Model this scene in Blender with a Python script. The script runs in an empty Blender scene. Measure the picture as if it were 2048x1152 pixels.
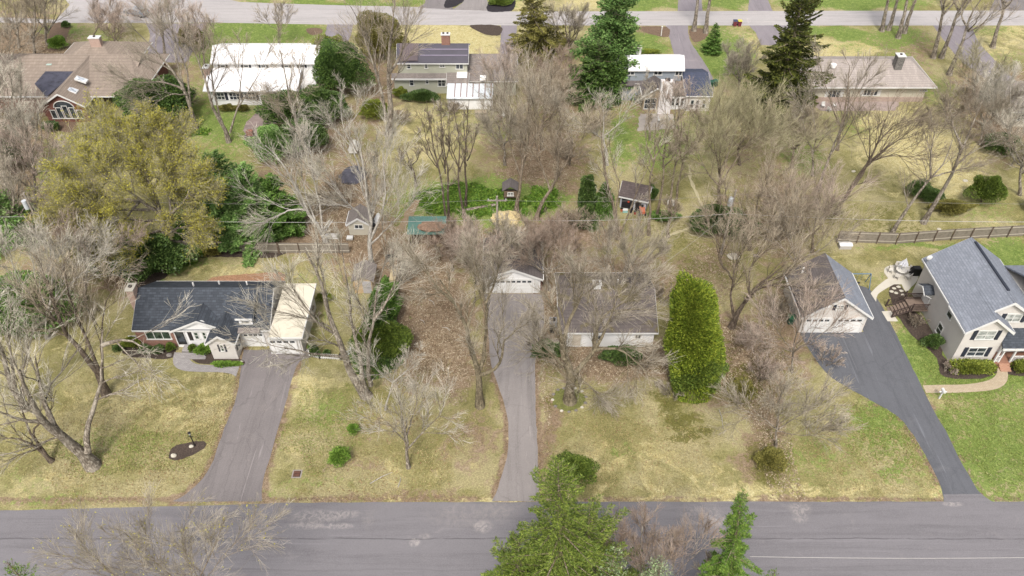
import bpy, math, random
import numpy as np
from mathutils import Vector, Matrix
R_ = math.radians

# ------------------------------------------------------------------ camera, light
F = 1575.0; TH = R_(42.5); H = 62.0
sT, cT = math.sin(TH), math.cos(TH)
sc = bpy.context.scene
col = sc.collection
cam_d = bpy.data.cameras.new("camera"); cam = bpy.data.objects.new("camera", cam_d); col.objects.link(cam)
cam.location = (0, 0, H); cam.rotation_euler = (math.pi/2 - TH, 0, 0)
cam_d.sensor_width = 36; cam_d.lens = 36*F/2048; cam_d.clip_end = 6000; cam_d.clip_start = 0.5
sc.camera = cam
SUN_EL, SUN_AZ = 54, 188         # high sun through thin cloud, behind the camera
w = bpy.data.worlds.new("World"); sc.world = w; w.use_nodes = True
nt = w.node_tree; bg = nt.nodes['Background']
sky = nt.nodes.new('ShaderNodeTexSky'); sky.sky_type = 'NISHITA'; sky.sun_disc = False
sky.sun_elevation = R_(SUN_EL); sky.sun_rotation = R_(SUN_AZ); sky.dust_density = 4; sky.air_density = 1.0; sky.ozone_density = .6
hs = nt.nodes.new('ShaderNodeHueSaturation'); hs.inputs['Saturation'].default_value = 0.30
nt.links.new(sky.outputs[0], hs.inputs['Color']); nt.links.new(hs.outputs[0], bg.inputs['Color'])
bg.inputs['Strength'].default_value = 0.14
sl = bpy.data.lights.new("sun", 'SUN'); sl.energy = 1.75; sl.angle = R_(10); sl.color = (1, .95, .88)
so = bpy.data.objects.new("sun", sl); col.objects.link(so)
dv = Vector((math.sin(R_(SUN_AZ))*math.cos(R_(SUN_EL)), math.cos(R_(SUN_AZ))*math.cos(R_(SUN_EL)), math.sin(R_(SUN_EL))))
so.rotation_euler = dv.to_track_quat('Z', 'Y').to_euler(); so.location = (0, 60, 80)
sc.view_settings.view_transform = 'Standard'; sc.view_settings.look = 'None'
sc.view_settings.gamma = 1; sc.view_settings.exposure = 1.03

# ------------------------------------------------------------------ places: photograph pixel -> point of the neighbourhood
def W(px, py, z=0.):                      # point on the horizontal plane z
    a = (px-1024)/F; b = (py-576)/F; d = (H-z)/(sT+b*cT)
    return Vector((a*d, d*(cT-b*sT), z))
def D(px, py, Y):                         # point on the upright plane Y
    a = (px-1024)/F; b = (py-576)/F; t = Y/(cT-b*sT)
    return Vector((a*t, Y, H-t*(sT+b*cT)))
def DX(px, py, X):                        # point on the upright plane X
    a = (px-1024)/F; b = (py-576)/F; t = X/a
    return Vector((X, t*(cT-b*sT), H-t*(sT+b*cT)))

# ------------------------------------------------------------------ object helpers
def tag(o, label=None, cat=None, group=None, kind=None):
    if label: o['label'] = label
    if cat: o['category'] = cat
    if group: o['group'] = group
    if kind: o['kind'] = kind
    return o
def thing(name, label, cat, loc=(0, 0, 0), group=None):
    o = bpy.data.objects.new(name, None); col.objects.link(o); o.location = loc; o.empty_display_size = .3
    return tag(o, label, cat, group)
def copy_tree(o, parent=None):
    c = o.copy(); col.objects.link(c); c.parent = parent
    for ch in list(o.children): copy_tree(ch, c)
    return c
def wloc(o):
    v = Vector((0, 0, 0))
    while o is not None: v = v + Vector(o.location); o = o.parent
    return v
def link(name, me, m, parent=None):
    me.materials.append(m)
    o = bpy.data.objects.new(name, me); col.objects.link(o)
    if parent is not None: o.parent = parent
    return o
class MB:
    def __init__(s): s.v = []; s.f = []
    def add(s, vs, fs):
        n = len(s.v); s.v += [tuple(p) for p in vs]; s.f += [tuple(i+n for i in f) for f in fs]; return s
    def box(s, x0, x1, y0, y1, z0, z1):
        return s.add([(x0,y0,z0),(x1,y0,z0),(x1,y1,z0),(x0,y1,z0),(x0,y0,z1),(x1,y0,z1),(x1,y1,z1),(x0,y1,z1)],
                     [(3,2,1,0),(4,5,6,7),(0,1,5,4),(1,2,6,5),(2,3,7,6),(3,0,4,7)])
    def prism(s, prof, a0, a1, axis='x'):
        # prof: list of (u, z); extruded from a0 to a1 along the axis
        n = len(prof)
        if axis == 'x': vs = [(a0,u,z) for u,z in prof]+[(a1,u,z) for u,z in prof]
        else: vs = [(u,a0,z) for u,z in prof]+[(u,a1,z) for u,z in prof]
        fs = [tuple(range(n))[::-1], tuple(range(n,2*n))]+[(i,(i+1)%n,n+(i+1)%n,n+i) for i in range(n)]
        return s.add(vs, fs)
    def slab(s, poly, z0, z1):
        n = len(poly); vs = [(p[0],p[1],z0) for p in poly]+[(p[0],p[1],z1) for p in poly]
        return s.add(vs, [tuple(range(n))[::-1], tuple(range(n,2*n))]+[(i,(i+1)%n,n+(i+1)%n,n+i) for i in range(n)])
    def cyl(s, p, q, r0, r1=None, n=10):
        r1 = r0 if r1 is None else r1
        p = Vector(p); q = Vector(q); t = (q-p).normalized(); u = t.orthogonal().normalized(); v = t.cross(u)
        vs = [p+(u*math.cos(a)+v*math.sin(a))*r0 for a in [2*math.pi*i/n for i in range(n)]]
        vs += [q+(u*math.cos(a)+v*math.sin(a))*r1 for a in [2*math.pi*i/n for i in range(n)]]
        return s.add(vs, [tuple(range(n))[::-1], tuple(range(n,2*n))]+[(i,(i+1)%n,n+(i+1)%n,n+i) for i in range(n)])
    def ball(s, c, rx, ry, rz, n=10, m=7, rng=None, j=0.):
        vs = []; fs = []
        for i in range(m+1):
            ph = math.pi*i/m
            for k in range(n):
                a = 2*math.pi*k/n; q = 1+(rng.uniform(-j, j) if rng else 0)
                vs.append((c[0]+rx*q*math.sin(ph)*math.cos(a), c[1]+ry*q*math.sin(ph)*math.sin(a), c[2]+rz*q*math.cos(ph)))
        for i in range(m):
            for k in range(n): fs.append((i*n+k, i*n+(k+1)%n, (i+1)*n+(k+1)%n, (i+1)*n+k))
        return s.add(vs, fs)
    def xf(s, fn): s.v = [tuple(fn(Vector(p))) for p in s.v]; return s
    def build(s, name, m, parent=None):
        off = wloc(parent) if parent is not None else Vector((0,0,0))
        me = bpy.data.meshes.new(name)
        me.from_pydata([(p[0]-off[0], p[1]-off[1], p[2]-off[2]) for p in s.v], [], s.f)
        me.validate()
        import bmesh
        bm = bmesh.new(); bm.from_mesh(me); bmesh.ops.recalc_face_normals(bm, faces=bm.faces); bm.to_mesh(me); bm.free()
        return link(name, me, m, parent)
def box(name, m, parent, *a): return MB().box(*a).build(name, m, parent)
def mesh_np(name, V, Fq):
    """V (n,3) array, Fq list of (k,c) int arrays"""
    me = bpy.data.meshes.new(name)
    me.vertices.add(len(V)); me.vertices.foreach_set('co', np.ascontiguousarray(V, dtype=np.float32).ravel())
    loops = np.concatenate([f.ravel() for f in Fq]).astype(np.int32)
    sizes = np.concatenate([np.full(len(f), f.shape[1], np.int32) for f in Fq])
    starts = np.concatenate([[0], np.cumsum(sizes)[:-1]]).astype(np.int32)
    me.loops.add(len(loops)); me.loops.foreach_set('vertex_index', loops)
    me.polygons.add(len(sizes)); me.polygons.foreach_set('loop_start', starts); me.polygons.foreach_set('loop_total', sizes)
    me.update(calc_edges=True)
    return me

# ------------------------------------------------------------------ materials
def K(r, g, b, q=.5):                      # base colour of a surface seen as sRGB r,g,b under this exposure
    f = lambda c: ((c/255+.055)/1.055)**2.4 if c > 10 else c/255/12.92
    return (f(r)*q, f(g)*q, f(b)*q, 1)
class NT:
    def __init__(s, name):
        s.m = bpy.data.materials.new(name); s.m.use_nodes = True; s.t = s.m.node_tree; s.b = s.t.nodes['Principled BSDF']
        s.b.inputs['Specular IOR Level'].default_value = .25
    def n(s, typ, **kw):
        x = s.t.nodes.new('ShaderNode'+typ)
        for k, v in kw.items(): setattr(x, k, v)
        return x
    def put(s, sock, v):
        if hasattr(v, 'default_value') and hasattr(v, 'links') or isinstance(v, bpy.types.NodeSocket): s.t.links.new(v, sock)
        else: sock.default_value = v
    def obj(s): return s.n('TexCoord').outputs['Object']
    def noise(s, vec, scale, detail=4, rough=.6, dist=0, scl=None):
        if scl:
            mp = s.n('Mapping'); mp.inputs['Scale'].default_value = scl; s.put(mp.inputs[0], vec); vec = mp.outputs[0]
        x = s.n('TexNoise'); s.put(x.inputs['Vector'], vec); x.inputs['Scale'].default_value = scale
        x.inputs['Detail'].default_value = detail; x.inputs['Roughness'].default_value = rough; x.inputs['Distortion'].default_value = dist
        return x.outputs['Fac']
    def ramp(s, fac, stops):
        x = s.n('ValToRGB'); s.put(x.inputs[0], fac); e = x.color_ramp.elements
        while len(e) < len(stops): e.new(.5)
        for i, (p, c) in enumerate(stops): e[i].position = p; e[i].color = c if len(c) == 4 else (*c, 1)
        return x.outputs[0]
    def mr(s, v, a, b, c=0., d=1., smooth=True):
        x = s.n('MapRange'); x.interpolation_type = 'SMOOTHSTEP' if smooth else 'LINEAR'
        s.put(x.inputs[0], v); x.inputs[1].default_value = a; x.inputs[2].default_value = b; x.inputs[3].default_value = c; x.inputs[4].default_value = d
        return x.outputs[0]
    def mix(s, f, a, b, mode='MIX'):
        x = s.n('Mix', data_type='RGBA', blend_type=mode); s.put(x.inputs[0], f); s.put(x.inputs[6], a); s.put(x.inputs[7], b); return x.outputs[2]
    def math(s, op, a, b=0., c=0.):
        x = s.n('Math', operation=op); s.put(x.inputs[0], a); s.put(x.inputs[1], b)
        if op in ('MULTIPLY_ADD', 'WRAP'): s.put(x.inputs[2], c)
        return x.outputs[0]
    def bump(s, h, st=.3, dist=.05):
        x = s.n('Bump'); s.put(x.inputs['Height'], h); x.inputs['Strength'].default_value = st; x.inputs['Distance'].default_value = dist
        s.t.links.new(x.outputs[0], s.b.inputs['Normal'])
    def done(s, c, rough=.8, spec=None, metal=0):
        s.put(s.b.inputs['Base Color'], c); s.put(s.b.inputs['Roughness'], rough); s.b.inputs['Metallic'].default_value = metal
        if spec is not None: s.b.inputs['Specular IOR Level'].default_value = spec
        return s.m
def sc3(c, k): return (c[0]*k, c[1]*k, c[2]*k, 1)
def m_plain(name, c, rough=.6, var=.14, scale=1.2, spec=.3, metal=0):
    t = NT(name); o = t.obj()
    a = t.noise(o, scale, 5, .65); b = t.noise(o, scale*9, 3, .6)
    f = t.math('ADD', t.math('MULTIPLY', a, .65), t.math('MULTIPLY', b, .35))
    cc = t.ramp(f, [(.3, sc3(c, 1-var*1.6)), (.5, c), (.72, sc3(c, 1+var*.6))])
    return t.done(cc, rough, spec, metal)
def uv_wall(t):                              # (run along the wall or eave, height) chosen by which way the face looks
    g = t.n('NewGeometry'); o = t.obj(); sn = t.n('SeparateXYZ'); t.put(sn.inputs[0], g.outputs['Normal'])
    so_ = t.n('SeparateXYZ'); t.put(so_.inputs[0], o)
    f = t.math('GREATER_THAN', t.math('ABSOLUTE', sn.outputs[0]), t.math('ABSOLUTE', sn.outputs[1]))
    mx = t.n('Mix', data_type='FLOAT'); t.put(mx.inputs[0], f); t.put(mx.inputs[2], so_.outputs[0]); t.put(mx.inputs[3], so_.outputs[1])
    cb = t.n('CombineXYZ'); t.put(cb.inputs[0], mx.outputs[0]); t.put(cb.inputs[1], so_.outputs[2])
    return cb.outputs[0], so_, o
def m_shingle(name, c, dark=.62, light=1.3, row=.15, var=.3, streak=.0, moss=None):
    t = NT(name); uv, sep, o = uv_wall(t)
    br = t.n('TexBrick'); t.put(br.inputs['Vector'], uv); br.inputs['Scale'].default_value = 1; br.inputs['Brick Width'].default_value = .42
    br.inputs['Row Height'].default_value = row; br.inputs['Mortar Size'].default_value = .018; br.inputs['Mortar Smooth'].default_value = .3
    br.inputs['Bias'].default_value = .1
    br.inputs['Color1'].default_value = sc3(c, light); br.inputs['Color2'].default_value = sc3(c, dark); br.inputs['Mortar'].default_value = sc3(c, dark*.6)
    n1 = t.noise(o, .35, 5, .7); n2 = t.noise(o, 6, 3, .7)
    cc = t.mix(t.mr(n1, .3, .72, .0, var), br.outputs[0], sc3(c, 1.6 if streak else .55))
    cc = t.mix(.5, cc, t.mix(n2, sc3(c, .7), sc3(c, 1.3)))
    n3 = t.noise(o, .9, 4, .7, scl=(1.6, .35, .35)); cc = t.mix(t.mr(n3, .52, .7, 0, .35), cc, sc3(c, 1.45)); cc = t.mix(t.mr(n3, .46, .3, 0, .35), cc, sc3(c, .6))
    if moss: cc = t.mix(t.mr(t.noise(o, .28, 6, .75, .6), .5, .62, 0, .75), cc, moss)
    t.bump(br.outputs['Fac'], .4, -.02)
    return t.done(cc, .9, .15)
def m_siding(name, c, row=.13, var=.08):
    t = NT(name); uv, sep, o = uv_wall(t)
    fr = t.math('FRACT', t.math('DIVIDE', sep.outputs[2], row))
    n1 = t.noise(o, .6, 4, .6)
    base = t.ramp(n1, [(.25, sc3(c, 1-var*1.5)), (.6, c), (.8, sc3(c, 1+var*.5))])
    cc = t.mix(t.mr(fr, .02, .14, .55, 0.), base, sc3(c, .55))
    t.bump(fr, .35, .02)
    return t.done(cc, .6, .3)
def m_brick(name, c, c2, mortar, row=.085, bw=.24):
    t = NT(name); uv, sep, o = uv_wall(t)
    br = t.n('TexBrick'); t.put(br.inputs['Vector'], uv); br.inputs['Scale'].default_value = 1; br.inputs['Brick Width'].default_value = bw
    br.inputs['Row Height'].default_value = row; br.inputs['Mortar Size'].default_value = .012
    br.inputs['Color1'].default_value = c; br.inputs['Color2'].default_value = c2; br.inputs['Mortar'].default_value = mortar
    cc = t.mix(t.mr(t.noise(o, .9, 4), .3, .8, 0, .35), br.outputs[0], sc3(c, .6))
    t.bump(br.outputs['Fac'], .4, -.01)
    return t.done(cc, .85, .2)
def m_asphalt(name, c, seam_y=None, patches=.25, crack=.0, spots=(), lanes='y'):
    t = NT(name); o = t.obj()
    big = t.noise(o, .12, 6, .65, scl=(.5, 1.6, 1)); mid = t.noise(o, 1.1, 5, .7); fine = t.noise(o, 14, 3, .7)
    cc = t.ramp(big, [(.28, sc3(c, 1-patches)), (.5, c), (.75, sc3(c, 1+patches))])
    cc = t.mix(.35, cc, t.mix(mid, sc3(c, .62), sc3(c, 1.5)))
    cc = t.mix(.22, cc, t.mix(t.mr(fine, .3, .7), sc3(c, .35), sc3(c, 2.0)))
    ln_ = t.noise(o, 1.0, 5, .7, .8, scl=(.06, .9, 1) if lanes == 'x' else (1.1, .07, 1)); l2 = t.noise(o, 1.0, 4, .7, 1.2, scl=(.05, 2.6, 1) if lanes == 'x' else (2.8, .12, 1))
    cc = t.mix(t.mr(ln_, .35, .62, 0, .35), cc, sc3(c, 1.35)); cc = t.mix(t.mr(ln_, .5, .3, 0, .3), cc, sc3(c, .72))
    cc = t.mix(t.mr(l2, .6, .7, 0, .7 if lanes == 'y' else .25), cc, sc3(c, 1.75))
    # pale dust and grit
    du = t.math('MULTIPLY', t.mr(t.noise(o, .25, 6, .75, 1.2), .56, .75), .5)
    cc = t.mix(t.math('MULTIPLY', du, .55), cc, (c[0]*2.1, c[1]*2.0, c[2]*1.85, 1))
    if crack:
        vo = t.n('TexVoronoi', feature='DISTANCE_TO_EDGE'); mp = t.n('Mapping'); mp.inputs['Scale'].default_value = (.33, .17, 1); t.put(mp.inputs[0], o)
        wob = t.n('TexNoise'); wob.inputs['Scale'].default_value = 1.1; t.put(wob.inputs[0], o)
        va = t.n('VectorMath', operation='ADD'); t.put(va.inputs[0], mp.outputs[0])
        vs_ = t.n('VectorMath', operation='SCALE'); t.put(vs_.inputs[0], wob.outputs['Color']); vs_.inputs['Scale'].default_value = .25
        t.put(va.inputs[1], vs_.outputs[0]); t.put(vo.inputs['Vector'], va.outputs[0]); vo.inputs['Scale'].default_value = 1
        cr = t.math('MULTIPLY', t.mr(vo.outputs['Distance'], .0, .02, 1, 0), crack)
        cc = t.mix(cr, cc, sc3(c, .45) if crack < .5 else sc3(c, 2.1))
    sp = t.n('SeparateXYZ'); t.put(sp.inputs[0], o)
    if seam_y is not None:
        for (yy, wd, k, st) in seam_y:
            wv = t.noise(o, .25, 3, .6)
            dd = t.math('ABSOLUTE', t.math('SUBTRACT', t.math('ADD', sp.outputs[1], t.math('MULTIPLY', t.math('SUBTRACT', wv, .5), .5)), yy))
            ff = t.math('MULTIPLY', t.mr(dd, 0, wd, 1, 0), t.math('MULTIPLY', t.mr(t.noise(o, .6, 5, .7), .25, .6), st))
            cc = t.mix(ff, cc, sc3(c, k))
    for (x, y, rx, ry, st, k) in spots:      # dusty scrapes and tyre-dropped grit, each at its own place on the street
        ax = t.math('DIVIDE', t.math('SUBTRACT', sp.outputs[0], x), rx); ay = t.math('DIVIDE', t.math('SUBTRACT', sp.outputs[1], y), ry)
        r2 = t.math('ADD', t.math('MULTIPLY', ax, ax), t.math('MULTIPLY', ay, ay))
        msk = t.math('MULTIPLY', t.mr(r2, 0, 1, 1, 0), t.mr(t.noise(o, 2.2, 6, .8, 1.), .38, .68))
        cc = t.mix(t.math('MULTIPLY', msk, st), cc, sc3(c, k) if k < 1 else (c[0]*k, c[1]*k*.96, c[2]*k*.86, 1))
    t.bump(fine, .25, .02)
    return t.done(cc, .9, .2)
def m_foliage(name, c, c2=None, var=.5, rough=.65):
    t = NT(name); o = t.obj(); g = t.n('NewGeometry'); c2 = c2 or sc3(c, 1.5)
    f = t.math('ADD', t.math('MULTIPLY', g.outputs['Random Per Island'], .6), t.math('MULTIPLY', t.noise(o, 1.1, 3, .6), .6))
    cc = t.ramp(f, [(.2, sc3(c, 1-var)), (.5, c), (.9, c2)])
    return t.done(cc, rough, .2)
def m_bark(name, c, c2, scale=3):
    t = NT(name); o = t.obj()
    a = t.noise(o, scale, 5, .7, .5, scl=(1, 1, .35)); b = t.noise(o, .5, 4, .6)
    cc = t.ramp(a, [(.34, sc3(c, .38)), (.5, c), (.64, c2)])
    cc = t.mix(t.mr(b, .42, .7, 0, .45), cc, c2)
    t.bump(a, .5, .05)
    return t.done(cc, .9, .1)
def m_glass(name, c=(.03, .035, .04, 1), rough=.08):
    t = NT(name); o = t.obj(); cc = t.ramp(t.noise(o, 1.7, 3), [(.35, sc3(c, .5)), (.7, sc3(c, 1.8))])
    return t.done(cc, rough, .7)

# ------------------------------------------------------------------ the ground: one sheet, its grass / straw / leaf litter / moss shares stored per vertex
def ground_axes():
    x = np.concatenate([[-3000, -1200, -500, -260], np.arange(-170, 170.1, .5), [260, 500, 1200, 3000]])
    y = np.concatenate([[-600, -200, -60, 0], np.arange(20, 200.1, .5), [260, 500, 1200, 3000]])
    return x, y
def px_of(X, Y, Z=0.):
    h = H-Z; d = np.maximum(Y*cT+h*sT, 1); v = h*cT-Y*sT
    return 1024+F*X/d, 576+F*v/d
# (pixel x, pixel y, half width, half height, share) : where each cover grows
GREEN = [(520,60,170,40,.9),(430,100,60,40,.8),(700,8,250,10,.9),(1290,4,90,18,.9),(1455,4,60,18,.9),(1700,4,170,18,1),(1010,2,60,14,.6),(1275,92,70,36,.95),(1440,110,70,60,.95),(1600,60,110,14,.95),
 (1700,70,60,12,.9),(1790,75,90,30,.7),(1700,95,50,20,.5),(1325,285,80,60,.8),(1260,240,40,90,.5),(1240,280,30,60,.9),(960,405,180,52,1),(1090,400,60,30,.9),(830,420,60,40,.6),(450,245,110,70,.75),(400,190,60,40,.5),
 (330,525,80,30,.9),(300,545,30,25,.9),(1960,745,160,60,.95),(1845,700,70,90,.95),(1850,560,120,25,.5),(2020,515,70,50,.9),(2000,900,170,150,.72),(1890,860,40,60,.8),(1760,850,80,70,.7),(1640,910,120,70,.45),(1800,935,60,40,.6),
 (1700,960,250,25,.3),(250,885,120,35,.42),(180,900,60,40,.4),(100,1000,150,20,.4),(660,830,70,60,.5),(640,960,120,30,.35),(560,985,60,20,.4),(60,960,80,40,.35),(1900,492,200,8,.8),(1610,310,60,70,.55),(1700,240,60,50,.4),(880,215,60,30,.35),(1010,260,60,40,.4),
 (960,255,90,50,.35),(1240,900,60,30,.4),(1400,230,60,40,.5),(100,350,60,90,.5),(130,60,60,20,.7),(190,85,70,30,.55),(430,330,80,60,.6),(470,420,120,60,.8),(130,85,40,30,.4),(1980,60,80,20,.5),(2010,120,60,30,.45),(1800,130,80,40,.5),(1870,180,50,50,.5),(1975,420,90,50,.4),(1400,300,70,80,.35),
 (700,590,60,60,.3),(830,620,30,40,.2),(300,800,130,40,.25),(1180,545,20,15,.3),(1460,905,30,20,.3),(480,520,100,15,.3),(620,640,60,60,.35),(600,560,60,40,.35)]
STRAW = [(890,75,120,34,1.05),(960,110,60,20,.9),(1680,105,80,26,1.1),(1640,130,70,20,.9),(1840,300,130,70,1.0),(1770,240,60,40,.8),(1910,330,80,70,.9),(1012,440,34,20,1.3),(960,440,30,12,.7),(300,800,170,70,.55),(420,800,60,90,.5),(200,700,120,70,.35),(100,880,120,60,.35),(620,790,70,50,.55),(560,880,60,70,.35),
 (830,235,110,60,.5),(880,290,110,50,.45),(1560,980,320,18,.5),(1300,980,220,20,.5),(1230,930,160,60,.45),(1380,960,140,40,.4),(1900,980,60,14,.7),(2030,870,60,60,.3),(1880,350,200,70,.35),(2000,450,80,40,.3),(1100,250,40,40,.3),(480,540,110,16,.55),(390,535,50,16,.5),(1490,90,40,60,.5),(800,940,160,50,.3),(1000,12,60,12,.9),(1180,5,80,12,.8),
 (1960,520,70,40,.4),(1720,530,100,50,.2),(700,70,40,20,.4),(50,970,120,30,.4),(1200,1000,500,10,.6),(300,560,40,20,.3),(1990,90,60,60,.55),(2030,60,60,60,.6)]
LITTER = [(860,640,90,130,1.2),(850,540,80,60,1.0),(900,720,70,80,.8),(820,700,60,90,.6),(1010,540,90,60,.8),(1430,530,60,70,.5),(1480,720,120,110,.85),(1600,640,110,120,.7),(1380,700,70,80,.7),(1200,560,260,60,.8),(1230,720,170,50,.9),(1090,680,40,50,1),(1120,620,40,60,1.2),(1070,470,220,50,.8),(700,400,80,100,.9),(640,470,130,50,.9),(740,500,80,80,1),
 (60,110,120,90,1.0),(30,300,90,130,.8),(100,430,120,80,.8),(60,560,110,70,.5),(2000,220,90,110,.9),(1960,160,60,60,.7),(1080,330,110,120,.8),(1120,180,80,80,.7),(640,250,100,120,.7),(570,330,80,80,.6),(760,180,60,110,.7),(1560,420,80,150,.6),(1490,250,80,120,.5),(1530,860,40,130,.75),(1500,930,40,60,.6),(950,880,80,90,.5),(760,860,120,50,.3),
 (720,930,70,40,.35),(830,990,200,12,.5),(1320,240,60,40,.6),(1010,300,90,80,.5),(900,400,60,80,.3),(1940,250,50,40,.5),(360,150,70,60,.5),(390,90,30,30,.4),(1780,90,30,12,.7),(1840,105,40,60,.6),(1400,75,28,20,.9),(1290,58,26,14,.8),(1100,860,20,100,.7),(230,560,60,40,.7),(1540,1000,120,10,.5),(1010,940,12,60,.7),
 (590,260,60,90,.5),(1280,210,60,50,.6),(1450,440,60,60,.6),(1670,640,40,60,.5),(1040,615,20,30,.3)]
MOSS = [(1335,815,32,24,.9),(1352,845,30,22,.95),(1385,835,30,16,.8),(1372,868,34,16,.9),(1412,858,26,14,.8),(1345,880,22,12,.6),(1320,790,26,16,.7),(1400,885,30,10,.5),(1230,905,40,14,.5),(1250,930,30,10,.4),(1480,770,60,50,.8),(1540,930,60,60,.8),(1530,880,40,60,.5),(1450,700,40,60,.5),(1120,800,40,30,.7),(1770,445,130,40,.55),(1690,440,60,40,.6),(1490,600,80,100,.3),(1300,560,60,60,.4),(1380,560,50,60,.6),(1330,600,40,60,.4),(300,925,60,20,.3),(190,800,40,20,.4),(205,810,50,30,.5),(1340,470,100,60,.45),(970,850,60,40,.2),(1200,870,80,40,.25),(1700,470,160,14,.5),(690,770,60,40,.4),(1270,870,70,40,.25),(60,730,80,30,.3),(150,950,60,20,.3)]
def blobs(L, px, py):
    r = np.zeros_like(px)
    for (x, y, a, b, s) in L:
        d = ((px-x)/a)**2+((py-y)/b)**2
        r = np.maximum(r, s*np.exp(-.9*d**1.3))
    return r
def road_edge_band(px, py, X, Y):
    b = np.exp(-((Y-39.30)/.28)**2)*1.15                      # thin line of swept oak litter along the street
    return b
EDGE = [[(487,700),(482,735),(474,790),(455,840),(437,890),(420,935),(398,965),(372,988),(345,1003)], [(523,1003),(525,965),(540,915),(556,860),(572,805),(588,745),(600,722)], [(968,588),(975,640),(978,690),(984,735),(1000,780),(1014,830),(1017,880),(1010,930),(996,975),(983,1003)], [(1077,1003),(1077,940),(1073,850),(1070,760),(1074,700)], [(1740,800),(1795,833),(1826,870),(1850,910),(1872,950),(1886,1004)], [(1962,988),(1942,958),(1918,915),(1890,860),(1862,812)]]
def edge_share(X, Y):
    m = np.full(X.shape, 9.)
    for e in EDGE:
        P = [W(*p) for p in e]
        for a, b in zip(P[:-1], P[1:]):
            dx, dy = b[0]-a[0], b[1]-a[1]; t = np.clip(((X-a[0])*dx+(Y-a[1])*dy)/(dx*dx+dy*dy), 0, 1); m = np.minimum(m, np.hypot(X-a[0]-t*dx, Y-a[1]-t*dy))
    return np.exp(-(m/.5)**2)*.95
def build_ground():
    x, y = ground_axes(); X, Y = np.meshgrid(x, y); nx, ny = len(x), len(y)
    rng = np.random.default_rng(3)
    V = np.stack([X.ravel(), Y.ravel(), np.zeros(X.size)], 1)
    i = np.arange(ny-1)[:, None]*nx+np.arange(nx-1)[None]; q = np.stack([i, i+1, i+nx+1, i+nx], -1).reshape(-1, 4)
    me = mesh_np('ground', V, [q])
    px, py = px_of(X.ravel(), Y.ravel())
    # wobble the pattern so no outline is a clean ellipse
    wx = 9*np.sin(X.ravel()*.7+np.cos(Y.ravel()*.9)*2)+5*np.sin(X.ravel()*1.9+Y.ravel()*1.3); wy = 5*np.sin(Y.ravel()*.8+np.sin(X.ravel()*.6)*2)
    far = (Y.ravel() > 175) | (abs(X.ravel()) > 150)
    C = np.zeros((len(V), 4), np.float32)
    C[:, 0] = np.where(far, .55, blobs(GREEN, px+wx, py+wy)); C[:, 1] = np.where(far, .1, blobs(STRAW, px+wx, py+wy))
    C[:, 2] = np.where(far, .3, np.maximum(blobs(LITTER, px+wx, py+wy), np.maximum(road_edge_band(px, py, X.ravel(), Y.ravel()), edge_share(X.ravel(), Y.ravel())))); C[:, 3] = np.where(far, .1, blobs(MOSS, px+wx, py+wy))
    at = me.attributes.new('cover', 'FLOAT_COLOR', 'POINT'); at.data.foreach_set('color', C.ravel())
    t = NT('lawn and litter'); o = t.obj(); a = t.n('Attribute', attribute_name='cover'); sp = t.n('SeparateXYZ'); t.put(sp.inputs[0], a.outputs['Color'])
    big = t.noise(o, .16, 6, .65); mid = t.noise(o, .8, 6, .72, .6); fine = t.noise(o, 3.6, 5, .75); blade = t.noise(o, 13, 4, .8)
    mid2 = t.noise(o, 1.7, 6, .75, .8); big2 = t.noise(o, .33, 5, .7, 1.5)
    base = t.ramp(mid, [(.26, K(116,110,66)), (.42, K(152,146,90)), (.56, K(176,168,108)), (.68, K(198,186,130)), (.82, K(220,206,160))])
    base = t.mix(t.mr(big2, .42, .66, 0, .55), base, t.ramp(fine, [(.3, K(132,126,58)), (.7, K(180,170,96))]))
    lit = t.ramp(t.mix(.5, t.noise(o, 2.6, 6, .8, .4), mid), [(.3, K(92,72,56)), (.44, K(134,108,86)), (.54, K(162,136,112)), (.64, K(192,168,144)), (.78, K(218,198,176))])
    straw = t.ramp(mid2, [(.25, K(170,150,92)), (.45, K(208,192,128)), (.65, K(232,220,164)), (.85, K(246,238,200))])
    green = t.ramp(mid2, [(.25, K(70,96,32)), (.42, K(104,132,48)), (.56, K(136,158,68)), (.68, K(172,182,104)), (.82, K(206,200,146))])
    moss = t.ramp(mid2, [(.28, K(78,78,26)), (.5, K(110,108,42)), (.75, K(150,142,70))])
    def cover(share, nz, lo, hi): return t.mr(t.math('ADD', share, t.math('MULTIPLY', t.math('SUBTRACT', nz, .5), 2.3)), lo+.06, hi-.08)
    cc = t.mix(t.mr(big, .40, .62, 0, .5), cc if False else base, K(206,190,148)); cc = t.mix(t.mr(big, .55, .36, 0, .45), cc, K(138,130,78)); base = cc
    cc = t.mix(t.math('MULTIPLY', cover(sp.outputs[2], mid, .2, .75), .9), base, lit)
    cc = t.mix(t.math('MULTIPLY', cover(a.outputs['Alpha'], mid2, .3, .8), .85), cc, moss)
    cc = t.mix(t.math('MULTIPLY', cover(sp.outputs[1], big2, .25, .8), .9), cc, straw)
    cc = t.mix(t.math('MULTIPLY', cover(sp.outputs[0], mid2, .3, .72), .92), cc, green)
    # thin worn spots, tufts and blades
    cc = t.mix(t.mr(t.noise(o, .55, 6, .8, 1.5), .60, .74, 0, .55), cc, K(196,178,138))
    cc = t.mix(.6, cc, t.mix(t.mr(t.noise(o, 5.5, 5, .85), .32, .68), sc3((1,1,1,1), .22), sc3((1,1,1,1), .80)), 'OVERLAY')
    cc = t.mix(.5, cc, t.mix(t.mr(blade, .3, .7), sc3((1,1,1,1), .18), sc3((1,1,1,1), .82)), 'OVERLAY')
    hv = t.n('HueSaturation'); hv.inputs['Saturation'].default_value = .92; hv.inputs['Value'].default_value = 1.0; t.put(hv.inputs['Color'], cc); cc = hv.outputs[0]
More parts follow.
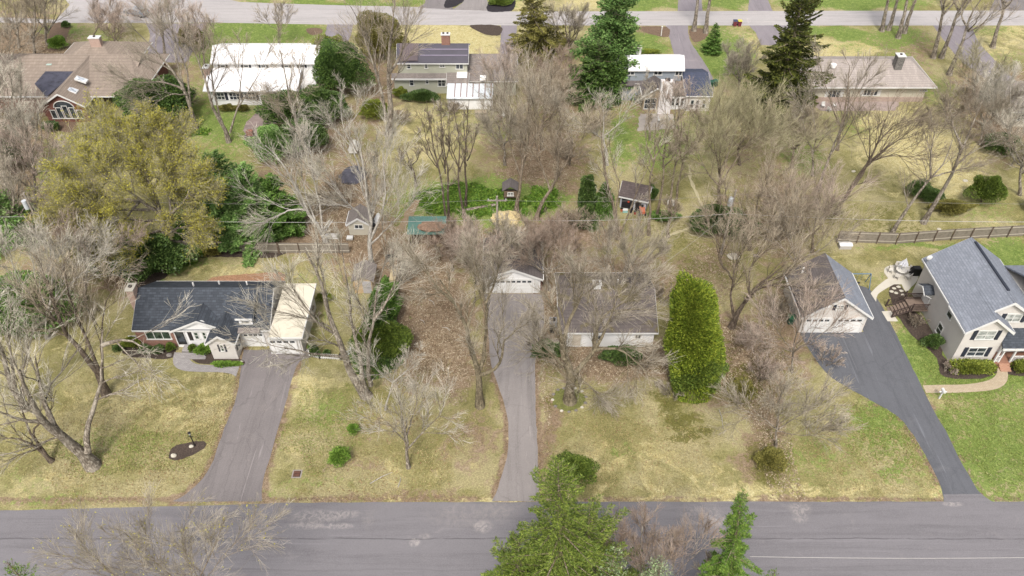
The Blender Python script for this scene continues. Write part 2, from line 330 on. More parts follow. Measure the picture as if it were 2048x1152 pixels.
    h = t.math('ADD', t.math('MULTIPLY', fine, .6), t.math('MULTIPLY', blade, .5)); t.bump(h, .6, .12)
    g = link('ground', me, t.done(cc, .95, .1)); tag(g, kind='structure'); return g
build_ground()

AVOID = []
def sheet(name, poly, m, z, res=None, jitter=0., seed=1, kind='structure', thick=0.):
    """a flat sheet laid on the ground; poly in world points, its edge subdivided and slightly ragged"""
    rng = random.Random(seed); pts = []
    n = len(poly)
    for i in range(n):
        p, q = poly[i], poly[(i+1) % n]; L = math.hypot(q[0]-p[0], q[1]-p[1]); k = max(1, int(L/(res or .7)))
        for j in range(k):
            s = j/k; pts.append((p[0]+(q[0]-p[0])*s+rng.uniform(-jitter, jitter), p[1]+(q[1]-p[1])*s+rng.uniform(-jitter, jitter)))
    AVOID.append(pts); mb = MB()
    if thick: mb.slab(pts, z-thick, z)
    else: mb.add([(x, y, z) for x, y in pts], [tuple(range(len(pts)))])
    o = mb.build(name, m)
    if kind: tag(o, kind=kind)
    return o
def PX(*p): return [W(x, y)[:2] for x, y in p]
def smooth(P, k=4, closed=True):            # Catmull-Rom
    n = len(P); out = []
    for i in range(n if closed else n-1):
        g = lambda j: P[j % n] if closed else P[min(max(j, 0), n-1)]
        a, b, c, d = g(i-1), g(i), g(i+1), g(i+2)
        for j in range(k):
            t = j/k
            out.append(tuple(.5*(2*b[m]+(c[m]-a[m])*t+(2*a[m]-5*b[m]+4*c[m]-d[m])*t*t+(3*b[m]-a[m]-3*c[m]+d[m])*t**3) for m in range(2)))
    if not closed: out.append(tuple(P[-1][:2]))
    return out
GP = lambda x, y: (W(x, y)[0], W(x, y)[1])
road_spots = []
for (x, y, rx, ry, st, k) in [(630,1033,75,13,.8,2.5),(615,1052,60,7,.8,2.6),(675,1052,40,6,.9,3.0),(690,1028,40,8,.8,2.6),(965,1053,24,12,.9,2.8),(940,1030,110,25,.55,1.8),(830,1085,14,8,.9,3.0),(850,1072,16,6,.6,2.4),(1405,1035,60,30,.8,2.3),(1430,1045,30,14,.8,2.6),(1600,1018,30,12,.8,2.4),(1600,1036,20,10,.7,2.4),(1905,1008,26,5,.9,2.6),(620,1105,35,8,.55,.6),(1780,1027,60,9,.4,.7),(1830,1055,90,9,.35,.75),(1970,1075,80,12,.4,.72),(1010,1010,60,22,.5,1.8),(740,1035,20,22,.4,1.9),(300,1120,60,10,.4,.7)]:
    p = GP(x, y); s = 25.4*(sT+cT*(y-576)/F); road_spots.append((p[0], p[1], rx/s, ry/s/.66, st*.95, k if k < 1 else 1+(k-1)*.85))
A_road = m_asphalt('street asphalt', K(134,130,133), [(W(1024,1078)[1]+.02, .09, .55, .85), (W(1024,1140)[1], .12, .8, .4)], .12, spots=road_spots, lanes='x', crack=.05)
A_far = m_asphalt('far street asphalt', K(188,182,180), None, .10, lanes='x')
A_purple = m_asphalt('worn driveway asphalt', K(138,131,130), None, .22, crack=.25)
A_pale = m_asphalt('pale old driveway asphalt', K(154,147,144), None, .2, crack=.2)
A_dark = m_asphalt('new sealed asphalt', K(108,109,114), None, .2, crack=.16)
A_mid = m_asphalt('far driveway asphalt', K(150,142,146), None, .14, crack=.15)
# near street, runs wall to wall below the frame
ye = [(-160, 38.4), (-60, 38.25), (-46, 38.3), (-30, 38.75), (-20, 39.12), (0, 39.19), (20, 39.22), (50, 39.22), (160, 39.2)]
sheet('street', [(x, y) for x, y in ye]+[(160, 27.6), (-160, 27.2)], A_road, .012, 1., .035, 4)
# far street with the side road that opens on the left
far = [GP(-400,44), GP(100,46), GP(290,46), GP(410,45), GP(640,49), GP(1024,51), GP(2500,51), GP(2500,20), GP(2048,21), GP(1024,23), GP(830,14), GP(620,9), GP(480,4), GP(400,-14), GP(120,-14), GP(140,10), GP(112,40), GP(40,36), GP(-400,20)]
sheet('far_street', [p[:2] for p in far[:]], A_far, .012, 1.5, .05, 5)
dr = lambda name, pts, m, z, seed, j=.05: sheet(name, pts, m, z, .6, j, seed)
left_e = smooth([GP(*p) for p in [(487,700),(482,735),(474,790),(455,840),(437,890),(420,935),(398,965),(372,988),(345,1003)]], 3, False)
right_e = smooth([GP(*p) for p in [(523,1003),(525,965),(540,915),(556,860),(572,805),(588,745),(600,722),(622,714),(624,698)]], 3, False)
dr('driveway', left_e+right_e, A_purple, .018, 6)
dr('driveway', smooth([GP(*p) for p in [(968,588),(975,640),(978,690),(984,735),(1000,780),(1014,830),(1017,880),(1010,930),(996,975),(983,1003)]], 3, False)
   + smooth([GP(*p) for p in [(1080,1003),(1077,940),(1073,850),(1070,760),(1074,700),(1086,668),(1088,620),(1084,588)]], 3, False), A_pale, .019, 7)
dr('driveway', smooth([GP(*p) for p in [(1600,664),(1618,700),(1652,745),(1690,772),(1740,800),(1795,833),(1826,870),(1850,910),(1872,950),(1886,990),(1888,1004)]], 3, False)
   + smooth([GP(*p) for p in [(1985,1004),(1962,988),(1942,958),(1918,915),(1890,860),(1862,812),(1846,780),(1822,730),(1792,668),(1764,612),(1740,580),(1722,572),(1690,560)]], 3, False)+[GP(1727,664)], A_dark, .018, 8)
sheet('driveway_apron', [GP(1887,989), GP(1962,988), GP(1984,1004), GP(1888,1004)], A_road, .024, .5, .03, 3)
dr('driveway', smooth([GP(*p) for p in [(655,49),(648,75),(634,100),(622,125)]], 3, False)+smooth([GP(*p) for p in [(668,125),(690,95),(702,70),(706,49)]], 3, False), A_mid, .018, 9)
dr('driveway', [GP(1002,51), GP(1000,112), GP(1030,112), GP(1034,51)], A_mid, .018, 10)
dr('driveway', smooth([GP(*p) for p in [(1331,51),(1340,80),(1348,110),(1352,150),(1380,190)]], 3, False)+smooth([GP(*p) for p in [(1425,195),(1428,165),(1412,130),(1388,95),(1378,75),(1376,51)]], 3, False), A_mid, .018, 11)
dr('driveway', [GP(1498,51), GP(1512,66), GP(1522,90), GP(1560,92), GP(1590,60), GP(1590,51)], A_mid, .018, 12)
dr('driveway', smooth([GP(*p) for p in [(1866,51),(1895,90),(1925,125),(1975,160),(2020,190)]], 3, False)+smooth([GP(*p) for p in [(2060,190),(2010,140),(1975,105),(1952,75),(1944,51)]], 3, False), A_mid, .018, 13)
dr('driveway', smooth([GP(*p) for p in [(292,47),(300,70),(296,100),(300,125)]], 3, False)+smooth([GP(*p) for p in [(372,125),(396,85),(404,60),(414,47)]], 3, False), A_mid, .018, 14)
dr('driveway', [GP(835,15.5), GP(850,6), GP(856,-20), GP(908,-20), GP(896,4), GP(908,19.5)], A_purple, .018, 15)
dr('driveway', [GP(905,19.4), GP(925,6), GP(928,-20), GP(968,-20), GP(976,6), GP(992,22)], A_pale, .020, 16)
dr('driveway', [GP(1355,22), GP(1358,-20), GP(1402,-20), GP(1405,22)], A_mid, .018, 17)
dr('driveway', [GP(1496,22), GP(1500,-20), GP(1528,-20), GP(1545,22)], A_mid, .018, 18)
dr('driveway', [GP(1978,21), GP(2000,-20), GP(2110,-20), GP(2110,21)], A_purple, .018, 19)
# beds, patios and paths
def m_mulch(name, c):
    t = NT(name); o = t.obj(); a = t.noise(o, 7, 5, .8); b = t.noise(o, 1.3, 4, .7)
    cc = t.ramp(a, [(.3, sc3(c, .45)), (.5, c), (.68, sc3(c, 1.6)), (.8, sc3(c, 2.6))]); cc = t.mix(t.mr(b, .4, .7, 0, .4), cc, sc3(c, .6)); t.bump(a, .7, .08)
    return t.done(cc, .95, .1)
MU = m_mulch('dark mulch', K(96,84,76)); MUB = m_mulch('black mulch', K(66,62,66)); MUR = m_mulch('reddish mulch', K(188,146,116)); MUL = m_mulch('brown mulch', K(138,116,98))
bed = lambda pts, m=MU, seed=1, z=.026: sheet('garden_bed', smooth([GP(*p) for p in pts], 3), m, z, .4, .07, seed)
bed([(262,672),(300,696),(347,694),(349,712),(330,718),(262,714),(244,700)], MU, 21)
bed([(383,696),(412,690),(480,718),(486,730),(430,729),(398,727),(382,716)], MU, 22, .027)
bed([(338,905),(348,893),(372,886),(400,882),(411,886),(408,897),(385,910),(356,920),(340,918)], MU, 23)
bed([(262,575),(300,570),(330,555),(352,530),(385,518),(440,514),(530,516),(560,512),(560,502),(350,500),(310,525),(280,550)], MU, 24)
bed([(415,573),(425,556),(470,550),(560,545),(570,560),(560,574)], MUR, 25)
bed([(1778,576),(1795,568),(1812,588),(1826,618),(1850,640),(1868,672),(1886,690),(1893,720),(1990,736),(1990,748),(1960,757),(1905,757),(1880,748),(1874,718),(1846,690),(1822,668),(1800,640),(1785,610)], MU, 26)
bed([(2012,736),(2080,736),(2080,750),(2030,752),(2014,746)], MU, 27)
bed([(942,50),(1000,52),(1000,70),(975,70),(950,60)], MU, 28)
bed([(975,22.5),(978,2),(990,-8),(1028,-8),(1028,18),(1010,23.4)], MUB, 29)
bed([(890,15.5),(893,0),(928,0),(918,9),(908,14)], MUB, 30)
bed([(1278,54),(1334,54),(1336,74),(1305,70),(1285,62)], MUL, 31)
bed([(1378,62),(1392,56),(1416,62),(1410,78),(1388,84)], MUL, 32)
bed([(106,48),(140,48),(134,75),(130,92),(98,104),(96,80)], MUL, 33)
bed([(612,58),(640,56),(645,66),(622,70)], MUL, 34)
bed([(118,225),(150,235),(150,262),(118,262),(98,240)], MUL, 35)
bed([(1112,782),(1140,776),(1166,788),(1170,804),(1150,820),(1126,822),(1106,806)], m_mulch('grassy ring', K(136,138,82)), 36, .02)
def m_paver(name, c, c2, mort, bw=.24, row=.12):
    t = NT(name); o = t.obj(); br = t.n('TexBrick'); t.put(br.inputs['Vector'], o); br.inputs['Scale'].default_value = 1; br.inputs['Brick Width'].default_value = bw; br.inputs['Row Height'].default_value = row
    br.inputs['Mortar Size'].default_value = .008; br.inputs['Color1'].default_value = c; br.inputs['Color2'].default_value = c2; br.inputs['Mortar'].default_value = mort
    cc = t.mix(t.mr(t.noise(o, .8, 5, .7), .3, .75, 0, .35), br.outputs[0], sc3(c, .65)); t.bump(br.outputs['Fac'], .3, -.01); return t.done(cc, .85, .2)
PV_grey = m_paver('grey pavers', K(196,190,188), K(176,170,168), K(140,134,130)); PV_tan = m_paver('tan brick pavers', K(222,204,176), K(204,184,154), K(160,146,122))
CONC = m_plain('pale concrete', K(232,224,208), .85, .08, .8); STONE = m_paver('flagstone', K(186,166,158), K(150,132,128), K(120,110,104), .9, .55)
sheet('walkway', smooth([GP(*p) for p in [(349,705),(346,722),(352,735),(370,742),(400,744),(440,745),(462,748),(472,754)]], 3, False)+smooth([GP(*p) for p in [(479,733),(450,732),(410,730),(392,728),(380,720),(376,706)]], 3, False), PV_grey, .032, .5, 0, 1)
pw = smooth([GP(*p) for p in [(1845,771),(1880,770),(1930,769),(1965,764),(1986,756),(1994,744),(1992,735)]], 4, False)+smooth([GP(*p) for p in [(2012,735),(2016,752),(2010,768),(1990,779),(1950,784),(1900,786),(1852,786)]], 4, False)
sheet('walkway', pw, PV_tan, .034, .5, 0, 2)
pc = smooth([GP(*p) for p in [(1741,587),(1752,575),(1768,562),(1776,557)]], 3, False)+smooth([GP(*p) for p in [(1768,545),(1770,536),(1782,531),(1800,530),(1822,534),(1836,548),(1834,562),(1822,575),(1812,584),(1803,569)]], 3, False)+smooth([GP(*p) for p in [(1788,569),(1768,580),(1755,590),(1752,604)]], 3, False)
sheet('patio', pc, CONC, .036, .5, 0, 3)
sheet('walkway', [GP(1763,623), GP(1782,622), GP(1796,643), GP(1775,643)], CONC, .036, .5, 0, 4)
sheet('patio', smooth([GP(*p) for p in [(486,262),(494,244),(512,226),(530,216),(556,214),(580,222),(566,240),(540,252),(520,268),(500,272)]], 3), STONE, .03, .5, .1, 5)
sheet('patio', [GP(1280,228), GP(1345,228), GP(1352,258), GP(1275,262)], m_plain('weathered patio slabs', K(196,186,176), .9, .2, 1.5), .03, .5, .15, 6)
sheet('patio', [GP(1620,203), GP(1800,203), GP(1790,222), GP(1640,222)], m_plain('red brown patio', K(186,168,160), .9, .3, 1.0), .03, .5, .12, 6)
def trail(name, pts, wd, m, z, seed):
    P = smooth([GP(*p) for p in pts], 4, False); L = []; Rr = []
    rng = random.Random(seed)
    for i in range(len(P)):
        a = P[max(i-1, 0)]; b = P[min(i+1, len(P)-1)]; dx, dy = b[0]-a[0], b[1]-a[1]; l = math.hypot(dx, dy) or 1; ww = wd*rng.uniform(.6, 1.2)/2
        L.append((P[i][0]-dy/l*ww, P[i][1]+dx/l*ww)); Rr.append((P[i][0]+dy/l*ww, P[i][1]-dx/l*ww))
    sheet(name, L+Rr[::-1], m, z, .5, .06, seed)
trail('path', [(1380,330),(1381,358),(1392,384),(1402,408),(1406,422),(1398,440),(1380,455),(1350,466),(1330,474)], .45, m_plain('worn bare path', K(216,204,164), .95, .2, 2), .012, 9)
trail('path', [(836,400),(822,420),(812,440),(800,460)], 1.2, m_plain('trodden earth', K(176,152,122), .95, .2, 2), .012, 10)

# ------------------------------------------------------------------ building kit
WHITE = m_plain('white painted trim', K(252,250,246), .5, .05, 1.0); PWHITE = m_plain('white metal', K(255,252,248, .78), .45, .05, .6)
DOORW = m_plain('white garage door paint', K(250,248,244,.56), .5, .05, .8)
GLASS = m_glass('dark window glass'); GLASSG = m_glass('window glass tinted for green reflections', (.035, .05, .035, 1)); GLASSL = m_glass('pale curtained glass', (.22, .23, .22, 1), .2)  # green reflections are put into the glass base colour
SHUT = m_plain('navy shutter paint', K(58,62,74), .5, .1); DARKSH = m_plain('dark shutter paint', K(66,60,58), .5, .1)
CREAMW = m_plain('white vinyl frame', K(248,246,240), .4, .05)
def face(P0, d):
    """local (u along the wall, o out of the wall, z) -> world, for a wall facing d"""
    if d == '-y': return lambda p: Vector((P0[0]+p[0], P0[1]-p[1], P0[2]+p[2]))
    if d == '+x': return lambda p: Vector((P0[0]+p[1], P0[1]+p[0], P0[2]+p[2]))
    if d == '-x': return lambda p: Vector((P0[0]-p[1], P0[1]-p[0], P0[2]+p[2]))
def window(parent, P0, wd, ht, d='-y', cols=2, rows=2, glass=None, shutters=None, fr=.09, sides=None, label=None):
    """P0: centre on the wall plane"""
    f = face(P0, d); a, b = wd/2, ht/2; mb = MB(); o0, o1 = -.03, .06
    mb.box(-a, a, o0, o1, b-fr, b); mb.box(-a-.05, a+.05, o0, o1+.05, -b, -b+fr*1.2); mb.box(-a, -a+fr, o0, o1, -b+fr*1.2, b-fr); mb.box(a-fr, a, o0, o1, -b+fr*1.2, b-fr)
    for i in range(1, cols): u = -a+wd*i/cols; mb.box(u-.035, u+.035, o0, o1-.01, -b+fr*1.2, b-fr)
    mb.box(-a+fr, a-fr, o0, o1-.015, -.03, .03) if rows > 1 else None
    w_ = mb.xf(f).build('window', CREAMW, parent)
    MB().box(-a+fr*.8, a-fr*.8, .004, .02, -b+fr, b-fr*.8).xf(f).build('pane', glass or GLASS, w_)
    if shutters:
        sw = min(.42, wd*.4)
        for s in (sides or (-1, 1)):
            m2 = MB(); u = s*(a+sw/2+.05); m2.box(u-sw/2, u+sw/2, -.02, .05, -b, b)
            for k in range(int(ht/.14)): z = -b+.07+k*.14; m2.box(u-sw/2+.05, u+sw/2-.05, .05, .065, z, z+.06)
            m2.xf(f).build('shutter', shutters, parent)
    return w_
def px_window(parent, tile, x0, y0, x1, y1, Y, **kw):
    p = D(*tile(x0, y0), Y); q = D(*tile(x1, y1), Y)
    return window(parent, Vector(((p[0]+q[0])/2, Y, (p[2]+q[2])/2)), abs(q[0]-p[0]), abs(p[2]-q[2]), **kw)
def garage_door(parent, P0, wd, ht, d='-y', nwin=4, panel=4):
    """P0: bottom centre"""
    f = face(P0, d); mb = MB(); ph = ht/panel
    for k in range(panel): mb.box(-wd/2, wd/2, -.05, .03, k*ph+.012, (k+1)*ph-.012)
    mb.box(-wd/2, wd/2, -.06, .01, 0.01, ht)
    n = max(4, int(wd/.6))
    for k in range(panel-(1 if nwin else 0)):
        for i in range(n): u0 = -wd/2+wd*i/n+.06; mb.box(u0, u0+wd/n-.12, .03, .042, k*ph+.12, (k+1)*ph-.12)
    g = mb.xf(f).build('garage_door', DOORW, parent)
    for i in range(nwin):
        u = -wd/2+wd*(i+.5)/nwin; MB().box(u-wd/nwin*.36, u+wd/nwin*.36, .031, .045, ht-ph*.76, ht-ph*.24).xf(f).build('pane', GLASS, g)
    fm = MB(); fm.box(-wd/2-.12, -wd/2-.002, -.03, .07, 0, ht+.12); fm.box(wd/2+.002, wd/2+.12, -.03, .07, 0, ht+.12); fm.box(-wd/2, wd/2, -.03, .07, ht+.004, ht+.12)
    fm.xf(f).build('door_frame', WHITE, g)
    return g
def door(parent, P0, wd, ht, m, d='-y', glass=None):
    f = face(P0, d); dd = MB().box(-wd/2, wd/2, -.03, .05, 0.01, ht).xf(f).build('door', m, parent)
    fm = MB(); fm.box(-wd/2-.1, -wd/2-.002, -.03, .08, 0, ht+.1); fm.box(wd/2+.002, wd/2+.1, -.03, .08, 0, ht+.1); fm.box(-wd/2, wd/2, -.03, .08, ht+.002, ht+.1)
    fm.xf(f).build('door_frame', WHITE, dd)
    if glass: MB().box(-wd/2+.12, wd/2-.12, .05, .06, .25, ht-.15).xf(f).build('pane', glass, dd)
    MB().ball((wd/2-.1, .08, 1.0), .04, .04, .04, 6, 4).xf(f).build('handle', m_knob, dd)
    return dd
m_knob = m_plain('dull brass', K(150,130,90), .4, .1, 1, .5, .6)
def gable_x(parent, x0, x1, y0, y1, ze, zr, wall, roof, trim=WHITE, ov=.35, yr=None, t=.18, base=0, trimw=True, wallname='wall'):
    """ridge runs along x; walls + roof + rake boards"""
    yr = (y0+y1)/2 if yr is None else yr
    s0 = (zr-ze)/(yr-y0); s1 = (zr-ze)/(y1-yr)
    MB().prism([(y0, base), (y1, base), (y1, ze-.02), (yr, zr-.02), (y0, ze-.02)], x0, x1, 'x').build(wallname, wall, parent)
    prof = lambda o, up, dn: [(y0-o, ze-o*s0+up), (yr, zr+up), (y1+o, ze-o*s1+up), (y1+o, ze-o*s1-dn), (yr, zr-dn), (y0-o, ze-o*s0-dn)]
    r = MB().prism(prof(ov, t, .0), x0-ov, x1+ov, 'x').build('roof', roof, parent)
    tm = MB(); tm.prism(prof(ov+.01, t-.04, .12), x0-ov-.04, x0-ov+.02, 'x'); tm.prism(prof(ov+.01, t-.04, .12), x1+ov-.02, x1+ov+.04, 'x')
    tm.box(x0-ov+.03, x1+ov-.03, y0-ov-.10, y0-ov-.003, ze-ov*s0-.02, ze-ov*s0+t*.75)
    tm.box(x0-ov+.03, x1+ov-.03, y1+ov+.003, y1+ov+.10, ze-ov*s1-.02, ze-ov*s1+t*.75)
    tm.build('roof_trim', trim, parent)
    MB().prism([(yr-.14, zr+t-.06), (yr, zr+t+.05), (yr+.14, zr+t-.06)], x0-ov, x1+ov, 'x').build('ridge_cap', roof, r)
    return r
def gable_y(parent, x0, x1, y0, y1, ze, zr, wall, roof, trim=WHITE, ov=.35, xr=None, t=.18, base=0, back=True, zeR=None):
    """ridge runs along y (towards the camera)"""
    xr = (x0+x1)/2 if xr is None else xr; zeR = ze if zeR is None else zeR
    s0 = (zr-ze)/(xr-x0); s1 = (zr-zeR)/(x1-xr)
    MB().prism([(x0, base), (x1, base), (x1, zeR-.02), (xr, zr-.02), (x0, ze-.02)], y0, y1, 'y').build('wall', wall, parent)
    prof = lambda o, up, dn: [(x0-o, ze-o*s0+up), (xr, zr+up), (x1+o, zeR-o*s1+up), (x1+o, zeR-o*s1-dn), (xr, zr-dn), (x0-o, ze-o*s0-dn)]
    r = MB().prism(prof(ov, t, .0), y0-ov, y1+(ov if back else 0), 'y').build('roof', roof, parent)
    tm = MB(); tm.prism(prof(ov+.01, t-.04, .14), y0-ov-.05, y0-ov+.02, 'y')
    if back: tm.prism(prof(ov+.01, t-.04, .12), y1+ov-.02, y1+ov+.04, 'y')
    yb = y1+ov-.03 if back else y1-.3
    tm.box(x0-ov-.10, x0-ov-.003, y0-ov+.03, yb, ze-ov*s0-.02, ze-ov*s0+t*.75); tm.box(x1+ov+.003, x1+ov+.10, y0-ov+.03, yb, zeR-ov*s1-.02, zeR-ov*s1+t*.75)
    tm.build('roof_trim', trim, parent)
    MB().prism([(xr-.14, zr+t-.06), (xr, zr+t+.05), (xr+.14, zr+t-.06)], y0-ov, yb, 'y').build('ridge_cap', roof, r)
    return r
def hip(parent, x0, x1, y0, y1, ze, zr, roof, rx0, rx1, yr=None, t=.2, trim=WHITE):
    yr = (y0+y1)/2 if yr is None else yr
    v = [(x0,y0,ze),(x1,y0,ze),(x1,y1,ze),(x0,y1,ze),(x0,y0,ze+t),(x1,y0,ze+t),(x1,y1,ze+t),(x0,y1,ze+t),(rx0,yr,zr),(rx1,yr,zr)]
    r = MB().add(v, [(3,2,1,0),(0,1,5,4),(1,2,6,5),(2,3,7,6),(3,0,4,7),(4,5,9,8),(6,7,8,9),(5,6,9),(7,4,8)]).build('roof', roof, parent)
    tm = MB(); tm.box(x0-.06, x1+.06, y0-.1, y0-.003, ze+.02, ze+t*.8); tm.box(x1+.003, x1+.1, y0, y1, ze+.02, ze+t*.8); tm.box(x0-.1, x0-.003, y0, y1, ze+.02, ze+t*.8); tm.build('gutter', trim, parent)
    return r
def chimney(parent, x, y, w_, d_, z0, z1, m, cap=None, pot=1):
    c = MB().box(x-w_/2, x+w_/2, y-d_/2, y+d_/2, z0, z1).build('chimney', m, parent)
    k = MB().box(x-w_/2-.08, x+w_/2+.08, y-d_/2-.08, y+d_/2+.08, z1+.003, z1+.13)
    k.build('cap', cap or CONC, c); q = MB()
    for i in range(pot): xx = x+(i-(pot-1)/2)*w_*.5; q.box(xx-.15, xx+.15, y-.15, y+.15, z1+.133, z1+.30)
    q.build('flue', m_flue, c); return c
m_flue = m_plain('sooty clay', K(88,80,78), .8, .2)
def vent(parent, x, y, z, m=None, s=.09, h=.35): MB().cyl((x, y, z-.1), (x, y, z+h), s, s, 8).build('vent_pipe', m or WHITE, parent)
T = lambda ox, oy, k=.2604: (lambda x, y: (ox+x*k, oy+y*k))
A1, A2, A3, A4 = T(0,0), T(512,0), T(1024,0), T(1536,0); B1, B2, B3, B4 = T(0,280), T(512,280), T(1024,280), T(1536,280); C1, C2, C3, C4 = T(0,540), T(512,540), T(1024,540), T(1536,540)

R_navy = m_shingle('navy shingles', K(86,91,99), .55, 1.6, .15, .25); R_greyblue = m_shingle('blue grey shingles', K(160,165,176), .75, 1.22, .15, .15)
R_brown = m_shingle('dark brown shingles', K(126,118,116), .7, 1.2, .15, .4); R_tan = m_shingle('tan shingles', K(172,156,142), .8, 1.15, .15, .25)
R_grey = m_shingle('weathered grey shingles', K(158,148,142), .8, 1.15, .15, .3); R_beige = m_shingle('beige grey shingles', K(196,184,176), .85, 1.1, .15, .25)
R_slate = m_shingle('slate blue shingles', K(92,98,118), .8, 1.15, .15, .3)
S_beige = m_siding('pale beige siding', K(230,223,215,.6)); S_white = m_siding('white siding', K(252,250,248,.66)); S_green = m_siding('pale sage siding', K(214,214,194)); S_blue = m_siding('blue grey siding', K(176,184,192)); S_cream = m_siding('cream siding', K(232,224,204)); S_tan = m_siding('tan clapboard', K(206,182,150))
BR_ = m_brick('orange red brick', K(178,118,98), K(150,96,82), K(196,176,160)); BR2 = m_brick('dark red brick', K(140,84,70), K(116,68,58), K(150,120,108))
BR_pink = m_brick('pinkish brick', K(222,186,168), K(200,160,144), K(214,200,186)); STONEW = m_brick('grey stone', K(150,146,140), K(110,106,102), K(170,166,160), .18, .35)

# ------------------------------------------------------------------ 1: the ranch with a navy roof, bottom left
h = thing('ranch_house', 'ranch house with navy shingle roof and brick corner beside the wide purple grey driveway', 'house', (-33, 58.4, 0))
gable_x(h, -39.9, -25.75, 58.4, 65.7, 2.6, 4.85, S_beige, R_navy, ov=.2, yr=62.2)
MB().box(-39.93, -35.75, 58.32, 58.39, 0, 2.50).build('brick_wall', BR_, h)
MB().box(-39.97, -39.91, 58.32, 65.4, 0, 2.50).build('brick_wall', BR_, h)
gable_y(h, -35.85, -29.85, 58.25, 60.9, 2.6, 4.05, S_white, R_navy, ov=.22, back=False, t=.16)
gable_y(h, -31.6, -28.98, 56.5, 59.9, 2.62, 3.62, S_beige, R_navy, ov=.25, back=False, t=.17)
# upper floor over the garages
MB().prism([(58.7, 2.6), (61.4, 2.6), (61.4, 4.45), (58.7, 3.95)], -28.75, -27.35, 'x').build('dormer_wall', S_white, h)
MB().prism([(58.45, 3.93), (62.0, 4.78), (62.0, 4.95), (58.45, 4.10)], -28.95, -27.15, 'x').build('dormer_roof', R_navy, h)
MB().box(-28.95, -27.15, 58.36, 58.44, 3.88, 4.1).build('roof_trim', WHITE, h)
MB().prism([(57.7, 2.65), (58.28, 2.85), (58.28, 2.95), (57.7, 2.75)], -28.8, -26.5, 'x').build('porch_roof', R_grey, h)
window(h, Vector((-28.05, 58.7, 3.5)), .95, .62, '-y', 1, 2)
window(h, Vector((-25.75, 61.3, 3.85)), .85, .75, '+x', 1, 2, shutters=SHUT)
px_window(h, C1, 1105, 470, 1325, 532, 58.32, cols=3, rows=1, glass=GLASSG)
px_window(h, C1, 1480, 475, 1540, 532, 58.25, cols=1, glass=GLASSG); px_window(h, C1, 1545, 475, 1598, 532, 58.25, cols=1, glass=GLASSG)
p = D(*C1(1463, 505), 58.25); MB().box(p[0]-.2, p[0]+.2, 58.18, 58.24, p[2]-.65, p[2]+.65).build('shutter', DARKSH, h)
p = D(*C1(1403, 550), 58.25); door(h, Vector((p[0], 58.25, .45)), .95, 2.0, m_plain('black front door', K(48,46,46), .4), glass=GLASS)
px_window(h, C1, 1682, 572, 1732, 625, 56.5, cols=1, shutters=SHUT, glass=GLASSG); window(h, Vector((-28.98, 57.5, 1.5)), .7, 1.2, '+x', 1, 2, shutters=SHUT)
px = D(*C1(1550, 402), 58.25); MB().cyl((px[0], 58.25, px[2]), (px[0], 58.16, px[2]), .32, .32, 16).build('round_vent', WHITE, h)
garage_door(h, Vector((-27.55, 58.38, 0)), 2.1, 2.0, nwin=4)
chimney(h, -40.45, 61.6, .75, 1.1, 0, 5.6, BR_pink)
MB().box(-36.7+1.55, -33.7+1.05, 57.2, 58.2, 0, .42).build('porch_step', PV_grey, h); MB().box(-35.2, -32.6, 56.8, 57.19, 0, .26).build('porch_step', PV_grey, h); MB().box(-35.3, -32.5, 56.45, 56.79, 0, .12).build('porch_step', PV_grey, h)
for (x, y, z) in ((-34.5, 63.1, 4.6), (-31.9, 63.6, 4.4), (-28.8, 63.4, 4.5)): vent(h, x, y, z)
box('fence_gate', WHITE, h, -41.3, -39.98, 58.9, 58.98, .1, 1.0)
# flat roofed garage wing
roofm = m_plain('tan membrane roof', K(238,228,206,.54), .9, .14, .9)
MB().box(-25.4, -22.2, 57.3, 64.4, 0, 2.95).build('garage_wall', S_beige, h)
MB().prism([(56.7, 2.98), (64.8, 3.2), (64.8, 3.32), (56.7, 3.10)], -25.25, -21.8, 'x').build('garage_roof', roofm, h)
tm = MB(); tm.box(-25.25, -21.8, 56.6, 56.69, 2.9, 3.12); tm.prism([(56.62, 2.9), (64.8, 3.12), (64.8, 3.34), (56.62, 3.12)], -21.79, -21.7, 'x'); tm.build('roof_trim', WHITE, h)
garage_door(h, Vector((-24.15, 57.29, 0)), 2.75, 2.1, nwin=4)
MB().box(-22.5, -22.35, 57.2, 57.28, 0, 2.85).build('downspout', WHITE, h)

# ------------------------------------------------------------------ 2: garage at the head of the middle driveway
h = thing('detached_garage', 'white fronted detached garage with brown gable roof at the head of the middle driveway', 'garage', (0, 66.9, 0))
gable_y(h, -3.05, 3.25, 66.8, 73.6, 2.35, 3.75, S_white, R_brown, ov=.28)
garage_door(h, Vector((-.15, 66.79, 0)), 4.9, 2.05, nwin=8)
MB().box(3.26, 3.5, 67.3, 73, 0, 2.3).build('side_wall', BR2, h)
MB().box(2.5, 3.1, 66.7, 66.78, .1, 2.0).build('side_panel', WHITE, h)

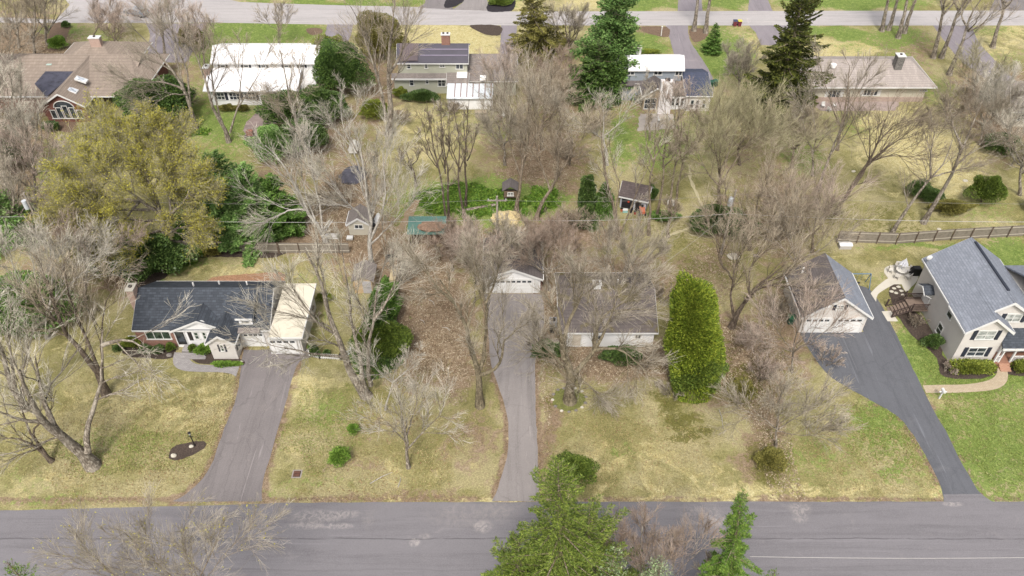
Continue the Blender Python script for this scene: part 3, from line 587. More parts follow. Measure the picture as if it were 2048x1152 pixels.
# ------------------------------------------------------------------ 3: house with the mossy dark roof, centre
R_moss = m_shingle('mossy dark shingles', K(134,124,120), .75, 1.25, .15, .5, moss=K(132,120,66))
h = thing('bungalow', 'low white fronted house with dark brown mossy roof half hidden by bare trees', 'house', (10, 58.4, 0))
gable_x(h, 5.2, 15.1, 58.3, 67.2, 2.45, 4.25, S_white, R_moss, ov=.32)
for (a, b, c) in ((630, 690, 515), (945, 990, 510)): px_window(h, C3, a, c-15, b, c+20, 58.3, cols=2, rows=1)
px_window(h, C3, 385, 498, 425, 545, 58.3, cols=2, rows=1, glass=GLASSL)
chimney(h, 9.2, 63.0, .8, .7, 3.2, 4.95, WHITE, WHITE); vent(h, 11.6, 64.2, 4.1)
door(h, Vector((6.9, 58.3, .2)), .9, 1.95, m_plain('pale door', K(226,214,196), .5))
MB().box(2.6, 5.1, 57.7, 59.2, 0, .18).build('porch_step', m_plain('stone landing', K(186,174,160), .9), h)

# ------------------------------------------------------------------ 4: garage of the right-hand property
h = thing('two_car_garage', 'beige two bay garage with shuttered gable window beside the blue grey driveway', 'garage', (35, 60.6, 0))
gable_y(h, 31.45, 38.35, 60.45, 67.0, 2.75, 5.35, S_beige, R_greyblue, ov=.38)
MB().prism([(31.45-.36, 2.66), (34.9, 5.36), (34.9, 5.62), (31.45-.36, 2.92)], 60.12, 67.35, 'y').build('painted_shade_slope', R_brown, h)  # shade painted in: darker shingle slab laid over the left slope
garage_door(h, Vector((33.1, 60.44, 0)), 2.6, 2.15, nwin=4); garage_door(h, Vector((36.55, 60.44, 0)), 2.75, 2.15, nwin=4)
window(h, Vector((34.95, 60.44, 3.8)), .8, .75, shutters=SHUT, glass=GLASSL); vent(h, 32.4, 66.0, 3.6, WHITE, .1, .5)
MB().cyl((32.6, 66.6, 3.7), (32.6, 66.3, 4.3), .12, .12, 8).build('vent_pipe', WHITE, h)

# ------------------------------------------------------------------ 5: two-storey house on the right edge
h = thing('two_storey_house', 'large beige two storey house with blue grey shingle roof and front porch, on the right', 'house', (50, 56.1, 0))
gable_y(h, 46.2, 54.0, 57.1, 66.7, 5.1, 7.85, S_beige, R_greyblue, ov=.35, t=.22)
MB().box(50.0, 50.25, 58.4, 66.2, 8.08, 8.2).build('ridge_vent', SHUT, h)
MB().box(54.0, 64, 57.2, 65.5, 0, 4.9).build('wing_wall', S_beige, h); MB().prism([(56.9, 4.92), (61.4, 6.9), (65.8, 4.92), (65.8, 5.1), (61.4, 7.1), (56.9, 5.1)], 54.3, 64.3, 'x').build('wing_roof', R_greyblue, h)
gable_y(h, 46.16, 50.35, 55.93, 59.8, 5.12, 6.75, S_beige, R_greyblue, ov=.4, back=False, t=.22)
for (zc, gl) in ((1.75, GLASS), (4.25, GLASSL)): window(h, Vector((48.3, 55.93, zc)), 1.9, 1.35, cols=2, glass=gl, shutters=SHUT)
px_window(h, C4, 1842, 335, 1925, 400, 57.1, cols=2, glass=GLASSL, shutters=SHUT)
for (a, b) in ((1322, 455), (1405, 330)):
    q = DX(*C4(a, b), 46.16 if a > 1390 else 46.2); q[0] = 46.15; window(h, q, 1.05, 1.45, '-x', 1, 2, glass=GLASSG)
MB().box(50.37, 66, 55.55, 57.08, 0, .5).build('porch_floor', m_plain('reddish deck boards', K(180,134,112), .7, .2, 2), h)
MB().prism([(55.35, 2.72), (57.08, 3.95), (57.08, 4.10), (55.35, 2.87)], 50.36, 66, 'x').build('porch_roof', R_navy, h)
MB().box(50.36, 66, 55.22, 55.33, 2.62, 2.86).build('roof_trim', WHITE, h)
rl = MB()
for x in (50.5, 50.95, 52.15, 54.6, 58.5, 62): MB().box(x-.08, x+.08, 55.57, 55.73, .505, 2.72).build('porch_post', WHITE, h)
for a, b in ((50.5, 50.95), (52.2, 66)):
    rl.box(a, b, 55.6, 55.68, 1.32, 1.42); rl.box(a, b, 55.6, 55.68, .62, .70)
    for k in range(max(2, int((b-a)/.14))): rl.box(a+k*.14+.05, a+k*.14+.11, 55.62, 55.66, .65, 1.33)
rl.build('porch_railing', WHITE, h)
sm = m_plain('red brick step', K(204,158,132), .8)
for k in range(3): MB().box(51.0, 52.1, 55.54-.28*(k+1), 55.54-.28*k-.004, 0, .38-.12*k).build('porch_step', sm, h)
# side door with its little hood
q = DX(*C4(1190, 285), 46.2)
door(h, Vector((46.2, q[1], 1.15)), .95, 2.0, WHITE, '-x')
MB().prism([(q[1]-.9, 3.25), (q[1], 3.75), (q[1]+.9, 3.25), (q[1]+.9, 3.38), (q[1], 3.88), (q[1]-.9, 3.38)], 45.1, 46.18, 'x').build('door_hood', R_navy, h)
MB().prism([(q[1]-.93, 3.13), (q[1], 3.62), (q[1]+.93, 3.13), (q[1]+.93, 3.3), (q[1], 3.8), (q[1]-.93, 3.3)], 45.03, 45.09, 'x').build('hood_trim', WHITE, h)
MB().cyl((46.18, q[1]+.8, 2.6), (45.2, q[1]+.8, 3.2), .05, .05, 6).cyl((46.18, q[1]-.8, 2.6), (45.2, q[1]-.8, 3.2), .05, .05, 6).build('hood_bracket', WHITE, h)
yq = q[1]
DK = m_plain('dark stained timber', K(84,68,62), .8, .3, 2)
d_ = thing('wooden_staircase', 'dark brown timber stairs with railings up to the side door of the beige house', 'staircase', (44, yq, 0))
MB().box(44.3, 46.15, yq-1.1, yq+1.1, 1.02, 1.14).build('landing', m_plain('weathered deck boards', K(150,130,116), .8, .25, 3), d_)
for k in range(6): MB().box(44.28-.3*(k+1), 44.28-.3*k+.02, yq-1.0, yq+.6, 1.0-.17*(k+1), 1.05-.17*(k+1)).build('step', m_plain('weathered tread', K(150,130,116), .8, .25, 3) if k == 0 else bpy.data.materials['weathered tread'], d_)
for s in (-1.08, .72):
    r = MB(); r.cyl((44.3, yq+s, 2.0), (42.5, yq+s, 1.0), .05, .05, 6); r.box(44.3, 46.1, yq+s-.04, yq+s+.04, 1.98, 2.06); r.cyl((44.3, yq+s, 1.1), (42.5, yq+s, .1), .07, .07, 6)
    for k in range(7): x = 42.55+k*.3; z = .05+(x-42.5)*.56; r.box(x-.025, x+.025, yq+s-.02, yq+s+.02, z, z+.95)
    for k in range(12): x = 44.4+k*.14; r.box(x-.02, x+.02, yq+s-.02, yq+s+.02, 1.1, 2.0)
    r.build('railing', DK, d_)
for x, y in ((44.35, yq-1.05), (44.35, yq+1.05), (42.45, yq-1.08), (42.45, yq+.72)): MB().box(x-.06, x+.06, y-.06, y+.06, 0, 2.1 if x > 44 else 1.15).build('post', DK, d_)
# satellite dish
q = W(1866, 512, 6.2); d_ = thing('satellite_dish', 'small white satellite dish on the left edge of the big blue grey roof', 'satellite dish', (45.95, 66.2, 5.2))
MB().cyl((45.95, 66.2, 5.15), (45.85, 66.0, 6.0), .04, .04, 6).build('mast', m_plain('galvanised tube', K(190,190,192), .4), d_)
MB().ball((45.75, 65.85, 6.15), .32, .12, .32, 12, 6).build('dish', WHITE, d_)

# ------------------------------------------------------------------ 6: far brown brick house, top left
h = thing('brick_house', 'sprawling brown roofed brick house with skylights and an arched window gable, top left', 'house', (-66, 107, 0))
MB().slab([(-84, 107.6), (-71.2, 107.6), (-71.2, 106.5), (-70, 106.1), (-65.6, 106.1), (-63.9, 106.4), (-63.9, 113.2), (-59.2, 114.4), (-57, 114.6), (-57, 120.5), (-84, 120.5)], 0, 2.85).build('wall', BR2, h)
hip(h, -84.5, -56.2, 107.2, 121.3, 2.85, 5.0, R_tan, -76.5, -60.5, 117.0)
hip(h, -73.5, -60.5, 112, 125.5, 2.87, 5.6, R_tan, -68.3, -66.2, 120.5)
gable_y(h, -70.0, -63.75, 104.9, 117.2, 2.85, 4.75, BR2, R_tan, ov=.35, back=False)
MB().prism([(111.0, 2.86), (116.9, 4.9), (116.9, 5.05), (111.0, 3.0)], -64, -58.6, 'x').build('wing_roof', R_tan, h)
MB().add([W(97,139,4.05), W(161,139,4.05), W(94,196,3.45), W(70,170,3.7)], [(0,1,2,3)]).xf(lambda p: Vector((p[0], p[1], p[2]+.2))).build('membrane_patch', m_plain('blue black roof membrane', K(84,84,98), .7, .5, 1.2), h)
for (x, y, z) in ((632, 628, 4.3), (558, 708, 3.9)):
    q = W(*A1(x, y), z); f = MB().prism([(q[0]-.75, z+.55), (q[0]+.75, z-.1), (q[0]+.75, z+.12), (q[0]-.75, z+.76)], q[1]-.55, q[1]+.55, 'y').build('skylight', WHITE, h)
    MB().prism([(q[0]-.62, z+.71), (q[0]+.62, z+.17), (q[0]+.62, z+.2), (q[0]-.62, z+.74)], q[1]-.42, q[1]+.42, 'y').build('pane', m_glass('skylight glass', (.4, .42, .45, 1), .2), f)
q = W(*A1(388, 484), 4.5); MB().box(q[0]-.4, q[0]+.4, q[1]-.7, q[1]+.7, 4.2, 4.55).build('skylight', m_plain('pale green skylight', K(196,220,208), .4), h)
chimney(h, -66.6, 119.6, 1.7, .9, 4, 6.6, BR_pink, WHITE)
q0 = 104.88
for i in range(5):
    x = -68.9+i*.98; hh = (1.5, 1.9, 2.2, 1.9, 1.5)[i]; window(h, Vector((x+.1, 104.9, .55+hh/2)), .85, hh, '-y', 1, 1)
arch = MB()
for k in range(12):
    a0 = math.pi*k/12; a1 = math.pi*(k+1)/12; arch.cyl((-66.85+1.5*math.cos(a0), 104.83, 2.45+1.1*math.sin(a0)), (-66.85+1.5*math.cos(a1), 104.83, 2.45+1.1*math.sin(a1)), .07, .07, 6)
arch.build('arch_frame', CREAMW, h)
MB().add([(-66.85+1.45*math.cos(math.pi*k/12), 104.885, 2.45+1.05*math.sin(math.pi*k/12)) for k in range(13)], [tuple(range(13))]).build('arch_pane', GLASS, h)
for y in (106.2, 107.3, 108.4, 109.5): window(h, Vector((-63.74, y, 1.5)), .9, 1.9, '+x', 1, 1)
for x in (-62.3, -61.4): window(h, Vector((x, 113.4, 1.7)), .75, 1.1, '-y', 1, 1)

# ------------------------------------------------------------------ 7: far white house
h = thing('white_house', 'white house with bright white roof and dark shutters behind bare trees', 'house', (-38, 110, 0))
MROOF = m_plain('bright white roof coating', K(252,250,250,.66), .5, .12, .7)
gable_x(h, -46.6, -30.4, 114.0, 120.3, 5.1, 6.5, S_white, MROOF, ov=.3, yr=116.6)
MB().box(-46.9, -33.2, 109.9, 114.1, 0, 2.55).build('lower_wall', S_white, h)
MB().prism([(109.3, 2.6), (114.05, 4.05), (114.05, 4.2), (109.3, 2.75)], -47.4, -32.9, 'x').build('lower_roof', MROOF, h)
MB().box(-33.1, -30.5, 112, 114, 0, 2.6).build('side_wall', S_white, h)
for (a, b) in ((1712, 510), (1890, 508)): q = D(*A1(a, b), 114.0); window(h, Vector((q[0], 114.0, 4.65)), .8, .8, cols=1, shutters=SHUT)
for x in (-42.0+3.2, -35.2, -32.8): window(h, Vector((x, 114.0, 4.65)), .8, .8, cols=1, shutters=SHUT)
for x in (-45.3, -42.9, -40.5, -37.6, -35.0): window(h, Vector((x, 109.9, 1.55)), 1.7, 1.3, cols=3, rows=2, shutters=SHUT, sides=(1,))
chimney(h, -47.4, 113.2, .8, 1.3, 0, 4.8, BR_pink, WHITE)

# ------------------------------------------------------------------ 8: far sage house
h = thing('sage_house', 'pale sage two storey house with purple black roof and red brick chimney', 'house', (-13, 113, 0))
SOL = m_plain('purple black roof', K(74,68,82), .45, .2, .7, .4)
gable_x(h, -17.7, -7.0, 113.8, 120, 5.25, 7.0, S_green, SOL, ov=.25, yr=116.2)
MB().box(-18.6, -10.2, 114.0-.35, 113.79, 0, 3.1).build('lower_wall', S_green, h)
MB().prism([(113.1, 2.75), (113.78, 3.3), (113.78, 3.42), (113.1, 2.87)], -18.9, -9.9, 'x').build('lower_roof', R_grey, h); MB().box(-18.9, -9.9, 113.0, 113.09, 2.62, 2.86).build('roof_trim', WHITE, h)
MB().prism([(116.2-2.55, 5.56), (116.2, 7.19), (116.2, 7.25), (116.2-2.55, 5.62)], -17.5, -14.6, 'x').build('roof_panel', m_plain('greyer roof panel', K(112,98,100), .6, .2), h)
for z0 in (5.95, 6.55):
    MB().prism([(116.2-(7.19-z0)/.73, z0+.03), (116.2-(7.19-z0-.08)/.73, z0+.11), (116.2-(7.19-z0-.08)/.73, z0+.15), (116.2-(7.19-z0)/.73, z0+.07)], -14.3, -6.9, 'x').build('roof_seam', m_plain('roof seam', K(150,140,160), .5), h)
for (a, b, c, d2) in ((1155, 485, 1192, 530), (1292, 485, 1322, 527), (1408, 485, 1452, 518), (1532, 487, 1594, 532)): px_window(h, A2, a, b, c, d2, 113.8, cols=2 if c-a > 40 else 1, rows=1 if c-a > 60 else 2)
for (a, b, c, d2) in ((1175, 605, 1215, 660), (1300, 603, 1328, 645), (1393, 605, 1458, 665)): px_window(h, A2, a, b, c, d2, 113.65, cols=2 if c-a > 60 else 1)
chimney(h, -10.3, 116.4, 1.3, .8, 6, 8.6, BR_, WHITE, 2)
gable_x(h, -7.1, .6, 113.0, 121.5, 2.6, 4.3, S_green, R_grey, ov=.3, yr=118.2)
gable_x(h, -10.0, -6.9, 111.6, 115.0, 2.65, 3.4, S_green, R_grey, ov=.2, yr=113.6)
MB().box(-8.6, -7.0, 112.4, 113.9, 3.3, 3.62).build('skylight', PWHITE, h); q = W(*A2(1743, 585), 3.8); MB().box(q[0]-.45, q[0]+.45, q[1]-.5, q[1]+.5, 3.3, 3.7).build('skylight', PWHITE, h)
box('lean_to_wall', S_white, h, -9.9, -3.0, 108.6, 111.58, 0, 2.0)
MB().prism([(108.2, 2.0), (111.55, 2.75), (111.55, 2.85), (108.2, 2.1)], -10.0, -2.9, 'x').build('lean_to_roof', m_plain('milky roof panels', K(230,236,240,.6), .3, .1, 1), h)
rb = MB()
for k in range(7): x = -8.8+k*.93; rb.prism([(108.5, 2.10), (111.5, 2.85), (111.5, 2.93), (108.5, 2.18)], x-.07, x+.07, 'x')
rb.build('roof_rib', m_plain('brown rib', K(150,110,100), .6), h)

# ------------------------------------------------------------------ 9: far blue grey house
h = thing('blue_grey_house', 'blue grey house with flat looking bright white roof, brown rear gable and tall white chimney', 'house', (22, 112, 0))
gable_x(h, 16.3, 26.2, 111.9, 116.4, 5.1, 6.3, S_blue, MROOF, ov=.3, yr=113.6)
MB().prism([(111.1, 2.6), (111.88, 3.0), (111.88, 3.15), (111.1, 2.75)], 15.9, 26.4, 'x').build('lower_roof', R_brown, h)
MB().box(16.4, 26.1, 111.4, 111.88, 0, 2.6).build('lower_wall', S_blue, h)
for (a, b, c, d2) in ((882, 540, 940, 578), (1090, 540, 1152, 578), (1255, 542, 1305, 582)): px_window(h, A3, a, b, c, d2, 111.9, cols=2, rows=1)
px_window(h, A3, 945, 642, 972, 692, 111.4, cols=1)
gable_y(h, 20.05, 23.9, 108.1, 112.6, 2.6, 3.9, S_tan, R_brown, ov=.2, back=False)
window(h, Vector((21.2, 108.1, 1.3)), 1.9, 1.9, cols=2, rows=2); 
MB().box(22.3, 24.2, 107.2, 108.05, 0, 5.4).build('chimney', m_plain('white rendered chimney', K(246,240,238,.6), .7, .2, .9), h)
MB().box(22.9, 23.6, 107.35, 107.9, 5.403, 5.7).build('flue', m_flue, h)
chimney(h, 19.5, 114.6, .9, .7, 5.5, 7.3, WHITE, CONC)
gable_x(h, 26.6, 30.3, 108.1, 116.5, 2.6, 3.9, S_beige, R_slate, ov=.2, yr=112.8)
for x in (27.6, 28.4, 29.4): window(h, Vector((x, 108.1, 1.2)), .6, 1.5, cols=1)
MB().box(24.25, 26.58, 108.6, 111.38, 0, 2.4).build('porch_wall', S_white, h); MB().box(24.2, 26.6, 108.4, 111.3, 2.41, 2.56).build('porch_roof', R_grey, h)
for k in range(3): window(h, Vector((24.75+k*.7, 108.6, 1.3)), .55, 1.4, cols=1)

# ------------------------------------------------------------------ 10: far ranch, right
h = thing('cream_ranch_house', 'long cream ranch house with pale beige hip roof and square grey stone chimney, upper right', 'house', (55, 111, 0))
MB().box(45.9, 64.4, 111.1, 120.2, 0, 2.75).build('wall', S_cream, h)
hip(h, 45.2, 65.4, 110.2, 120.6, 2.72, 4.75, R_beige, 48.8, 62.7, 115.8)
px_window(h, A4, 470, 690, 545, 755, 111.1, cols=3, rows=1, shutters=WHITE); px_window(h, A4, 740, 688, 835, 735, 111.1, cols=4, rows=1, shutters=WHITE); px_window(h, A4, 1165, 688, 1220, 702, 111.1, cols=3, rows=1)
MB().box(45.9, 64.4, 110.98, 111.08, 0, .75).build('brick_base', m_brick('pale pink brick', K(214,186,170), K(196,164,150), K(210,200,186)), h)
chimney(h, 60.2, 114.2, 1.15, 1.2, 3.6, 6.2, STONEW, WHITE)
q = W(*A4(505, 495), 4.8); MB().cyl((q[0], q[1], 4.3), (q[0], q[1], 4.85), .35, .45, 10).build('roof_vent', PWHITE, h)
# 11: a glimpse of the next house
h = thing('grey_roofed_house', 'grey roofed pale house only partly in view among bare trees at the right edge', 'house', (76, 106, 0))
gable_x(h, 73.8, 88, 103.5, 112, 2.8, 5.0, S_cream, R_grey, ov=.4); window(h, Vector((75.6, 103.5, 1.6)), 1.2, 1.2)

# ------------------------------------------------------------------ sheds and small buildings
h = thing('garden_shed', 'grey shed with dark shingle roof and clutter under its front awning, behind tall trunks', 'shed', (15.3, 82.8, 0))
R_shed = m_shingle('dark grey shed shingles', K(118,106,104), .7, 1.25, .2, .25)
gable_x(h, 13.9, 17.3, 82.9, 85.7, 2.0, 3.2, m_siding('pale grey shed boards', K(206,208,216,.6)), R_shed, ov=.25, yr=84.1)
MB().box(15.9, 16.7, 82.83, 82.89, 0, 1.9).build('door', m_plain('black shed door', K(52,46,46), .6), h)
MB().box(14.1, 15.7, 82.83, 82.89, .1, 1.7).build('opening', m_plain('painted opening dark', K(46,42,46), .8, .3, 3), h)  # flat panel, its dark colour painting the shade inside the shed
MB().cyl((15.0, 82.85, 1.2), (15.0, 82.79, 1.2), .14, .14, 8).build('reflector', m_plain('red orange plastic', K(226,84,48), .5), h)
h.rotation_euler = (0, 0, R_(-20)); h.location[0] += .1
h = thing('playhouse', 'small pale playhouse shed with dark double window under white branches', 'shed', (-19.1, 77.5, 0))
gable_y(h, -20.4, -17.8, 77.5, 80.0, 1.8, 2.7, S_cream, R_grey, ov=.2)
window(h, Vector((-19.1, 77.5, 1.35)), 1.1, .7, cols=2, rows=1)
h = thing('lean_to_shelter', 'open lean-to shelter with teal green corrugated roof heaped with leaves', 'shelter', (-10.4, 76.6, 0))
GR = m_plain('teal corrugated metal', K(112,152,140), .5, .2, .8)
cr = MB(); n = 46; x0, x1 = -12.85, -8.15
for k in range(n):
    a = x0+(x1-x0)*k/n; b = a+(x1-x0)/n; up = .05 if k % 2 else 0
    cr.prism([(75.4, 1.8+up), (78.3, 2.35+up), (78.3, 2.31), (75.4, 1.76)], a, b-.004, 'x')
cr.build('roof', GR, h)
for x in (-12.6, -8.4):
    for y, z in ((75.6, 1.75), (78.1, 2.2)): MB().box(x-.06, x+.06, y-.06, y+.06, 0, z).build('post', DK, h)
lm = m_mulch('heaped brown leaves', K(176,146,124)); MB().ball((-9.9, 76.6, 2.1), 1.75, 1.0, .28, 22, 8, random.Random(3), .16).build('leaf_heap', lm, h)
MB().box(-12.4, -8.6, 75.8, 77.6, .03, .75).build('log_stack', m_plain('stacked firewood', K(120,96,76), .9, .5, 4), h)
h = thing('play_tower', 'small brown wooden play tower with a white window frame among trunks', 'play tower', (-.5, 88, 0))
q = W(1021, 384, 1.2); X, Y = q[0], q[1]; h.location = (X, Y, 0)
for a in (-.8, .8):
    for b in (-.8, .8): MB().box(X+a-.06, X+a+.06, Y+b-.06, Y+b+.06, 0, 2.0).build('post', DK, h)
MB().box(X-.9, X+.9, Y-.9, Y+.9, .9, 1.0).build('floor', DK, h); MB().box(X-.85, X+.85, Y-.88, Y-.82, 1.0, 1.95).build('wall', m_plain('brown boards', K(132,112,92), .8, .25, 3), h)
gable_r = MB().prism([(X-1.1, 1.98), (X, 2.7), (X+1.1, 1.98), (X+1.1, 2.06), (X, 2.78), (X-1.1, 2.06)], Y-1.0, Y+1.0, 'y'); gable_r.build('roof', R_brown, h)
window(h, Vector((X, Y-.88, 1.5)), .8, .6, cols=2)
h = thing('storage_shed', 'narrow shed with grey roof and bare plywood side, behind the pale trunks', 'shed', (-16.2, 68, 0))
q = W(727, 562, 1.9); X, Y = q[0], q[1]; h.location = (X, Y, 0)
MB().box(X-1.2, X+.9, Y, Y+2.6, 0, 1.9).build('wall', m_plain('bare plywood', K(228,196,150), .8, .15), h)
MB().prism([(X-1.4, 1.9), (X-.1, 2.6), (X+1.2, 1.9), (X+1.2, 2.0), (X-.1, 2.72), (X-1.4, 2.0)], Y-.2, Y+2.8, 'y').build('roof', R_grey, h)
MB().box(X-.2, X+.8, Y-.06, Y-.004, .05, 1.85).build('door', m_plain('grey shed door', K(206,202,204), .6), h)
h = thing('tan_roofed_trailer', 'small trailer loaded with pale boards parked against the hedge end', 'trailer', (-14.5, 69, 0))
q = W(789, 548, .9); X, Y = q[0], q[1]; h.location = (X, Y, 0)
MB().box(X-.6, X+.6, Y-1.3, Y+1.3, .45, .6).build('bed', DK, h); MB().box(X-.5, X+.5, Y-1.1, Y+1.2, .6, 1.0).build('board_stack', m_plain('pale sawn boards', K(226,206,166), .8, .2, 2), h)
for s in (-1, 1): MB().cyl((X+s*.62, Y-.2, .3), (X+s*.8, Y-.2, .3), .3, .3, 12).build('wheel', m_plain('trailer tyre', K(50,48,50), .9) if s < 0 else bpy.data.materials['trailer tyre'], h)
MB().box(X-.62, X+.62, Y-1.9, Y-1.35, .2, .8).build('tool_box', m_plain('black tool box', K(44,42,44), .5), h)
h = thing('storage_box', 'low white slatted chest on the grass in front of the wooden fence', 'storage box', (40.8, 74.2, 0))
q = W(1690, 499, 0); X, Y = q[0], q[1]; h.location = (X, Y, 0)
MB().box(X-.7, X+.75, Y, Y+.8, 0, .55).build('body', m_siding('white slats', K(228,222,214), .1), h); MB().prism([(Y-.08, .553), (Y+.4, .75), (Y+.88, .553)], X-.78, X+.83, 'x').build('lid', WHITE, h)

# ------------------------------------------------------------------ vegetation kit
def nrm(a): return a/np.maximum(np.linalg.norm(a, axis=-1, keepdims=True), 1e-9)
def tubes(P, R, S):
    n, k1, _ = P.shape
    T_ = np.zeros_like(P); T_[:, 1:-1] = P[:, 2:]-P[:, :-2]; T_[:, 0] = P[:, 1]-P[:, 0]; T_[:, -1] = P[:, -1]-P[:, -2]; T_ = nrm(T_)
    ref = np.where(np.abs(T_[:, :1, 2:3]) > .8, np.array([[[1., 0, 0]]]), np.array([[[0, 0, 1.]]])); ref = np.repeat(ref, k1, 1)
    U = nrm(np.cross(T_, ref)); V = np.cross(T_, U)
    a = np.arange(S)*2*np.pi/S
    ring = P[:, :, None]+R[:, :, None, None]*(U[:, :, None]*np.cos(a)[None, None, :, None]+V[:, :, None]*np.sin(a)[None, None, :, None])
    idx = (np.arange(n)[:, None, None]*k1+np.arange(k1-1)[None, :, None])*S
    s = np.arange(S)[None, None]; s2 = (s+1) % S
    q = np.stack([idx+s, idx+s2, idx+S+s2, idx+S+s], -1).reshape(-1, 4)
    return ring.reshape(-1, 3), q
def join(parts):
    Vs = []; Qs = []; o = 0
    for V, q in parts: Vs.append(V); Qs.append(q+o); o += len(V)
    return np.concatenate(Vs), Qs
def sprout(P, R, L, m, tmin, ang, lr, rr, k, up, rng, wob, rmin, tmax=1.0, taper=.6):
    n, K1, _ = P.shape; K_ = K1-1; idx = np.repeat(np.arange(n), m)
    t = tmin+(tmax-tmin)*((np.tile(np.arange(m), n)+rng.random(n*m))/m); f = t*K_; i = np.minimum(f.astype(int), K_-1); fr = (f-i)[:, None]
    a = P[idx, i]; b = P[idx, i+1]; p = a+(b-a)*fr; tan = nrm(b-a); r0 = R[idx, i]+(R[idx, i+1]-R[idx, i])*fr[:, 0]
    v = rng.normal(size=(n*m, 3)); v = nrm(v-tan*(v*tan).sum(1, keepdims=True))
    an = (ang+rng.normal(size=n*m)*.22)*(1-.35*t)
    d = tan*np.cos(an)[:, None]+v*np.sin(an)[:, None]; d[:, 2] += up; d = nrm(d)
    ln = L[idx]*lr*(1.25-taper*t)*rng.uniform(.65, 1.25, n*m); rad = np.maximum(np.minimum(r0*rr, ln*.013+rmin), rmin)
    Q = np.zeros((n*m, k+1, 3)); Q[:, 0] = p
    for j in range(k):
        Q[:, j+1] = Q[:, j]+d*(ln/k)[:, None]
        d = d+rng.normal(size=d.shape)*wob; d[:, 2] += up*.45; d = nrm(d)
    s = np.linspace(0, 1, k+1)[None]; RR = rad[:, None]*(1-s)+np.maximum(rad*.35, rmin*.75)[:, None]*s
    return Q, RR, ln
def resample(pts, k):
    pts = np.array(pts, float); sg = np.linalg.norm(np.diff(pts, axis=0), axis=1); c = np.concatenate([[0], np.cumsum(sg)]); s = np.linspace(0, c[-1], k+1)
    q = np.stack([np.interp(s, c, pts[:, j]) for j in range(3)], 1); return q, c[-1]
BARK = {}
def bark(kind):  # fissured, lichen-spotted
    cs = {'grey': (K(138,126,112), K(196,186,170, .6)), 'dark': (K(112,98,86), K(150,136,120)), 'pale': (K(196,188,176), K(228,222,212)), 'brown': (K(138,122,104), K(188,174,154)), 'mossy': (K(132,120,98), K(180,168,142))}
    if kind not in BARK: BARK[kind] = m_bark(kind+' bark', *cs[kind], scale=6)
    return BARK[kind]
TWIG = {}
def twigm(kind):
    cs = {'white': (K(190,182,164,.62), K(230,222,206,.72)), 'grey': (K(178,166,146,.6), K(212,202,184,.66)), 'tan': (K(182,166,142,.58), K(216,202,178,.62)), 'red': (K(180,156,138,.58), K(208,190,172,.6)), 'brown': (K(158,142,124,.54), K(196,180,158,.58)), 'pink': (K(198,176,160,.6), K(222,206,190,.66)), 'olive': (K(180,172,134,.58), K(208,200,162,.64))}
    if kind not in TWIG: TWIG[kind] = m_bark(kind+' twigs', *cs[kind], scale=1)
    return TWIG[kind]
BUD_Y = m_foliage('yellow green buds', K(186,178,62), K(222,214,96), .35); BUD_R = m_foliage('reddish buds', K(186,128,104), K(214,160,134), .3)
TREE_N = [0]
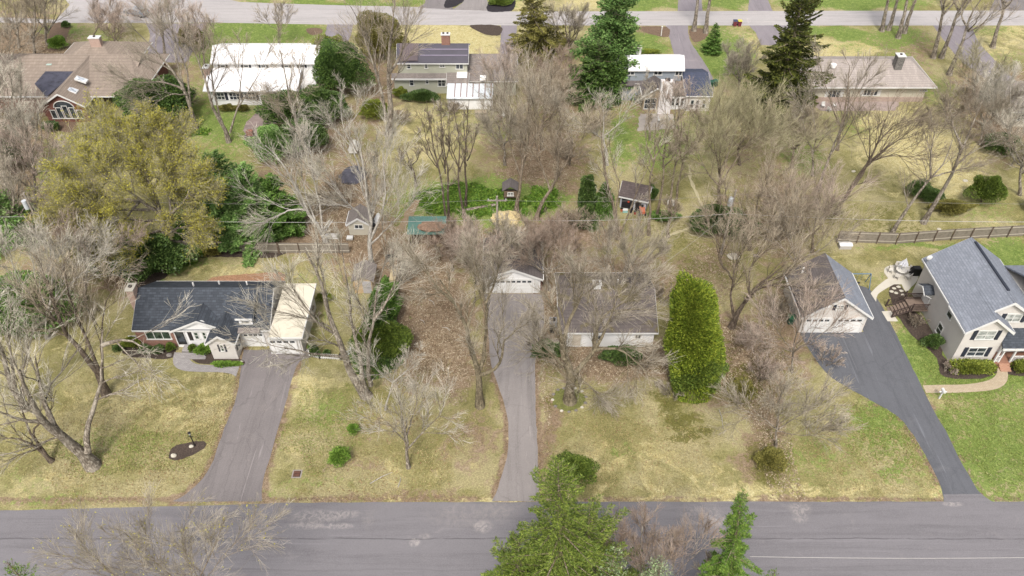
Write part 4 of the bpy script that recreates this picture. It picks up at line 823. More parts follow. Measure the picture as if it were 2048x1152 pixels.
def bare_tree(label, limbs, Rc, group='bare trees of the neighbourhood', bk='grey', tw='grey', seed=1, r0=.28, dens=1., levels=(6, 8, 6, 3), rmin=.0125, up=.07, spread=.62, name='bare_tree', cat='tree', buds=None, nbud=1.0, budsize=.13, fan=0, lenk=1., fringe=0):
    """limbs: list of world polylines, the first starts at the ground; Rc: length of the first branches"""
    rng = np.random.default_rng(seed); base = limbs[0][0]
    t_ = thing(name, label, cat, (base[0], base[1], 0), group)
    Ks = 9; P = []; R = []; L = []
    for j, lm in enumerate(limbs):
        lm = [Vector(p) for p in lm]
        q, ln = resample(smooth3(lm), Ks); q[1:-1] += rng.normal(size=(Ks-1, 3))*.05*min(1, ln/8)
        ra = r0 if j == 0 else r0*(.52 if j < 3 else .36); s = np.linspace(0, 1, Ks+1); rr = ra*(1-.86*s**.75)
        if j == 0: rr[0] *= 1.35
        P.append(q); R.append(rr); L.append(ln)
    P = np.array(P)-np.array([base[0], base[1], 0]); R = np.array(R); L = np.array(L)
    P[0, 0, 2] -= .25
    Vt, Qt = tubes(P, R, 9)
    link('trunk', mesh_np('trunk', Vt, [Qt]), bark(bk), t_)
    for c_ in (t_.children[0].data,): c_.shade_smooth()
    Lr = np.full(len(P), Rc/.5)                     # so that first branches are about Rc long
    mm = [max(2, int(round(m))) for m in (levels[0]+1, levels[1]+1, levels[2], max(3, levels[3]-2))]; k = (dens*.42)**(1/4.)
    tm = .3
    B1 = sprout(P, R, Lr, max(3, round(mm[0]*k)), tm, spread, .62, .5, 7, up, rng, .10, rmin*1.7)
    B2 = sprout(B1[0], B1[1], B1[2], max(3, round(mm[1]*k)), .15, .52, .62, .6, 5, up*.8, rng, .12, rmin*1.3)
    B3 = sprout(B2[0], B2[1], B2[2], max(2, round(mm[2]*k)), .12, .5, .6, .65, 3, up*.7, rng, .13, rmin)
    B4 = sprout(B3[0], B3[1], B3[2], max(2, round(mm[3]*k)), .1, .5, .72, .7, 1, up*.6, rng, .2, rmin*.85)
    V1, Q1 = join([tubes(B1[0], B1[1], 5), tubes(B2[0], B2[1], 4)]); V2, Q2 = join([tubes(B3[0], B3[1], 3), tubes(B4[0], B4[1], 3)])
    n1 = sum(len(q) for q in Q1); V, Qs = np.concatenate([V1, V2]), Q1+[q+len(V1) for q in Q2]
    me = mesh_np('crown', V, Qs); co = link('crown', me, bark(bk), t_); me.materials.append(twigm(tw))
    mi = np.zeros(len(me.polygons), np.int32); mi[n1:] = 1; me.polygons.foreach_set('material_index', mi)
    if buds is not None:
        tip = B4[0][:, 1:].reshape(-1, 3); tip = np.concatenate([tip, B4[0][:, 0]]); n = int(len(tip)*nbud); tip = tip[rng.integers(0, len(tip), n)]
        V, q = leaves(tip+rng.normal(size=tip.shape)*.1, budsize, rng); link('foliage', mesh_np('foliage', V, [q]), buds, t_)
    return t_
def smooth3(P, k=5):
    n = len(P); out = []
    if n < 3: return P
    for i in range(n-1):
        a, b, c, d = P[max(i-1, 0)], P[i], P[i+1], P[min(i+2, n-1)]
        for j in range(k):
            t = j/k; out.append(.5*(2*b+(c-a)*t+(2*a-5*b+4*c-d)*t*t+(3*b-a-3*c+d)*t**3))
    out.append(P[-1]); return out
def leaves(C, size, rng, axis=None, asp=.5, flat=0.):
    """one small three or four cornered leaf per centre"""
    n = len(C); d = rng.normal(size=(n, 3))
    if axis is not None: d = nrm(d)*.55+axis
    d = nrm(d); e = rng.normal(size=(n, 3)); e[:, 2] *= (1-flat); e = nrm(e-d*(e*d).sum(1, keepdims=True))
    s = (size*rng.uniform(.6, 1.35, n))[:, None] if np.isscalar(size) else (size*rng.uniform(.6, 1.35, n))[:, None]
    V = np.stack([C-d*s*.5, C+e*s*asp*.5, C+d*s*.5, C-e*s*asp*.5], 1).reshape(-1, 3)
    return V, np.arange(4*n).reshape(n, 4)
def at_h(b, dy=0.):
    Y = b[1]+dy
    return lambda x, y: D(x, y, Y)
def tree_px(label, base, stems, Rc, **kw):
    """base pixel on the ground; stems: list of pixel polylines in the upright plane through the base, each point (x, y) or (x, y, metres nearer(-)/farther(+))"""
    b = W(*base); L = []
    for j, st in enumerate(stems):
        pl = [b] if j == 0 or kw.get('multi') else []
        for p in st: pl.append(D(p[0], p[1], b[1]+(p[2] if len(p) > 2 else 0)))
        L.append(pl)
    kw.pop('multi', None)
    return bare_tree(label, L, Rc, **kw)
def generic_tree(label, base, top, Rm, n=5, **kw):
    """plain forked tree: base and top pixels, crown radius in metres"""
    seed = kw.get('seed', 1); rng = random.Random(seed*7+1); b = W(*base); tp = D(top[0], top[1], b[1]); hgt = tp[2]; fork = kw.pop('fork', .3)
    f = b.lerp(tp, fork)+Vector((rng.uniform(-.3, .3), 0, 0)); L = [[b, b.lerp(f, .5)+Vector((rng.uniform(-.2, .2), rng.uniform(-.2, .2), 0)), f, b.lerp(tp, .65)+Vector((rng.uniform(-1, 1)*Rm*.15, rng.uniform(-1, 1)*Rm*.15, 0)), tp-Vector((0, 0, Rm*.25))]]
    for i in range(n-1):
        a = 2*math.pi*(i+rng.uniform(-.3, .3))/(n-1); s = rng.uniform(.75, 1.0); st = b.lerp(tp, fork+rng.uniform(-.03, .12)); e = b.lerp(tp, rng.uniform(.72, .9))+Vector((math.cos(a), math.sin(a), 0))*Rm*.62*s
        L.append([st, st.lerp(e, .45)+Vector((math.cos(a), math.sin(a), -.5))*Rm*.12, e])
    return bare_tree(label, L, kw.pop('Rc', Rm*.55), **kw)

def conifer(label, base, hgt, Rb, mat, seed=1, nb=None, leaf=.3, droop=.25, p=.85, t0=.06, n=30000, name='conifer', cat='conifer', asp=.35, puff=0., bk='brown', lean=(0, 0), group='evergreen trees', rough=.25, side_w=.34):
    rng = np.random.default_rng(seed); b = base if isinstance(base, Vector) else W(*base)
    t_ = thing(name, label, cat, (b[0], b[1], 0), group)
    nb = nb or int(70+hgt*9)
    tp = np.array([[0, 0, -.2], [lean[0]*.3, lean[1]*.3, hgt*.4], [lean[0], lean[1], hgt*.98]]); q, ln = resample(tp, 8); R = np.linspace(hgt*.018+.05, .02, 9)
    V, Q = tubes(q[None], R[None], 8); link('trunk', mesh_np('trunk', V, [Q]), bark(bk), t_)
    u = (np.arange(nb)+rng.random(nb))/nb; t = t0+(1-t0)*(u**1.12)*.985
    az = np.arange(nb)*2.4+rng.normal(size=nb)*.3
    ln = Rb*((1-t)**p+.03)*(1+rough*rng.normal(size=nb)*.8).clip(.35, 1.7); ln = np.maximum(ln, .2)
    dz = np.where(t > .75, .5, -.05)*1.0-droop*(1-t)*.8
    k = 5; s = np.linspace(0, 1, k+1)[None, :, None]
    d = np.stack([np.cos(az), np.sin(az), dz], -1)[:, None]
    B = np.stack([lean[0]*t, lean[1]*t, t*hgt], -1)[:, None]+d*ln[:, None, None]*s
    B[:, :, 2] += (droop*ln[:, None]*(s[..., 0]**2.2)*.55)          # tips lift again
    V, Q = tubes(B, np.maximum(.012, .02*ln[:, None]*(1-s[..., 0]*.8)), 4); link('branches', mesh_np('branches', V, [Q]), bark(bk), t_)
    # leaf sprays
    w = ln**1.6/np.sum(ln**1.6); bi = rng.choice(nb, n, p=w); ss = rng.random(n)**.72
    f = ss*k; i = np.minimum(f.astype(int), k-1); fr = (f-i)[:, None]; P = B[bi, i]*(1-fr)+B[bi, i+1]*fr
    dirn = nrm(B[bi, -1]-B[bi, 0]); side = nrm(np.cross(dirn, np.array([0, 0, 1.])))
    # side twigs come at regular steps with a fan shape
    st = np.floor(ss*9)/9; sg = rng.choice([-1., 1.], n); wd = (side_w*ln[bi]*(1.05-st)**.8+.1)*rng.random(n)
    P = P+side*(sg*wd)[:, None]+dirn*(wd*.5)[:, None]+rng.normal(size=(n, 3))*(.03+puff)*np.array([1, 1, .8]); P[:, 2] -= wd*.25*(1 if droop > 0 else 0)
    ax = nrm(dirn*.7+side*sg[:, None]*.7); ax[:, 2] += .15
    V, Q = leaves(P, leaf, rng, ax, asp, 0.)
    link('foliage', mesh_np('foliage', V, [Q]), mat, t_)
    return t_
def shrub(label, base, rx, ry, hgt, mat, seed=1, n=9000, leaf=.16, shape='ball', name='shrub', cat='shrub', lumps=26, group='garden shrubs', z0=0., asp=.6, rough=.16, bk='brown', lean=0., up=0.):
    rng = np.random.default_rng(seed); b = base if isinstance(base, Vector) else W(*base)
    t_ = thing(name, label, cat, (b[0], b[1], 0), group)
    d = nrm(rng.normal(size=(n, 3))); d[:, 2] = np.where(d[:, 2] < -.35, -d[:, 2], d[:, 2])
    def prof(d):
        if shape == 'box': m = np.max(np.abs(d)*np.array([1, 1, 1]), axis=1, keepdims=True); s = d/m*.92+.08*d; return s
        if shape == 'arb':                                   # tall, widest low down, rounded top
            z = np.abs(d[:, 2:3])*0+rng.random((len(d), 1))**.9; a = np.arctan2(d[:, 1:2], d[:, 0:1]); r = (1-z**4.2)**.5*(.84+.16*np.sin(np.clip(z*2.2+.3, 0, 3.1))); return np.concatenate([np.cos(a)*r, np.sin(a)*r, z*2-1], 1)
        if shape == 'cone': z = rng.random((len(d), 1))**1.3; a = np.arctan2(d[:, 1:2], d[:, 0:1]); r = (1-z)**.75; return np.concatenate([np.cos(a)*r, np.sin(a)*r, z*2-1], 1)
        return d
    s = prof(d)
    # lumps: clusters of leaves standing a little proud, gaps between
    lc = nrm(rng.normal(size=(lumps, 3))); lh = rng.uniform(-1, 1, lumps)
    key = nrm(s+1e-6); near = np.max(key@lc.T*1.0+0*lh, axis=1); bumpy = (near-.85)*rough*5
    fr3 = rng.normal(size=(6, 3))*2.2; wob = sum(np.sin(nrm(s+1e-6)@fr3[i]*1.6+i*1.7+s[:, 2]*2) for i in range(6))*.085*(.3 if shape == 'box' else .75 if shape == 'arb' else 1)
    depth = 1+wob-.26*rng.random(n)**1.7+bumpy*.5+rng.normal(size=n)*.025
    inner = rng.random(n) < .25; depth = np.where(inner, depth*rng.uniform(.6, .9, n), depth)
    P = s*depth[:, None]*np.array([rx, ry, hgt/2]); P[:, 2] += hgt/2+z0; P[:, 2] = np.maximum(P[:, 2], .04); P[:, 0] += lean*P[:, 2]/hgt
    ax = nrm(s*np.array([1, 1, .5])); ax[:, 2] += up
    V, Q = leaves(P, leaf, rng, ax, asp)
    # a few stems inside
    m = 7; a = rng.random(m)*6.28; st = np.stack([np.zeros((m, 3)), np.stack([np.cos(a)*rx*.3, np.sin(a)*ry*.3, np.full(m, hgt*.45)+z0], 1), np.stack([np.cos(a)*rx*.55, np.sin(a)*ry*.55, np.full(m, hgt*.8)+z0], 1)], 1); st[:, :, 0] += lean*st[:, :, 2]/hgt
    V2, Q2 = tubes(st, np.tile(np.array([[.05, .035, .015]])*max(.5, min(2.5, hgt/3)), (m, 1)), 5)
    link('stems', mesh_np('stems', V2, [Q2]), bark(bk), t_)
    # dense heart
    ph = np.linspace(.05, np.pi-.05, 9); aa = np.arange(14)*2*np.pi/14; g = []
    hd = nrm(np.stack([np.sin(ph)[:, None]*np.cos(aa), np.sin(ph)[:, None]*np.sin(aa), np.cos(ph)[:, None]*np.ones(14)], -1).reshape(-1, 3)); 
    if shape in ('arb', 'cone'):
        z = np.repeat(np.linspace(1, 0, 9), 14)[:, None]; r = (1-z**4.2)**.5*.9 if shape == 'arb' else (1-z)**.75; A_ = np.tile(aa, 9)[:, None]; hd = np.concatenate([np.cos(A_)*r, np.sin(A_)*r, z*2-1], 1)
    elif shape == 'box': hd = hd/np.max(np.abs(hd), axis=1, keepdims=True)
    hv = hd*(.62+rng.normal(size=(len(hd), 1))*.04)*np.array([rx, ry, hgt/2]); hv[:, 2] += hgt/2+z0; hv[:, 2] = np.maximum(hv[:, 2], .02); hv[:, 0] += lean*hv[:, 2]/hgt
    gi = np.arange(8)[:, None]*14+np.arange(14)[None]; gj = np.arange(8)[:, None]*14+(np.arange(14)[None]+1) % 14; hq = np.stack([gi, gj, gj+14, gi+14], -1).reshape(-1, 4)
    V, Qs = join([(V, Q), (hv, hq)])
    link('foliage', mesh_np('foliage', V, Qs), mat, t_)
    return t_
def twig_bush(label, base, Rm, hgt, tw='tan', seed=1, n=14, levels=(5, 6, 5), **kw):
    """leafless multi-stemmed shrub"""
    rng = random.Random(seed); b = base if isinstance(base, Vector) else W(*base); L = []
    for i in range(n):
        a = rng.uniform(0, 6.28); r = math.sqrt(rng.random())*Rm*.75; o = Vector((math.cos(a), math.sin(a), 0)); s = b+o*.2
        L.append([s, s+o*r*.35+Vector((0, 0, hgt*.35)), s+o*r+Vector((0, 0, hgt*rng.uniform(.62, .9)))])
    return bare_tree(label, L, Rm*.42, tw=tw, seed=seed, r0=kw.pop('r0', .07), levels=(4, 5, 4, 4), name='bare_shrub', cat='shrub', **kw)

F_arb = m_foliage('golden green arborvitae', K(114,138,42), K(180,192,70), .65); F_yel = m_foliage('bright yellow green needles', K(102,124,48), K(162,178,78), .65)
F_mid = m_foliage('mid green needles', K(92,130,54), K(138,174,80), .55); F_lime = m_foliage('lime green needles', K(96,134,50), K(150,178,76), .6); F_dark = m_foliage('dark green needles', K(76,104,50), K(120,150,70), .6); F_pine = m_foliage('soft pine green', K(116,158,78), K(170,202,118), .5)
F_blue = m_foliage('pale grey green tips', K(150,176,120), K(196,212,160), .4); F_spruce = m_foliage('deep spruce green', K(72,82,34), K(128,132,56), .6); F_hedge = m_foliage('clipped hedge green', K(120,134,50), K(168,176,72), .5)
F_box = m_foliage('boxwood green', K(92,114,44), K(140,158,66), .5); F_olive = m_foliage('olive bronze green', K(124,120,58), K(162,154,82), .5); F_rhodo = m_foliage('dark glossy leaves', K(76,102,52), K(130,156,84), .6, .4)
F_green = m_foliage('fresh green leaves', K(110,150,52), K(160,190,84), .5)

# ------------------------------------------------------------------ bare trees, each traced where it stands
X2 = lambda L: [[tuple(p) for p in s] for s in L]
T1 = tree_px
T1('big leaning maple with thick pale grey trunk at the lower left, nearest the street', (187,932), [[(150,895),(118,868,-.5),(88,845,-1),(60,800,-1.5),(40,740,-2)],[(176,905),(176,862,1),(188,808,2),(201,770,3),(204,722,3.5),(206,660,4)],[(118,868,-.5),(100,835,.5),(82,780,1.5),(70,710,2)],[(88,845,-1),(40,838,-2),(-20,815,-3)],[(206,690,3.5),(250,680,3),(300,700,2)]], 4.2, bk='grey', tw='white', seed=11, r0=.62, levels=(4,7,6,5), dens=.7, spread=.9, up=.06)
T1('dark trunked forked maple with upright brown limbs on the left lawn', (212,788), [[(196,750),(170,710),(138,675,.5),(112,625,1),(96,560,1)],[(200,745),(178,690,.5),(160,645,1),(140,600,1),(128,540,1.5)],[(138,675,.5),(120,650,-.5),(80,600,-1)],[(206,770),(204,720,1),(203,660,2),(212,600,2.5),(240,560,3)]], 3.2, bk='dark', tw='tan', seed=12, r0=.42, dens=.95)
T1('left lawn maple with dark twisting limbs beside the left edge of the frame', (104,922), [[(78,900),(45,880,-.5),(5,878,-1)],[(92,908),(64,872,.5),(48,835,1),(42,780,1),(20,730,1)],[(78,895),(66,860,0),(100,825,.5),(112,780,1)]], 2.6, bk='dark', tw='white', seed=13, r0=.26, dens=.8)
T1('pale trunked tree partly cut by the left edge of the frame', (52,818), [[(36,790),(15,748,.5),(0,690,.5),(-20,620,1)],[(30,775),(20,700,0),(14,640,1)],[(45,800),(48,740,1),(60,680,2)]], 3.2, bk='grey', tw='white', seed=14, r0=.4, dens=.95)
T1('wide whitish bare tree over green undergrowth, left of the navy roofed house', (95,675), [[(92,640),(100,600),(104,545,0),(100,490,1)],[(92,640),(60,590,-1),(30,540,-1),(10,495,0)],[(92,640),(130,580,-1),(180,530,-1),(215,500,0)],[(96,620),(70,560,2),(60,500,3)],[(98,610),(150,560,2),(190,490,3)]], 3.6, bk='pale', tw='white', seed=15, r0=.26, dens=1.5, rmin=.015)
T1('pinkish bare tree rising behind the whitish one, left of the brick chimney', (170,600), [[(170,570),(176,530),(180,480,1)],[(172,565),(210,520,0),(250,480,0)],[(172,565),(140,520,1),(130,470,1)]], 3.4, bk='grey', tw='pink', seed=16, r0=.22, dens=1.3)
T1('three stemmed giant maple between the two front driveways', (735,792), [[(712,765),(692,715,0),(676,672,0),(655,620,.5),(640,560,1),(610,500,1)],[(730,775),(722,745,0),(717,700,.5),(702,640,1),(697,580,1),(684,500,2)],[(742,770),(735,740,-.5),(738,690,-.5),(747,640,-.5),(752,590,0),(770,520,0)],[(676,672,0),(630,640,-1),(590,580,-2)],[(692,715,-.5),(650,712,-2),(590,700,-4),(540,690,-5)],[(747,640,-.5),(770,610,0),(790,560,1)]], 4.2, bk='grey', tw='white', seed=17, r0=.5, dens=1.15, levels=(5,7,6,5))
T1('small spreading silver tree with low crown on the middle front lawn', (817,935), [[(814,905),(812,875),(806,845,.5),(798,800,1)],[(813,900),(840,870,-.5),(872,838,-.5),(890,800,0)],[(812,880),(822,840,1.5),(838,800,2)],[(812,885),(780,850,-1),(745,820,-1.5)]], 2.7, bk='grey', tw='white', seed=18, r0=.2, dens=1.1, levels=(6,6,6,5))
T1('whitish ornamental tree in front of the tall dark hedge', (770,820), [[(778,790),(785,765),(790,730,0)],[(785,765),(760,745,0),(735,720,0)],[(785,765),(815,740,0),(838,705,.5)]], 2.0, bk='pale', tw='white', seed=19, r0=.12, dens=1.1)
T1('dark forked maple at the edge of the middle driveway', (960,812), [[(958,775),(957,742),(942,700),(934,655),(905,600,.5),(880,560,1)],[(957,745),(968,700,1),(974,650,1),(971,600,1),(955,545,1.5),(940,500,2)],[(958,750),(985,742,-.5),(1004,715,-.5),(1008,680,-.5),(1050,650,-1)],[(934,655),(950,600,2),(948,540,2)],[(971,610,1),(990,560,1),(1005,500,1)],[(905,600),(870,570,-1),(850,530,-1)]], 3.3, bk='mossy', tw='grey', seed=20, r0=.42, rmin=.011, dens=1.4)
T1('stout short trunked maple spreading over the mossy roof', (1140,802), [[(1138,775),(1142,745),(1128,710,.5),(1120,660,1),(1112,610,1.5)],[(1146,760),(1160,732,0),(1188,700,.5),(1215,650,1),(1235,590,1.5)],[(1128,720),(1130,660,2),(1160,600,3),(1170,550,3)],[(1188,700,.5),(1240,700,-1),(1290,740,-2)],[(1150,750,0),(1170,765,-1.5),(1200,790,-2)],[(1188,700,.5),(1200,640,3),(1250,600,4),(1270,560,4)],[(1138,740),(1095,700,-.5),(1060,670,-1)]], 3.4, bk='mossy', tw='grey', seed=21, r0=.6, rmin=.011, dens=1.7)
generic_tree('bare tree rising behind the mossy roof, its purple brown crown over the roof ridge', (1240,600), (1250,475), 5.5, n=6, tw='grey', rmin=.011, seed=22, dens=1.5, r0=.24)
generic_tree('brown crowned bare tree between the detached garage and the mossy roof', (1098,580), (1090,470), 4.6, n=6, tw='red', rmin=.011, seed=23, dens=1.8, r0=.22)
generic_tree('bare tree with pinkish brown crown standing left behind the detached garage', (955,568), (945,475), 4.2, n=6, tw='pink', seed=24, dens=1.5, r0=.22)
generic_tree('greyish bare tree spreading behind the detached garage roof', (1035,545), (1035,470), 3.8, n=5, tw='grey', seed=25, dens=1.2, r0=.2)
generic_tree('low reddish bare tree just right of the teal roofed shelter', (905,540), (908,470), 3.4, n=5, tw='red', seed=26, dens=1.2, r0=.16)
T1('leaning double tree with dark limbs to the right of the golden evergreen', (1462,655), [[(1480,620),(1500,590,.5),(1530,560,.5),(1570,530,1)],[(1470,640),(1462,600,1),(1466,550,1.5),(1480,500,2)],[(1490,605),(1520,575,-1),(1560,570,-2),(1610,575,-3)],[(1466,560,1),(1440,520,1),(1430,470,1.5)],[(1500,590,.5),(1500,540,2),(1530,480,3)]], 3.8, bk='dark', tw='tan', seed=27, r0=.36, dens=1.1)
T1('bushy grey bare tree hanging over the brown garage roof', (1590,560), [[(1590,530),(1600,500),(1610,460,0)],[(1592,525),(1560,490,0),(1530,455,0)],[(1592,525),(1640,500,-1),(1670,475,-1)],[(1592,520),(1580,470,2),(1570,430,2)]], 4.2, bk='grey', tw='tan', seed=28, r0=.2, dens=1.1)
T1('pink twigged bare tree in front of the brown garage roof', (1585,745), [[(1585,715),(1590,680),(1600,640,0)],[(1586,705),(1560,670,0),(1535,640,0)],[(1586,705),(1625,680,-1),(1655,660,-1)],[(1588,700),(1610,640,2),(1630,600,2)],[(1586,705),(1550,690,-1),(1515,680,-2)]], 3.2, bk='grey', tw='pink', seed=29, r0=.14, dens=.9)
T1('whitish low bare tree at the edge of the right front lawn', (1552,892), [[(1552,868),(1556,845),(1560,810,0)],[(1554,860),(1590,835,0),(1630,815,0)],[(1554,860),(1520,830,0),(1490,805,0)],[(1554,862),(1600,870,-1),(1650,868,-2)]], 3.3, bk='grey', tw='grey', seed=30, r0=.14, dens=1.6)
T1('fuzzy olive crowned bare tree in the middle of the back lawns', (1440,412), [[(1438,385),(1440,350),(1432,300,0),(1420,250,1)],[(1440,370),(1465,330,0),(1500,280,0),(1520,240,1)],[(1440,375),(1412,340,0),(1395,300,0)],[(1440,360),(1460,300,2),(1470,240,3)]], 5.0, bk='brown', tw='olive', seed=31, r0=.28, dens=1.9)
T1('dense bare tree over the dark evergreen shrub beside the transformer pole', (1500,500), [[(1500,470),(1510,430),(1520,380,0)],[(1500,465),(1470,430,0),(1450,400,0)],[(1500,465),(1545,440,0),(1590,410,0)],[(1502,460),(1530,400,2),(1560,350,2)]], 4.2, bk='brown', tw='tan', seed=32, r0=.22, dens=1.2)
T1('reddish brown bare tree left of the right hand wooden fence', (1625,505), [[(1625,475),(1630,440),(1635,395,0)],[(1625,470),(1600,440,0),(1575,410,0)],[(1626,470),(1650,440,-1),(1668,400,-1)]], 4.0, bk='brown', tw='pink', seed=33, r0=.2, dens=1.5)
T1('tall twin trunked poplar rising in front of the sage house lawn', (776,270), [[(782,235),(779,190),(777,150),(779,100),(785,50),(790,-10)],[(772,240),(764,190,.5),(752,145,.5),(738,100,1),(720,50,1),(700,10,1)],[(777,150),(800,110,1),(820,50,2)],[(764,190),(750,120,2),(760,60,3)]], 4.2, bk='grey', tw='tan', seed=34, r0=.5, dens=1.1, multi=False)
T1('tall tree with several upright limbs crossing in front of the white roofed house', (458,284), [[(452,262),(435,235),(418,190),(400,130,.5),(370,60,1)],[(460,265),(476,215,0),(483,150,.5),(487,90,1)],[(446,250),(430,190,1),(425,130,1),(445,60,2)],[(476,215),(505,170,-.5),(530,120,-1)]], 3.8, bk='grey', tw='tan', seed=35, r0=.34, dens=.85)
T1('leaning grey tree left of the white roofed house with long arching branches', (392,258), [[(384,225),(368,180),(345,140,0),(310,100,.5),(270,60,1)],[(380,210),(375,150,1),(350,80,1.5),(340,20,2)],[(368,180),(330,165,-1),(290,165,-2),(250,160,-3)],[(375,190),(340,190,-2),(300,215,-3)]], 4.2, bk='grey', tw='grey', seed=36, r0=.38, dens=1.2)
T1('pale branching tree left of centre above the playhouse', (655,492), [[(640,460),(615,420),(590,370,0),(560,320,0),(530,290,0)],[(645,465),(640,410,1),(625,350,1),(618,290,1.5)],[(615,420),(580,420,-1),(545,440,-2)],[(630,440),(610,380,2),(600,310,2),(590,240,3)]], 4.0, bk='pale', tw='white', seed=37, r0=.32, dens=1.1)
T1('white barked tree with arching branches behind the storage shed', (745,540), [[(738,500),(742,450),(735,400,0),(728,340,0),(720,290,.5)],[(740,480),(765,420,0),(770,360,.5),(765,300,1)],[(742,450),(700,410,-1),(670,380,-1)],[(740,490),(790,440,-1),(820,400,-1)]], 4.2, bk='pale', tw='white', seed=38, r0=.36, dens=1.2)
T1('slender pale tree with crooked white limbs near the white tarpaulin', (722,345), [[(712,315),(698,280),(684,240,0),(680,180,.5)],[(705,295),(670,260,0),(640,235,0)],[(690,260),(720,220,.5),(735,185,.5)]], 2.8, bk='pale', tw='white', seed=39, r0=.16, dens=.9)
T1('bare tree behind the dark shrubs at the patio, with leaning trunk', (632,358), [[(618,320),(600,270),(585,220,0),(572,160,0),(560,100,.5)],[(605,290),(590,230,1),(600,170,1),(610,110,1)],[(600,270),(560,230,-1),(530,200,-1)]], 3.4, bk='grey', tw='tan', seed=40, r0=.3, dens=1.0)
T1('grey trunked tree leaning left between playhouse and hedge', (742,420), [[(736,390),(728,340),(712,300),(690,260,.5)],[(738,400),(752,350,.5),(755,300,.5)]], 2.8, bk='grey', tw='white', seed=41, r0=.28, dens=.8)
for i, (lb, bs, tp, rr, sd) in enumerate([('slim dark trunk, leftmost of the row beside the teal roofed shelter', (895,458), (852,190), 2.6, 42), ('slim trunk second in the row, touching the corner of the teal roof', (897,440), (880,180), 2.2, 43), ('thin dark trunk above the ivy left of the pole', (930,440), (906,200), 2.2, 44), ('thin straight trunk in the ivy nearest the utility pole', (931,415), (938,190), 2.2, 45), ('lone slim tree on the back lawn left of the ivy', (832,372), (812,290), 2.4, 46)]):
    generic_tree(lb, bs, tp, rr, n=4, tw='grey' if i % 2 else 'brown', bk='dark', seed=sd, dens=.5, r0=.19, fork=.4, group='slim trunks in the ivy')
T1('big leaning tree with brown twiggy crown over the ivy bank', (1072,438), [[(1082,410),(1098,385),(1112,360,0),(1118,300,0),(1110,240,.5)],[(1112,360),(1140,310,0),(1160,260,0)],[(1100,380),(1080,320,1),(1060,250,1)]], 4.6, bk='brown', tw='tan', seed=47, r0=.3, dens=1.6)
T1('tall brown crowned tree in the middle of the upper lawns', (1032,425), [[(1038,380),(1045,320),(1052,260,0),(1060,190,.5)],[(1040,350),(1020,290,0),(1000,230,0)],[(1045,320),(1080,260,.5),(1100,200,1)]], 5.0, bk='brown', tw='grey', seed=48, r0=.3, dens=1.6)
generic_tree('bushy brown tree left of the pair of dark cedars', (1085,300), (1085,150), 5.4, n=6, tw='tan', bk='brown', seed=49, dens=1.7, r0=.26)
generic_tree('reddish brown thicket tree between the sage house and the cedars', (1120,230), (1100,115), 4.4, n=6, tw='red', bk='brown', seed=50, dens=1.5, r0=.2)
generic_tree('whitish twigged tree on the back lawn right of the patio table', (1010,330), (1000,215), 4.6, n=6, tw='grey', bk='grey', seed=51, dens=1.3, r0=.2)
T1('white limbed tree in front of the dark cedars', (1215,330), [[(1212,300),(1205,270),(1208,235,0),(1200,190,0)],[(1208,280),(1180,260,0),(1150,250,0)],[(1210,270),(1235,250,0),(1260,210,.5)]], 2.8, bk='pale', tw='white', seed=52, r0=.2, dens=.8)
T1('pair of trunks in a V at the left of the grey shed', (1235,478), [[(1234,450),(1226,410),(1217,380),(1210,340),(1203,280,.5),(1200,230,1)],[(1246,455),(1262,420,0),(1278,375,0),(1296,330,0),(1320,270,.5)],[(1232,440),(1234,400,.5),(1240,370,.5),(1225,330,1),(1218,270,1)]], 2.6, bk='brown', tw='white', seed=53, r0=.26, dens=.75, multi=True)
for i, (lb, bs, tp, rr, sd) in enumerate([('tall straight trunk just right of the grey shed', (1298,470), (1313,235), 2.8, 54), ('tall straight trunk beside the round white stone, leaning slightly right', (1312,436), (1340,245), 2.6, 55), ('tall trunk crossing the round white stone', (1338,432), (1365,230), 2.8, 56), ('tall thin trunk, rightmost of the row beyond the grey shed', (1349,430), (1382,235), 2.6, 57), ('short dark stump like trunk in front of the shed row', (1337,474), (1345,400), 1.6, 58)]):
    generic_tree(lb, bs, tp, rr, n=4, tw='tan', bk='brown', seed=sd, dens=.5, r0=.22, fork=.55, group='straight trunks beside the grey shed')
T1('dark trunked tree with wide umbrella crown, alone on the yellow lawn at right', (1672,428), [[(1690,395),(1715,355),(1735,325,0),(1752,290,0),(1770,240,.5)],[(1700,380),(1728,345,.5),(1740,300,1),(1738,240,1)],[(1735,325),(1775,295,0),(1810,270,0)],[(1735,325),(1790,310,-1),(1830,320,-1)],[(1752,290),(1790,250,1),(1830,240,1)]], 4.0, bk='dark', tw='brown', seed=59, r0=.34, dens=1.0)
T1('leaning tree before the wooden fence, its trunk crossing the wire', (1782,470), [[(1800,440),(1830,395),(1862,355,0),(1890,320,0),(1905,280,.5)],[(1862,355),(1895,345,0),(1930,340,0)],[(1862,355),(1862,310,.5),(1870,260,1)]], 3.0, bk='grey', tw='brown', seed=60, r0=.28, dens=.7)
T1('tall leaning grey tree right of the other leaning tree by the fence', (1846,446), [[(1862,420),(1885,380),(1905,340,0),(1925,295,0),(1950,240,.5),(1965,200,1)],[(1905,340),(1935,310,0),(1975,290,0)],[(1925,295),(1905,250,1),(1900,200,1)]], 3.4, bk='grey', tw='brown', seed=61, r0=.34, dens=.9)
T1('slim tree on the olive lawn left of the umbrella crowned one', (1636,382), [[(1645,350),(1660,310),(1672,275,0),(1690,240,.5),(1700,180,1)],[(1660,310),(1690,270,0),(1710,230,0)]], 3.2, bk='grey', tw='brown', seed=62, r0=.24, dens=.9)
